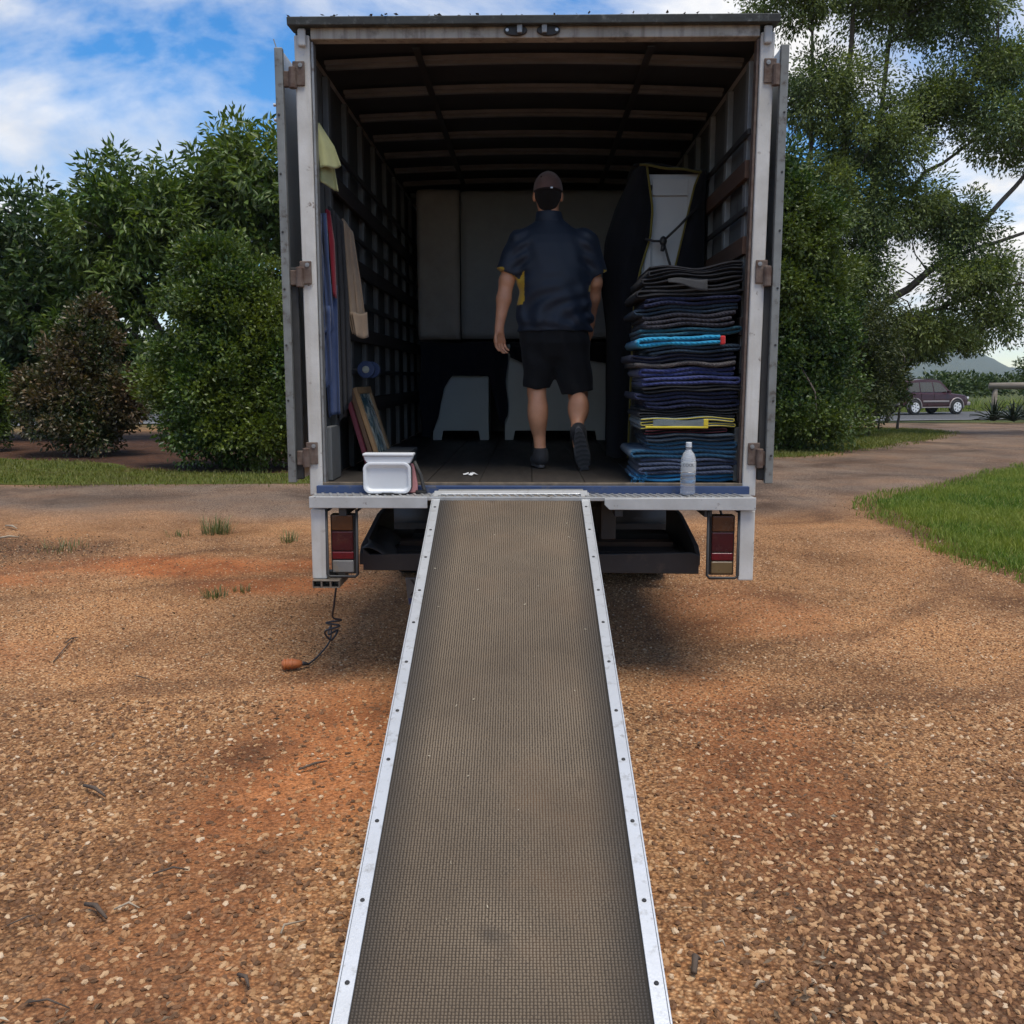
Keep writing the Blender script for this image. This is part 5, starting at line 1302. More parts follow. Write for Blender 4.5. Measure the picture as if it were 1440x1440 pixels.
def hand(w, dirv, side, curl, spread):
    """palm, four unequal bent fingers and a thumb; side = across the knuckles, curl = way the palm faces"""
    w = np.array(w); d = np.array(dirv) / np.linalg.norm(dirv); s = np.array(side) / np.linalg.norm(side); c = np.array(curl) / np.linalg.norm(curl)
    out = [cone(w, w + d * .03, .026, .027, .012)]
    pc_ = w + d * .06
    for k in (-1, -.35, .35, 1): out.append(cone(w + d * .02 + s * .012 * k, w + d * .085 + s * .03 * k, .016, .0145, .010))
    for k, ln in ((-1, .066), (-.34, .082), (.34, .078), (1, .06)):
        a = w + d * .088 + s * .0305 * k; b = a + d * ln * .45 + c * ln * .14 + s * spread * k; e = b + d * ln * .30 + c * ln * .26; f = e + d * ln * .08 + c * ln * .26
        out += [cone(a, b, .0098, .0088, .003), cone(b, e, .0088, .0082, .002), cone(e, f, .0082, .0072, .002)]
    a = w + d * .03 - s * .022 + c * .006; b = a + d * .032 - s * .028 + c * .016; e = b + d * .034 - s * .006 + c * .012
    out += [cone(a, b, .0135, .0115, .008), cone(b, e, .0115, .009, .003)]
    return out
prims += hand(wL, (.02, -.005, -1), (.75, .66, 0), (.62, -.6, 0), .004)
prims += hand(wR, (-.02, .45, -.9), (-.2, .85, .35), (-1, -.1, 0), .004)
body = body_obj('body', prims, (-.27, 5.45, 1.05), (.47, 6.15, 2.82), .0062, gsk.m)
# face: eyes (on the far side of the head)
for sx in (-1, 1):
    e = MB().lathe([(0, -.011), (.008, -.008), (.011, 0), (.008, .008), (0, .011)], tuple(HC + V3(.03 * sx, .074, -.012)), 'y', 10).build('eye', mat('eye_white', (.7, .68, .65), rough=.2), MAN, sm=True)
# hair under the cap
m_hair = cloth('dark_short_hair', (.010, .008, .007), (.018, .013, .011), bump=.8, bscale=400)
body_obj('hair', [ball(HC + V3(0, -.016, -.012), (.079, .092, .078), .01), ball(HC + V3(0, -.035, -.075), (.050, .052, .05), .03), ('cut', HC - .2, HC + .2, lambda X, Y, Z: (Y - HC[1] - .01) + .5 * (HC[2] - Z) * (np.abs(X - HC[0]) > .05), 0)], HC - .15, HC + .13, .005, m_hair)
# cap
m_cap = cloth('brown_cap_cotton', (.15, .088, .076), (.11, .064, .056), bump=.5, bscale=300)
cap = body_obj('cap', [ball(HC + V3(0, -.008, .016), (.086, .102, .106), 0), ('cut', HC - .2, HC + .2, lambda X, Y, Z: HC[2] - .004 - Z - (Y - HC[1]) * .12, 0)], HC - .15, HC + .15, .005, m_cap)
MB().grid(lambda u, v: (HC[0] + .075 * math.sin((u - .5) * 2.4), HC[1] + .075 + (.03 + .07 * v) * math.cos((u - .5) * 2.2) - .02, HC[2] + .018 - .012 * v - .02 * (u - .5) ** 2 * 4), 12, 5).build('cap_bill', m_cap, cap, sm=True, solid=.004)
MB().tube([(HC[0] + .0845 * math.cos(a), HC[1] - .008 + .100 * math.sin(a), HC[2] - .002 - .1 * math.sin(a) * .12) for a in np.linspace(R(200), R(340), 14)], .006, 6).build('cap_band', cloth('dark_cap_band', (.03, .02, .018)), cap, sm=True)
bx('buckle', m_alu, cap, HC[0] + .012, HC[0] + .026, HC[1] - .117, HC[1] - .110, HC[2] + .006, HC[2] + .015, .001)
for sx in (-1, 1): MB().lathe([(.003, -.002), (.006, 0), (.003, .002)], tuple(HC + V3(.036 * sx - .004, -.076, .078)), 'y', 10).build('eyelet', cloth('eyelet_thread', (.02, .013, .012)), cap)
MB().lathe([(.0, .006), (.006, .004), (.008, 0)], tuple(HC + V3(0, -.008, .121)), 'z', 10).build('cap_button', m_cap, cap, sm=True)
# shirt
gsh = N('navy_polo_cloth'); tc = gsh.n('ShaderNodeTexCoord').outputs['Object']
gsh.l(gsh.ramp(gsh.noise(tc, 6, 4, .6), [(.3, (.006, .011, .022)), (.7, (.009, .016, .032))]), gsh.b.inputs['Base Color'])
gsh.b.inputs['Roughness'].default_value = .62; gsh.b.inputs['Sheen Weight'].default_value = .10; gsh.b.inputs['Sheen Tint'].default_value = (.5, .65, .9, 1)
gsh.bump(gsh.noise(tc, 420, 2, .5), .3, .001)
m_yel = cloth('yellow_side_panel', (.55, .36, .03), (.45, .28, .025), bump=.2)
def wrinkle(X, Y, Z):
    x = X - .14
    low = np.clip((2.22 - Z) / .2, 0, 1) * np.clip((Z - 1.86) / .05, .2, 1)
    w = .0050 * np.sin(52 * Z + 38 * x + 4 * np.sin(9 * x + 4) + 2.5 * np.sin(17 * Z)) * low + .0050 * np.sin(34 * Z - 44 * x + 4 * np.sin(12 * Z + 6 * x)) * low
    up = np.clip((Z - 2.2) / .1, 0, 1)
    w += .0028 * np.sin(60 * x + 18 * Z) * up * np.clip(np.abs(x) / .15, .2, 1)
    w += .0045 * np.sin(85 * (Z + .55 * np.abs(x)) + 2) * np.exp(-((np.abs(x) - .2) / .05) ** 2) * np.clip((Z - 2.15) / .08, 0, 1)
    w += .003 * np.sin(34 * x + 2.0 * np.sin(11 * Z)) * low
    return w * 1.2
sp = [
    loft([(1.868, .148, 5.777, .228, .152), (1.90, .148, 5.775, .230, .156), (2.0, .146, 5.772, .224, .158), (2.1, .143, 5.77, .215, .155), (2.2, .140, 5.77, .212, .150), (2.3, .136, 5.77, .216, .140), (2.37, .132, 5.772, .214, .126), (2.42, .128, 5.775, .196, .112), (2.455, .122, 5.776, .160, .097), (2.485, .117, 5.776, .118, .084), (2.51, .113, 5.777, .088, .076), (2.53, .112, 5.777, .074, .072)], .01),
    cone((-.052, 5.77, 2.385), (-.136, 5.757, 2.205), .085, .074, .04, cap='end'),
    cone((.322, 5.77, 2.385), (.392, 5.80, 2.20), .085, .072, .04, cap='end'),
    ('push', (-.3, 5.4, 1.8), (.6, 6.2, 2.6), wrinkle, 0),
]
def pick_shirt(C, nr):
    x, y, zz = C.T
    p = ((x < -.035) & (x > -.12) & (zz > 2.02) & (zz < 2.215) & (nr[:, 0] < -.45) & (np.abs(zz - 2.12) < .10 - .2 * np.maximum(0, x + .06)))
    p |= (x > .31) & (x < .40) & (nr[:, 0] > .93) & (zz > 2.10) & (zz < 2.22) & (y < 5.80)
    cu = (zz < 2.238) & (x < -.155)
    cu |= (zz < 2.225) & (x > .432)
    return (p | cu).astype(int)
body_obj('shirt', sp, (-.26, 5.55, 1.84), (.52, 6.02, 2.56), .0062, None, mats=[gsh.m, m_yel], pick=pick_shirt)
body_obj('collar', [loft([(2.50, .114, 5.775, .090, .080), (2.53, .110, 5.777, .080, .074), (2.565, .108, 5.78, .074, .071)], 0), ('cut', (-.1, 5.5, 2.4), (.4, 6, 2.7), lambda X, Y, Z: -(np.sqrt(((X - .109) / .066) ** 2 + ((Y - 5.779) / .063) ** 2) - 1) * .06, 0)], (-.02, 5.65, 2.46), (.24, 5.9, 2.6), .005, gsh.m)
# shorts
m_sh = cloth('black_shorts_cloth', (.008, .008, .009), (.012, .012, .013), bump=.3, rough=.8)
def wr2(X, Y, Z): return .004 * np.sin(55 * X + 14 * Z) + .003 * np.sin(40 * Z + 25 * X)
body_obj('shorts', [loft([(1.66, .15, 5.79, .04, .05), (1.72, .148, 5.785, .15, .11), (1.80, .148, 5.785, .212, .145), (1.90, .148, 5.78, .205, .14), (1.96, .148, 5.78, .19, .13)], .02),
                    cone((.062, 5.785, 1.80), (.040, 5.80, 1.535), .118, .083, .03, cap='end'), cone((.232, 5.785, 1.80), (.286, 5.80, 1.505), .122, .098, .03, cap='end'),
                    ('push', (-.3, 5.4, 1.4), (.6, 6.2, 2.0), wr2, 0)], (-.14, 5.55, 1.45), (.46, 6.02, 2.0), .0066, m_sh)
# socks and shoes
m_sock = cloth('black_sock', (.012, .012, .013), bump=.3)
MB().tube([(.064, 5.766, 1.175), (.064, 5.768, 1.15), (.063, 5.775, 1.11)], [.0395, .042, .046], 16).build('sock', m_sock, MAN, sm=True)
MB().tube([(.279, 5.628, 1.305), (.281, 5.620, 1.275), (.286, 5.607, 1.235)], [.041, .043, .046], 16).build('sock', m_sock, MAN, sm=True)
m_shoe = cloth('dark_grey_shoe', (.022, .022, .025), (.035, .035, .038), bump=.4, rough=.7)
m_sole = mat('grey_rubber_sole', (.10, .10, .105), (.07, .07, .073), rough=.75, scale=20, bump=.3)
def shoe(M4):
    """built toe along +Y, sole at z = 0, then placed by matrix M4"""
    up = [ball((0, -.06, .055), (.042, .055, .056), .03), ball((0, .02, .045), (.044, .08, .048), .03), ball((0, .10, .032), (.047, .065, .034), .03), cone((0, -.075, .05), (0, -.06, .105), .042, .043, .02, cap='end'),
          ('cut', (-.2, -.3, -.1), (.2, .3, .2), lambda X, Y, Z: .014 - Z, 0)]
    V, F = sdf_mesh(up, (-.08, -.16, -.02), (.08, .2, .14), .0055)
    def put(name, V, F, m, parent, sm=True):
        V = np.array([tuple(M4 @ Vector(p)) for p in V]); org = V.mean(0)
        o = link(name, np_mesh(name, V - org, F, sm), m, None, Vector(org)); _world[o.name] = tuple(org); adopt(o, parent); return o
    sh = put('shoe', V, F, m_shoe, MAN)
    out = [(.036 * math.cos(a) * (1.25 if math.sin(a) > 0 else 1), .02 + .142 * math.sin(a)) for a in np.linspace(0, 2 * math.pi, 28, endpoint=False)]
    b = MB().prism(out, .002, .0165, 'z'); b2 = MB()
    bm = bmesh.new(); vs_ = [bm.verts.new(p) for p in b.v]
    for f in b.f: bm.faces.new([vs_[i] for i in f])
    bmesh.ops.recalc_face_normals(bm, faces=bm.faces); me = bpy.data.meshes.new('sole'); bm.to_mesh(me); bm.free()
    for v in me.vertices: v.co = M4 @ v.co
    o = link('sole', me, m_sole); adopt(o, sh)
    t = MB()
    for k in range(9):
        y0 = -.105 + .03 * k; hw = .036 * (1.2 if y0 > .02 else .95) * math.sqrt(max(.1, 1 - ((y0 - .02) / .15) ** 2))
        for j in (-1, 1): t.prism([(0, y0 + .005), (j * hw, y0 + .014), (j * hw, y0 + .028), (0, y0 + .019)], -.003, .003, 'z')
    me = bpy.data.meshes.new('tread'); me.from_pydata([tuple(M4 @ Vector(p)) for p in t.v], [], t.f)
    o = link('tread', me, mat('dark_sole_tread', (.035, .035, .037), (.05, .05, .052), rough=.8)); adopt(o, sh)
    return sh
shoe(Matrix.Translation((.060, 5.825, ZF + .006)) @ Matrix.Rotation(R(6), 4, 'Z'))
# trailing foot: heel raised, sole towards the open end of the truck
shoe(Matrix.Translation((.300, 5.556, ZF + .148)) @ Matrix.Rotation(R(8), 4, 'Y') @ Matrix.Rotation(R(-12), 4, 'Y') @ Matrix.Rotation(R(-68), 4, 'X') @ Matrix.Rotation(R(-6), 4, 'Z'))
# ------------------------------------------------------------------ trees and shrubs
def leaf_cloud(C, out, ln, wd, droop, r, spread=.6):
    """one folded blade of two triangles per leaf; C centres, out = rough growing directions"""
    n = len(C)
    d = out + r.normal(0, spread, (n, 3)); d[:, 2] -= droop; d /= np.linalg.norm(d, axis=1)[:, None] + 1e-9
    q = r.normal(0, 1, (n, 3)) + np.array([0, 0, .6]); s = np.cross(d, q); s /= np.linalg.norm(s, axis=1)[:, None] + 1e-9
    nn = np.cross(s, d)
    L_ = (ln * r.uniform(.6, 1.3, n))[:, None]; W_ = (wd * r.uniform(.7, 1.25, n))[:, None]
    b = C; m = C + d * L_ * .5 + nn * L_ * .05; t = C + d * L_ - nn * L_ * .05
    V = np.stack([b, m - s * W_ + nn * W_ * .35, t, m + s * W_ + nn * W_ * .35], 1).reshape(-1, 3)
    i = np.arange(n)[:, None] * 4
    return V, np.concatenate([i + np.array([0, 2, 1]), i + np.array([0, 3, 2])]).astype(np.int32), None
def leaf_mesh(name, V, n):
    i = np.arange(n)[:, None] * 4
    F = np.stack([i + np.array([[0, 1, 2]]), i + np.array([[0, 2, 3]])], 1).reshape(-1, 3)
    return np_mesh(name, V, F)
def wobble(seed):
    rs = np.random.default_rng(seed); K = rs.normal(0, 1, (9, 3)); ph = rs.uniform(0, 6.3, 9)
    return lambda D, f: sum(np.sin((D * K[k]).sum(1) * f * (1 + k * .35) + ph[k]) / (1 + .35 * k) for k in range(9)) / 4
def crown_points(ells, n, r, shell=.35, wob=.18, f=3.0, seed=0, tuft=0, tufr=.3):
    """points filling the outer part of lumpy ellipsoids; tufts gather them into clumps"""
    out_c, out_d = [], []
    vol = np.array([e[3] * e[4] * e[5] for e in ells]) ** (2 / 3); k = r.choice(len(ells), n if not tuft else tuft, p=vol / vol.sum())
    E_ = np.array(ells)[k]
    D = r.normal(0, 1, (len(k), 3)); D /= np.linalg.norm(D, axis=1)[:, None]
    rad = 1 - shell * r.random(len(k)) ** 1.6
    rad *= 1 + wob * wobble(seed)(D + E_[:, :3] * .37, f)
    P = E_[:, :3] + D * rad[:, None] * E_[:, 3:6]
    if tuft:
        j = r.integers(0, tuft, n); o = r.normal(0, 1, (n, 3)); o /= np.linalg.norm(o, axis=1)[:, None]
        sz = tufr * r.uniform(.6, 1.35, tuft)
        P2 = P[j] + o * (sz[j] * r.random(n) ** .45)[:, None]; D2 = o * .8 + D[j] * .7 + np.array([0, 0, .15])
        return P2, D2, P
    return P, D, P
m_bark = mat('grey_brown_bark', (.16, .125, .10), (.09, .068, .052), rough=.9, scale=3, bump=.7, bscale=25, stretch=(4, 4, 1))
m_barkp = mat('pale_grey_bark', (.27, .23, .19), (.17, .14, .115), rough=.9, scale=3, bump=.6, bscale=25, stretch=(4, 4, 1))
def limb(mb, a, b, ra, rb, r, bend=.12, n=6):
    a, b = np.array(a, float), np.array(b, float); L_ = np.linalg.norm(b - a); o = r.normal(0, bend * L_, 3); o[2] = abs(o[2]) * .6
    P = [a + (b - a) * t + o * math.sin(math.pi * t) * (1 - .3 * t) + r.normal(0, .012 * L_, 3) * (0 < t < 1) for t in np.linspace(0, 1, n)]
    mb.tube(P, [ra + (rb - ra) * t for t in np.linspace(0, 1, n)], 7 if ra > .05 else 5)
def tree(name, label, cat, base, trunks, ells, nleaf, ln, wd, m, seed, droop=.3, shell=.5, wob=.18, tuft=0, tufr=.3, twigs=60, bark=None, f=3.0, group=None, inner=.25, spread=.6, trunk_r=.15):
    r = np.random.default_rng(seed); bark = bark or m_bark
    root = thing(name, (base[0], base[1], float(zg(base[0], base[1]))), label, cat, group)
    P, D, T_ = crown_points(ells, nleaf, r, shell, wob, f, seed, tuft, tufr)
    k = P[:, 2] > .04 + zg(P[:, 0], P[:, 1]); P, D = P[k], D[k]
    V, _, _ = leaf_cloud(P, D, ln, wd, droop, r, spread)
    n = len(P)
    if inner:
        ni = int(nleaf * inner); E_ = np.array(ells)[r.integers(0, len(ells), ni)]
        d = r.normal(0, 1, (ni, 3)); d /= np.linalg.norm(d, axis=1)[:, None]
        Pi = E_[:, :3] + d * (r.random(ni) ** .5 * .7)[:, None] * E_[:, 3:6]
        Pi = Pi[Pi[:, 2] > .1]
        Vi, _, _ = leaf_cloud(Pi, r.normal(0, 1, Pi.shape), ln * 1.5, wd * 1.7, 0, r); V = np.concatenate([V, Vi]); n += len(Pi)
    o = link('crown', leaf_mesh('crown', V, n), m); o['kind'] = 'stuff'; adopt(o, root); o.matrix_parent_inverse = Matrix.Translation(-Vector(root.location))
    tb = MB(); ends = []
    for tr in trunks:
        pts = [np.array(p, float) for p in tr[0]]; rr = tr[1]
        Q = []
        for i in range(len(pts) - 1):
            for t in np.linspace(0, 1, 5, endpoint=False): Q.append(pts[i] + (pts[i + 1] - pts[i]) * t + (r.normal(0, .02, 3) if Q else 0))
        Q.append(pts[-1]); tb.tube(Q, [rr * (1 - .75 * i / (len(Q) - 1)) for i in range(len(Q))], 9)
        ends += Q[len(Q) // 3:]
    tb.build('trunk', bark, root, sm=True)
    if twigs:
        ends = np.array(ends); lb_ = MB()
        S_ = T_[r.choice(len(T_), min(twigs, len(T_)), replace=False)]
        for p in S_:
            w = np.linalg.norm(ends - p, axis=1) + np.maximum(0, ends[:, 2] - p[2] + .3) * 2
            a = ends[np.argmin(w)]; L_ = np.linalg.norm(p - a)
            if L_ > .15: limb(lb_, a, p, min(.07, .012 + .014 * L_) * (trunk_r / .15) ** .5, .005, r)
        if lb_.v: lb_.build('limbs', bark, root, sm=True)['kind'] = 'stuff'
    return root
m_lf = {
    'mango': foliage_mat('broad_tree_leaves', [(0, (0.029, 0.058, 0.013)), (.45, (0.058, 0.111, 0.022)), (.8, (0.098, 0.156, 0.034)), (1, (0.208, 0.260, 0.078))], .28, .42, (0.117, 0.156, 0.026), .45),
    'mango2': foliage_mat('darker_tree_leaves', [(0, (0.020, 0.044, 0.014)), (.5, (0.041, 0.077, 0.024)), (.85, (0.072, 0.114, 0.036)), (1, (0.132, 0.174, 0.066))], .25, .42),
    'lilly': foliage_mat('small_glossy_leaves', [(0, (0.020, 0.044, 0.010)), (.5, (0.045, 0.088, 0.016)), (.85, (0.077, 0.125, 0.022)), (1, (0.163, 0.200, 0.037))], .25, .38, (0.138, 0.163, 0.022), .8),
    'bronze': foliage_mat('bronze_tipped_leaves', [(0, (.018, .03, .010)), (.5, (.04, .06, .018)), (.78, (.07, .08, .026)), (.92, (.14, .095, .045)), (1, (.30, .22, .15))], .22, .4, (.12, .065, .035), 1.3),
    'hedge': foliage_mat('tall_hedge_leaves', [(0, (0.018, 0.042, 0.012)), (.5, (0.042, 0.081, 0.018)), (.85, (0.072, 0.117, 0.023)), (1, (0.137, 0.169, 0.039))], .25, .45, (0.111, 0.137, 0.019), .5),
    'gum': foliage_mat('fine_gum_leaves', [(0, (0.044, 0.073, 0.029)), (.5, (0.092, 0.137, 0.048)), (.85, (0.151, 0.202, 0.065)), (1, (0.263, 0.302, 0.111))], .3, .5, (0.181, 0.212, 0.051), .35),
    'olive': foliage_mat('olive_bush_leaves', [(0, (0.023, 0.034, 0.011)), (.5, (0.052, 0.069, 0.021)), (1, (0.103, 0.115, 0.034))], .28, .55),
    'far': foliage_mat('far_tree_leaves', [(0, (.022, .042, .014)), (.5, (.045, .075, .024)), (1, (.09, .12, .04))], .25, .6),
    'agave': foliage_mat('spiky_leaf', [(0, (0.009, 0.018, 0.007)), (1, (0.023, 0.038, 0.016))], .1, .4),
}
# left: three broad-leaved trees behind two clipped-looking shrubs
tree('broadleaf_tree', 'tall broad-leaved tree rising over the green shrub beside the truck', 'tree', (-6.0, 26, 0),
     [([(-6.6, 26, 0), (-6.9, 26, 2.2), (-6.4, 26, 4.6), (-6.0, 26, 6.6)], .16), ([(-6.4, 26, 1.0), (-5.2, 25.8, 3.6), (-4.6, 26, 6.2)], .11), ([(-6.5, 26, 1.2), (-7.6, 26.3, 4.0), (-7.6, 26, 6.0)], .10)],
     [(-6.3, 25.5, 6.2, 2.6, 2.0, 1.9), (-4.4, 25.6, 5.2, 1.9, 1.9, 2.3), (-7.9, 25.8, 5.2, 1.7, 1.8, 1.7), (-5.2, 26, 6.9, 1.8, 1.6, 1.35), (-7.7, 25.6, 6.75, 1.6, 1.5, 1.35), (-4.5, 25.2, 2.9, 1.9, 1.3, 1.5)], 24000, .26, .042, m_lf['mango'], 21, droop=.55, shell=.75, tuft=420, tufr=.38, twigs=110, bark=m_barkp, inner=.12)
tree('broadleaf_tree', 'broad-leaved tree with pale leaning trunk behind the bronze shrub', 'tree', (-9.2, 25, 0),
     [([(-8.6, 25, 0), (-8.9, 25, 1.4), (-10.0, 25, 3.4), (-10.6, 25, 4.9)], .15), ([(-8.9, 25, 1.2), (-9.0, 25.2, 3.4), (-9.1, 25, 5.4)], .10), ([(-8.8, 25, .9), (-9.9, 24.8, 2.3), (-11.4, 24.8, 3.7)], .09)],
     [(-10.1, 24.8, 4.9, 2.1, 1.9, 1.8), (-9.0, 25, 5.6, 1.5, 1.6, 1.35), (-10.5, 24.9, 5.8, 1.3, 1.3, 1.3), (-11.3, 24.5, 3.7, 1.7, 1.6, 1.6), (-8.6, 24.6, 3.7, 1.4, 1.3, 1.2), (-10.6, 24, 2.2, 1.9, 1.3, 1.1)], 19500, .25, .040, m_lf['mango'], 22, droop=.6, shell=.8, tuft=330, tufr=.36, twigs=100, bark=m_barkp, inner=.12)
tree('broadleaf_tree', 'dark broad-leaved tree farthest from the truck at the lawn edge', 'tree', (-13.6, 25.5, 0),
     [([(-13.6, 25.5, 0), (-13.7, 25.5, 2.5), (-13.3, 25.5, 5.6)], .16)],
     [(-13.4, 25, 5.0, 2.2, 2, 1.9), (-14.8, 25, 3.4, 2.2, 2, 2.2), (-12.3, 24.6, 3.0, 1.6, 1.6, 2.2), (-13.4, 24.6, 1.5, 2.2, 1.4, 1.2)], 17000, .22, .045, m_lf['mango2'], 23, droop=.5, shell=.7, tuft=330, tufr=.38, twigs=60, inner=.2)
tree('shrub', 'bronze tipped rounded shrub standing on the grass strip', 'shrub', (-9.2, 19.6, 0), [([(-9.2, 19.6, 0), (-9.2, 19.6, 1.8)], .06)],
     [(-9.3, 19.6, .95, 1.15, 1.05, .9), (-9.25, 19.6, 1.7, .9, .85, .8), (-9.1, 19.6, 2.35, .58, .58, .62), (-9.0, 19.6, 2.9, .30, .33, .38), (-8.35, 19.3, 1.25, .45, .5, .6), (-10.1, 19.3, 1.35, .48, .5, .55), (-8.9, 19.2, .55, .7, .6, .5)], 26000, .095, .026, m_lf['bronze'], 24, droop=.1, shell=.6, wob=.34, f=7, tuft=420, tufr=.22, twigs=60, inner=.3)
tree('shrub', 'tall dense green shrub with yellowish tips next to the truck', 'shrub', (-5.5, 16.9, 0), [([(-5.5, 16.9, 0), (-5.4, 16.9, 2.6)], .07)],
     [(-5.35, 16.9, 1.25, 1.45, 1.2, 1.2), (-5.3, 16.9, 2.3, 1.15, 1.05, 1.05), (-5.45, 16.9, 3.2, .78, .75, .75), (-4.5, 17.0, 1.5, 1.1, 1.1, 1.35), (-6.3, 17.1, 1.4, .6, .8, .9), (-5.7, 16.9, 3.65, .42, .45, .42), (-4.9, 17, 2.9, .7, .7, .7), (-5.0, 16.6, .75, 1.4, .9, .72)], 62000, .085, .025, m_lf['lilly'], 25, droop=0, shell=.55, wob=.34, f=7, tuft=760, tufr=.26, twigs=60, inner=.3)
tree('shrub', 'low green shrub at the far end of the left lawn', 'shrub', (-11.9, 20.4, 0), [([(-11.9, 20.4, 0), (-11.9, 20.4, .9)], .04)],
     [(-11.9, 20.4, .9, .75, .7, .8), (-11.8, 20.4, 1.5, .5, .5, .5)], 9000, .08, .022, m_lf['lilly'], 26, droop=0, shell=.45, tuft=320, tufr=.16, twigs=20, inner=.3)
# dark trees behind the truck and far left, closing the view
tree('broadleaf_tree', 'dense dark tree standing directly behind the truck body', 'tree', (-.5, 27, 0), [([(-.5, 27, 0), (-.5, 27, 4)], .15)],
     [(-.8, 27, 2.4, 2.4, 2, 2.4), (1.6, 27, 2.2, 2.4, 2, 2.2), (-2.8, 26.5, 2.6, 1.6, 1.6, 2.5)], 9000, .24, .05, m_lf['mango2'], 27, droop=.4, shell=.6, tuft=240, tufr=.4, twigs=30, inner=.3)
# right: tall hedge shrub, tall many-stemmed tree, understorey
tree('conifer_shrub', 'tall dark green columnar shrub close beside the right truck door', 'shrub', (5.9, 21.5, 0), [([(5.9, 21.5, 0), (5.9, 21.5, 5)], .10)],
     [(5.7, 21.5, 1.6, 1.5, 1.3, 1.6), (5.9, 21.5, 3.2, 1.35, 1.2, 1.5), (5.75, 21.5, 4.7, 1.0, .95, 1.2), (5.5, 21.5, 5.75, .55, .6, .8), (6.7, 21.8, 2.6, .8, .9, 1.2), (6.35, 21.5, 4.9, .55, .6, .7), (4.6, 21.5, 2.6, 1.2, 1.0, 2.5), (5.9, 21.0, .7, 1.5, 1.0, .7)], 60000, .10, .028, m_lf['hedge'], 31, droop=.05, shell=.55, wob=.32, f=7, tuft=720, tufr=.30, twigs=80, inner=.3)
tree('tall_tree', 'tall many-stemmed gum-like tree with a long low limb over the driveway', 'tree', (9.0, 28.5, 0),
     [([(8.9, 28.5, 0), (8.8, 28.5, 4), (9.0, 28.5, 9), (9.1, 28.5, 14)], .17), ([(8.7, 28.5, .6), (8.1, 28.4, 5), (8.0, 28.5, 10), (7.8, 28.5, 13)], .10), ([(9.1, 28.6, 1), (9.9, 28.8, 6), (10.2, 28.8, 11), (10.4, 28.8, 14)], .12), ([(8.8, 28.3, 1.5), (7.3, 28, 5.5), (7.0, 28, 9.5)], .11),
      ([(9.1, 28.4, 2.8), (10.6, 28.2, 3.9), (12.0, 28, 5.0), (13.6, 27.8, 6.9), (14.6, 27.6, 8.2)], .14), ([(9.1, 28.4, 2.6), (11.0, 28, 3.3), (12.8, 27.6, 4.0), (15.2, 27.2, 4.5)], .10), ([(12.0, 28, 5.0), (13.8, 27.6, 5.6), (16.2, 27.3, 6.1)], .07), ([(10.2, 28.8, 8), (11.6, 28.6, 9.2), (13.0, 28.4, 10.3)], .09), ([(9.9, 28.8, 6), (11.4, 28.5, 7.4), (13.2, 28.2, 8.7)], .09)],
     [(8.2, 28.3, 9.6, 1.6, 1.5, 1.0), (7.2, 28.2, 12.2, 1.4, 1.4, 1.1), (9.6, 28.4, 8.3, 1.7, 1.6, 1.1), (10.4, 28.6, 12.2, 1.7, 1.5, 1.2), (11.9, 28.4, 11.6, 1.3, 1.3, 1.1), (13.0, 28.2, 10.3, 1.1, 1.2, .7), (11.6, 28.4, 9.3, 1.5, 1.3, .8), (13.4, 28, 8.7, 1.8, 1.5, 1.1), (15.0, 27.7, 7.9, 1.4, 1.3, 1.1), (15.8, 27.5, 6.4, 1.1, 1.2, .7), (10.3, 28.2, 6.5, 1.7, 1.5, 1.1), (12.0, 28, 5.9, 1.2, 1.2, .8), (8.0, 28, 6.4, 1.4, 1.3, 1.5), (9.2, 28, 4.6, 1.3, 1.2, 1.2), (12.5, 27.6, 4.4, 1.3, 1.1, .8), (13.2, 27.5, 3.4, 1.1, 1, .7), (11.2, 28, 3.0, 1.1, 1, .55), (15.4, 27.2, 4.5, .8, .8, .5), (8.6, 28.4, 13.6, 1.5, 1.4, 1.0), (10.9, 28.5, 13.4, 1.3, 1.3, 1.0)],
     170000, .125, .025, m_lf['gum'], 32, droop=.5, shell=.75, wob=.2, tuft=1250, tufr=.48, twigs=330, bark=m_bark, inner=.04, trunk_r=.1)
tree('bush', 'olive brown bush filling the gap below the tall tree', 'bush', (9.4, 26.5, 0), [([(9.4, 26.5, 0), (9.4, 26.5, 1.8)], .05), ([(9.3, 26.5, 0), (10.0, 26.4, 1.6)], .04)],
     [(8.8, 26.5, 1.5, 1.3, 1.1, 1.4), (9.3, 26.5, 1.5, .9, .9, 1.1), (9.2, 26.5, 2.8, 1.2, .9, 1.0), (8.2, 26, .9, 1.1, .9, .8), (7.9, 26.5, 2.6, 1.0, 1, 1.6)], 24000, .10, .022, m_lf['olive'], 33, droop=.2, shell=.6, tuft=420, tufr=.25, twigs=60, inner=.2)
tree('small_tree', 'small dark tree with thin bare stem standing before the parked car', 'tree', (11.45, 29.8, 0), [([(11.45, 29.8, 0), (11.5, 29.8, .9), (11.6, 29.8, 2.0)], .045), ([(10.8, 29.6, 0), (10.9, 29.6, 1.0)], .03)],
     [(11.35, 29.8, 1.2, .5, .6, .5), (10.9, 29.6, 1.0, .5, .5, .5), (10.9, 29.8, 2.0, .8, .8, .6), (12.0, 29.8, 2.6, .9, .8, .5)], 7500, .12, .026, m_lf['hedge'], 34, droop=.3, shell=.8, tuft=170, tufr=.24, twigs=50, inner=.05)
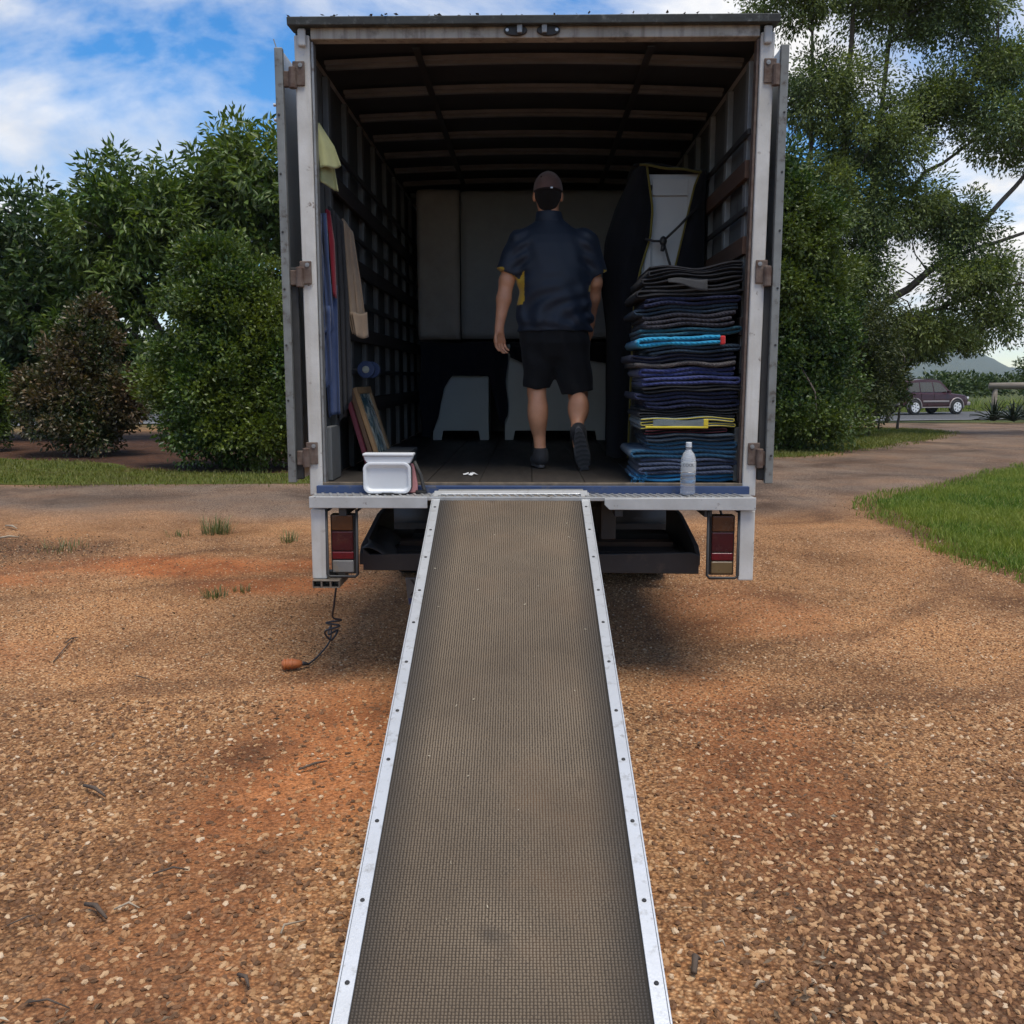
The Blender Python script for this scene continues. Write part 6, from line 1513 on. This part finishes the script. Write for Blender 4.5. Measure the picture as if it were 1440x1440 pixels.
tree('small_tree', 'dark leafy tree overhanging the roof of the parked car', 'tree', (14.9, 40, 0), [([(14.9, 40, -.3), (15.2, 40, 2.0), (16.0, 40, 3.4)], .08)],
     [(16.6, 39.8, 3.0, 1.5, 1.3, .75), (17.9, 39.8, 3.1, 1.1, 1.1, .6), (15.4, 39.8, 3.2, 1.2, 1.1, .8)], 9000, .16, .035, m_lf['hedge'], 35, droop=.4, shell=.8, tuft=200, tufr=.32, twigs=60, inner=.1)
tree('feathery_tree', 'dark feathery tree behind the log rail', 'tree', (24.6, 46, 0), [([(24.6, 46, -.4), (24.6, 46, 2.4), (24.8, 46, 4.0)], .1)],
     [(24.4, 46, 1.8, 1.2, 1.1, 1.0), (25.2, 46, 2.8, 1.5, 1.3, 1.0), (24.9, 46, 3.6, .8, .8, .6)], 9000, .17, .03, m_lf['hedge'], 36, droop=.2, shell=.8, tuft=180, tufr=.35, twigs=50, inner=.1)
# far rows of orchard trees: one dark mass behind the road
r = np.random.default_rng(77); Cs = []; Ds = []
for k in range(150):
    s_ = -110 + 230 * k / 150 + r.normal(0, .4); t_ = 8.5 + r.uniform(0, 5) ; p = road_pt(s_, t_)
    if p[0] < -30: continue
    hgt = 2.3 + r.uniform(-.3, .5) + (2.6 if p[0] < 12 else 0)
    n_ = 420; d = r.normal(0, 1, (n_, 3)); d /= np.linalg.norm(d, axis=1)[:, None]; d[:, 2] = np.abs(d[:, 2]) - .25
    Cs.append(np.array([p[0], p[1], -.42 + hgt * .45]) + d * (.65 + .4 * r.random(n_))[:, None] * np.array([1.5, 1.5, hgt * .52])); Ds.append(d)
V, _, _ = leaf_cloud(np.concatenate(Cs), np.concatenate(Ds), .34, .09, .1, r)
tag(link('far_orchard', leaf_mesh('far_orchard', V, len(V) // 4), m_lf['far']), 'dark band of orchard trees along the far side of the road', 'trees', kind='stuff')
r = np.random.default_rng(78); Cs = []; Ds = []
for k in range(90):
    a = R(-62 + 124 * k / 90 + r.normal(0, .4)); rad = r.uniform(95, 125); p = (rad * math.sin(a), rad * math.cos(a))
    if p[0] > 28: continue
    hgt = 6 + r.uniform(-1.5, 2); n_ = 260; d = r.normal(0, 1, (n_, 3)); d /= np.linalg.norm(d, axis=1)[:, None]
    Cs.append(np.array([p[0], p[1], hgt * .45]) + d * (.6 + .45 * r.random(n_))[:, None] * np.array([3.4, 2.5, hgt * .55])); Ds.append(d)
V, _, _ = leaf_cloud(np.concatenate(Cs), np.concatenate(Ds), .9, .25, .1, r)
tag(link('far_woodland', leaf_mesh('far_woodland', V, len(V) // 4), m_lf['far']), 'line of woodland far behind the left trees', 'trees', kind='stuff')
# tall roadside grass
V, F = grass_blades([(8, 50.4), (60, 69.2), (59, 73), (8, 54.5)], (8, 60, 49, 73), 22, .75, .02, 6)
tag(link('roadside_grass', np_mesh('roadside_grass', V, F), foliage_mat('tall_roadside_grass', [(0, (.10, .14, .025)), (.6, (.19, .24, .05)), (1, (.32, .32, .12))], .4, .6)), 'bright tall grass along the far edge of the road', 'grass', kind='stuff')
# spiky plants and the log rail at the drive entrance
def spiky(x, y, n_, ln, label, seed):
    r = np.random.default_rng(seed); root = thing('spiky_plant', (x, y, float(zg(x, y))), label, 'plant', 'spiky plants at the drive entrance')
    for k in range(n_):
        a = 2.4 * k + r.normal(0, .2); el = R(15 + 65 * (k / n_) + r.normal(0, 5)); L_ = ln * r.uniform(.7, 1.15); w = .05
        d = np.array([math.cos(a) * math.cos(el), math.sin(a) * math.cos(el), math.sin(el)]); s_ = np.array([-math.sin(a), math.cos(a), 0]); b0 = np.array([x, y, float(zg(x, y)) + .1])
        def fn(u, v):
            p = b0 + d * L_ * u; p[2] -= .28 * L_ * u * u; return p + s_ * w * (1 - u ** 1.5) * (2 * v - 1) + np.array([0, 0, .02 * abs(2 * v - 1)])
        MB().grid(fn, 6, 2).build('leaf', m_lf['agave'], root, solid=.012)
    return root
for k, (sx, sy, d_, nn_, ln, lab) in enumerate([(1398, 584, 39.5, 34, 1.25, 'wide spiky plant in front of the log rail end'), (1425, 586, 38.5, 34, 1.3, 'spiky plant half under the log rail'), (1442, 582, 40.5, 30, 1.35, 'dark spiky plant beside the log rail middle')]):
    p = at(sx, sy, d_); spiky(float(p[0]), d_, nn_, ln, lab, 90 + k)
lg = at(1392, 543, 43.0); lgx = float(lg[0])
LR = thing('log_rail', (lgx + 2, 43, float(zg(lgx, 43))), 'weathered horizontal log rail on posts above the spiky plants', 'fence')
m_log = mat('weathered_log', (.24, .21, .17), (.15, .125, .1), rough=.9, scale=5, bump=.6, bscale=30, stretch=(.3, 3, 3))
zl = float(lg[2])
MB().tube([(lgx, 43, zl), (lgx + 2, 43.05, zl + .02), (lgx + 4.5, 43.1, zl)], [.15, .16, .15], 10).build('rail_log', m_log, LR, sm=True)
for xx in (.25, 2.3, 4.2): MB().tube([(lgx + xx, 43.02, float(zg(lgx, 43)) - .05), (lgx + xx, 43.02, zl - .12)], .12, 8).build('post', m_log, LR, sm=True)
# weeds in the gravel
m_weed = foliage_mat('grey_green_weed', [(0, (.07, .085, .035)), (.6, (.13, .15, .06)), (1, (.24, .23, .12))], .3, .6)
for k, (sx, sy, n_, h_, sp_, lab) in enumerate([(305, 748, 170, .17, .16, 'largest grassy weed growing from the orange soil'), (407, 760, 50, .11, .09, 'small grassy weed near the left lamp bracket'), (303, 838, 60, .09, .09, 'low grassy weed in bare gravel between truck and lawn'), (340, 830, 35, .06, .07, 'tiny weed next to the low grassy one'), (90, 770, 60, .08, .25, 'flat weed at the edge of the dark leaf litter'), (250, 752, 30, .08, .12, 'faint weed left of the largest grassy weed')]):
    q = np.array(gp_(sx, sy)); r = np.random.default_rng(120 + k)
    root = thing('weed', (float(q[0]), float(q[1]), 0), lab, 'weed', 'weeds in the gravel yard')
    b = MB()
    for j in range(n_):
        a = r.uniform(0, 6.28); rad = sp_ * r.random() ** .7; x, y = q[0] + rad * math.cos(a), q[1] + rad * math.sin(a); a2 = a + r.normal(0, .7); L_ = h_ * r.uniform(.4, 1.2); w = .0035; lean = L_ * r.uniform(.2, 1.0)
        ex, ey = x + math.cos(a2) * lean, y + math.sin(a2) * lean; sx_, sy_ = -math.sin(a2) * w, math.cos(a2) * w
        b.add([(x - sx_, y - sy_, -.005), (x + sx_, y + sy_, -.005), ((x + ex) / 2 + sx_ * .7, (y + ey) / 2 + sy_ * .7, L_ * .7), ((x + ex) / 2 - sx_ * .7, (y + ey) / 2 - sy_ * .7, L_ * .7), (ex, ey, L_)], [(0, 1, 2, 3), (3, 2, 4)])
    b.build('blades', m_weed, root)['kind'] = 'stuff'
r = np.random.default_rng(140); PL = []
for (cx_, cy_, rx_, ry_, n_) in [(-5.6, 8.6, 1.6, .7, 1400), (-1.75, 2.2, .25, .18, 90), (-1.2, 2.05, .22, .15, 80), (-2.1, 2.6, .25, .15, 60), (-3, 5, 2.2, 2.0, 220), (1.5, 3.2, 1.2, 1.4, 90), (4.1, 10.5, .3, 2.0, 260), (.75, 2.2, .12, .5, 60)]:
    PL.append(np.stack([r.normal(cx_, rx_ * .6, n_), r.normal(cy_, ry_ * .6, n_), np.full(n_, .012)], -1))
PL = np.concatenate(PL); d = r.normal(0, 1, PL.shape); d[:, 2] *= .15
PL = PL[~((np.abs(PL[:, 0] + .08) < .42) & (PL[:, 1] < 4.8))]; d = d[:len(PL)]
V, _, _ = leaf_cloud(PL, d, .028, .006, 0, r, .2)
tag(link('leaf_litter', leaf_mesh('leaf_litter', V, len(V) // 4), foliage_mat('dry_fallen_leaf', [(0, (.05, .032, .02)), (.5, (.13, .085, .05)), (.85, (.24, .17, .11)), (1, (.42, .36, .27))], .1, .8)), 'dry fallen leaves and bark bits strewn over the gravel', 'leaf litter', kind='stuff')
# twigs and bits of bark on the gravel
m_twig = mat('dry_twig', (.10, .07, .05), (.05, .035, .026), rough=.9, scale=12, bump=.5)
m_twigp = mat('pale_twig', (.36, .29, .21), (.26, .2, .14), rough=.9, scale=12)
def gpt(x, y): q = np.array(gp_(x, y)); return q
tw_ = [(118, 1105, 148, 1120, .008, 0), (420, 1082, 460, 1070, .006, 0), (215, 1228, 265, 1222, .004, 0), (160, 1278, 196, 1276, .004, 1), (120, 1272, 150, 1292, .008, 0), (395, 1312, 430, 1293, .004, 1), (335, 1370, 350, 1388, .006, 0), (40, 1408, 98, 1416, .003, 0), (10, 1300, 50, 1285, .003, 0), (75, 930, 105, 896, .004, 0), (190, 950, 210, 955, .004, 0), (0, 757, 26, 756, .012, 1), (8, 740, 24, 744, .012, 1), (976, 1370, 984, 1350, .01, 0), (1062, 1388, 1075, 1380, .005, 1), (1005, 1325, 1020, 1330, .004, 1), (92, 904, 110, 896, .005, 0)]
for k, (xa, ya, xb, yb, rr, pale) in enumerate(tw_):
    a, b = gpt(xa, ya), gpt(xb, yb); a[2] = b[2] = rr + .006; mid = (a + b) / 2 + np.array([rng.normal(0, .01), rng.normal(0, .01), .012])
    o = MB().tube([a, mid, b], [rr * .8, rr, rr * .5], 6).build('twig', m_twigp if pale else m_twig, sm=True)
    near = ['short thick dark twig alone on the open gravel left of the ramp', 'dark twig in the darker gravel close to the ramp rail', 'thin dark twig between two dark gravel patches', 'pale twig touching the dark gravel hollow', 'curved dark twig at the edge of the dark gravel hollow', 'pale twig on the brown soil next to the ramp', 'stubby dark twig in the coarse dark stones', 'long thin twig among the coarse left stones', 'hair thin twig beyond the dark gravel hollow', 'long dark twig on the sandy gravel below the weeds', 'small dark twig near the orange plug', 'longer pale stick beside the dark leaf litter', 'shorter pale stick beside the dark leaf litter', 'flat dark bark piece in the coarse stones by the right rail', 'tiny pale chip in the coarse right stones', 'pale straw lying by the right ramp rail', 'small dark twig crossing the long one on sandy gravel'][k]
    tag(o, near, 'twig', 'twigs on the gravel')

# ------------------------------------------------------------------ hills
hl = MB()
def hill(u, v):
    x = 120 + 1000 * u; y = 1180 + 200 * v
    ridge = np.interp(x, [120, 300, 430, 500, 545, 580, 610, 660, 760, 900, 1120], [10, 24, 30, 33, 42, 33, 19, 9, 16, 12, 8])
    e = math.sin(math.pi * v) ** .8
    return (x * 2, y * 2, -2 + 2 * (ridge + 2.2 * math.sin(x * .11) + 1.5 * math.sin(x * .043 + 2)) * e + 1.8 * math.sin(x * .3 + y * .21) * e)
hl.grid(hill, 160, 16)
tag(hl.build('hills', mat('forested_hill', (.035, .055, .025), (.055, .07, .03), rough=1, scale=.05, bump=1, bscale=.3, bdist=2), sm=True), kind='structure')
# ------------------------------------------------------------------ parked car
CAR = thing('parked_car', (0, 0, 0), 'maroon four wheel drive with silver lower trim parked on the road', 'car')
m_car = mat('maroon_car_paint', (.045, .008, .012), (.038, .007, .01), rough=.3, scale=2, spec=.6)
m_sil = mat('silver_trim', (.36, .31, .30), (.32, .28, .27), rough=.4, metal=.3, scale=3)
m_glass = mat('car_glass', (.02, .024, .026), (.03, .035, .036), rough=.06, scale=1, spec=.9)
m_chr = mat('bright_alloy', (.8, .81, .82), (.7, .71, .72), rough=.35, metal=.1)
def ring(x, zb, zs, zt, hw, ht):   # half-section of the lower body: sill, flank, shoulder
    return [(x, -hw * .9, zb), (x, -hw, zb + .08), (x, -hw * 1.0, zs), (x, -hw * .97, zt - .03), (x, -ht, zt), (x, ht, zt), (x, hw * .97, zt - .03), (x, hw, zs), (x, hw, zb + .08), (x, hw * .9, zb)]
def skin(rings):
    b = MB(); n = len(rings[0]); v = [p for r_ in rings for p in r_]; f = []
    for i in range(len(rings) - 1):
        for j in range(n): f.append((i * n + j, i * n + (j + 1) % n, (i + 1) * n + (j + 1) % n, (i + 1) * n + j))
    f.append(tuple(range(n))); f.append(tuple((len(rings) - 1) * n + j for j in range(n)))
    return b.add(v, f)
skin([ring(-2.22, .50, .8, 1.10, .80, .74), ring(-2.14, .42, .8, 1.14, .88, .82), ring(-1.4, .40, .8, 1.15, .925, .85), ring(0, .40, .8, 1.13, .925, .85), ring(.85, .40, .8, 1.12, .925, .84), ring(1.25, .40, .8, 1.10, .92, .82), ring(1.95, .42, .78, 1.03, .90, .78), ring(2.22, .46, .75, .95, .84, .70), ring(2.32, .52, .72, .86, .72, .6)]).build('body', m_car, CAR, bevel=.03, seg=2)
gh = [(-2.10, 1.12, .80), (-1.95, 1.62, .72), (-1.75, 1.80, .66), (-.6, 1.86, .66), (.25, 1.83, .66), (.45, 1.78, .66), (1.15, 1.11, .80)]
b = MB(); V = []; F = []
for x, zz, w in gh: V += [(x, -w, zz), (x, w, zz)]
base_ = [(-2.10, -.84, 1.10), (1.2, -.84, 1.09), (1.2, .84, 1.09), (-2.10, .84, 1.10)]
n_ = len(gh)
for i in range(n_ - 1): F.append((2 * i, 2 * i + 1, 2 * i + 3, 2 * i + 2))
o_ = len(V); V += base_
F.append(tuple([o_] + [2 * i for i in range(n_)] + [o_ + 1])); F.append(tuple([o_ + 3] + [2 * i + 1 for i in range(n_)] + [o_ + 2]))
F.append((o_, o_ + 1, o_ + 2, o_ + 3)); F.append((0, 1, o_ + 3, o_)); F.append((2 * n_ - 2, 2 * n_ - 1, o_ + 2, o_ + 1))
b.add(V, F); b.build('cabin', m_car, CAR, bevel=.02)
def side_y(zz): return .842 - (.842 - .66) * max(0, (zz - 1.10)) / .72
for s in (-1, 1):
    for poly in ([(-1.78, 1.2), (-1.66, 1.66), (-1.02, 1.70), (-1.0, 1.2)], [(-.94, 1.2), (-.95, 1.70), (-.16, 1.71), (-.12, 1.2)], [(-.05, 1.2), (-.09, 1.71), (.26, 1.69), (.42, 1.63), (.86, 1.2)]):
        b = MB(); n_ = len(poly)
        V = [(x, s * (side_y(zz) + .006), zz) for x, zz in poly] + [(x, s * (side_y(zz) - .02), zz) for x, zz in poly]
        b.add(V, [tuple(range(n_)), tuple(range(2 * n_ - 1, n_ - 1, -1))] + [(i, (i + 1) % n_, (i + 1) % n_ + n_, i + n_) for i in range(n_)]); b.build('side_window', m_glass, CAR)
    for k, (xx, hw) in enumerate(((-.1, .012), (-.97, .012))):
        bx('door_gap', m_black, CAR, xx - .006, xx + .006, *sorted((s * .918, s * .929)), .55, 1.12, 0)
    bx('sill_step', m_sil, CAR, -.95, .95, *sorted((s * .86, s * .99)), .36, .41, .01)
    bx('lower_trim', m_sil, CAR, -.86, .87, *sorted((s * .92, s * .945)), .66, .75, .01)
    bx('mirror', m_car, CAR, .70, .84, *sorted((s * .90, s * 1.08)), 1.12, 1.28, .03)
    bx('roof_rail', m_black, CAR, -1.6, .1, *sorted((s * .60, s * .635)), 1.88, 1.91, .01)
    for xw in (-1.40, 1.39):
        b = MB()
        b.grid(lambda u, v: (xw + (.43 + .07 * v) * math.cos(math.pi * (-.06 + 1.12 * u)), s * (.925 + .03 * math.sin(math.pi * v * .8 + .3)), .40 + (.43 + .07 * v) * math.sin(math.pi * (-.06 + 1.12 * u))), 18, 3)
        b.build('wheel_arch', m_sil, CAR, sm=True, solid=.02)
        MB().lathe([(0, -.01), (.435, -.01), (.435, .0), (0, .0)], (xw, s * .93, .40), 'y', 24).build('arch_shadow', m_rub, CAR)
        w = MB().lathe([(.20, -.12), (.355, -.12), (.385, -.08), (.39, 0), (.385, .08), (.355, .12), (.20, .12)], (xw, s * .86, .39), 'y', 28).build('wheel', m_rub, CAR)
        MB().lathe([(.05, .0), (.235, .0), (.245, .002 * s), (.25, .004 * s)], (xw, s * .985, .39), 'y', 24).build('rim_back', m_black, w)
        for k in range(6):
            a = k * math.pi / 3 + .2; ca, sa = math.cos(a), math.sin(a)
            pts = [(.03, -.045), (.235, -.065), (.235, .065), (.03, .045)]
            MB().prism([(xw + p * ca - q * sa, .39 + p * sa + q * ca) for p, q in pts], *sorted((s * .992, s * 1.012)), 'y').build('spoke', m_chr, w)
        b = MB().lathe([(.22, .99 * s - s * .86), (.255, .99 * s - s * .86), (.255, 1.01 * s - s * .86), (.22, 1.01 * s - s * .86)], (xw, s * .86, .39), 'y', 24); b.f = b.f[:-2]
        b.build('rim', m_chr, w)
    bx('headlamp', mat('lamp_clear', (.7, .72, .74), rough=.15), CAR, 2.12, 2.30, *sorted((s * .58, s * .84)), .80, .93, .03)
    bx('tail_lamp', mat('car_tail_red', (.35, .015, .015), rough=.2), CAR, -2.26, -2.16, *sorted((s * .70, s * .85)), 1.02, 1.26, .02)
    bx('tail_lamp_clear', mat('car_tail_clear', (.65, .63, .62), rough=.2), CAR, -2.262, -2.162, *sorted((s * .71, s * .855)), .93, 1.0, .01)
b = MB(); b.add([(.49, -.60, 1.76), (.49, .60, 1.76), (1.10, .74, 1.16), (1.10, -.74, 1.16), (.47, -.60, 1.74), (.47, .60, 1.74), (1.08, .74, 1.14), (1.08, -.74, 1.14)], [(0, 1, 2, 3), (7, 6, 5, 4), (0, 3, 7, 4), (1, 5, 6, 2), (0, 4, 5, 1), (3, 2, 6, 7)])
b.v = [(p[0] + .012, p[1], p[2] + .012) for p in b.v]; b.build('windscreen', m_glass, CAR)
b = MB(); b.add([(-2.108, -.70, 1.2), (-2.108, .70, 1.2), (-1.975, .66, 1.6), (-1.975, -.66, 1.6), (-2.09, -.70, 1.2), (-2.09, .70, 1.2), (-1.957, .66, 1.6), (-1.957, -.66, 1.6)], [(0, 1, 2, 3), (7, 6, 5, 4), (0, 3, 7, 4), (1, 5, 6, 2), (0, 4, 5, 1), (3, 2, 6, 7)])
b.build('rear_window', m_glass, CAR)
bx('front_bumper', m_sil, CAR, 2.14, 2.42, -.86, .86, .46, .66, .05)
bx('rear_bumper', m_sil, CAR, -2.40, -2.14, -.88, .88, .50, .70, .04)
sp_ = MB().lathe([(.2, -.1), (.34, -.1), (.375, -.06), (.375, .06), (.34, .1), (.2, .1)], (-2.34, .1, 1.05), 'x', 26).build('spare_wheel', m_rub, CAR)
MB().lathe([(0, -.112), (.20, -.105), (.24, -.09), (.24, -.07)], (-2.34, .1, 1.05), 'x', 20).build('spare_cover', m_chr, sp_)
CAR.location = (21.3, 52.0, float(zg(21.3, 52)) + .034); CAR.rotation_euler = (0, 0, R(20))

# ------------------------------------------------------------------ air
hz = MB().box(-3000, 3000, -3000, 3000, -6.5, 110)
gz = N('thin_haze'); gz.t.nodes.remove(gz.b)
pv = gz.n('ShaderNodeVolumePrincipled', {'Color': (.80, .88, 1.0, 1), 'Density': .00015, 'Anisotropy': .2}); gz.l(pv.outputs[0], gz.out.inputs['Volume'])
tag(hz.build('haze', gz.m), 'thin pale haze filling the air over the whole place', 'haze', kind='stuff')
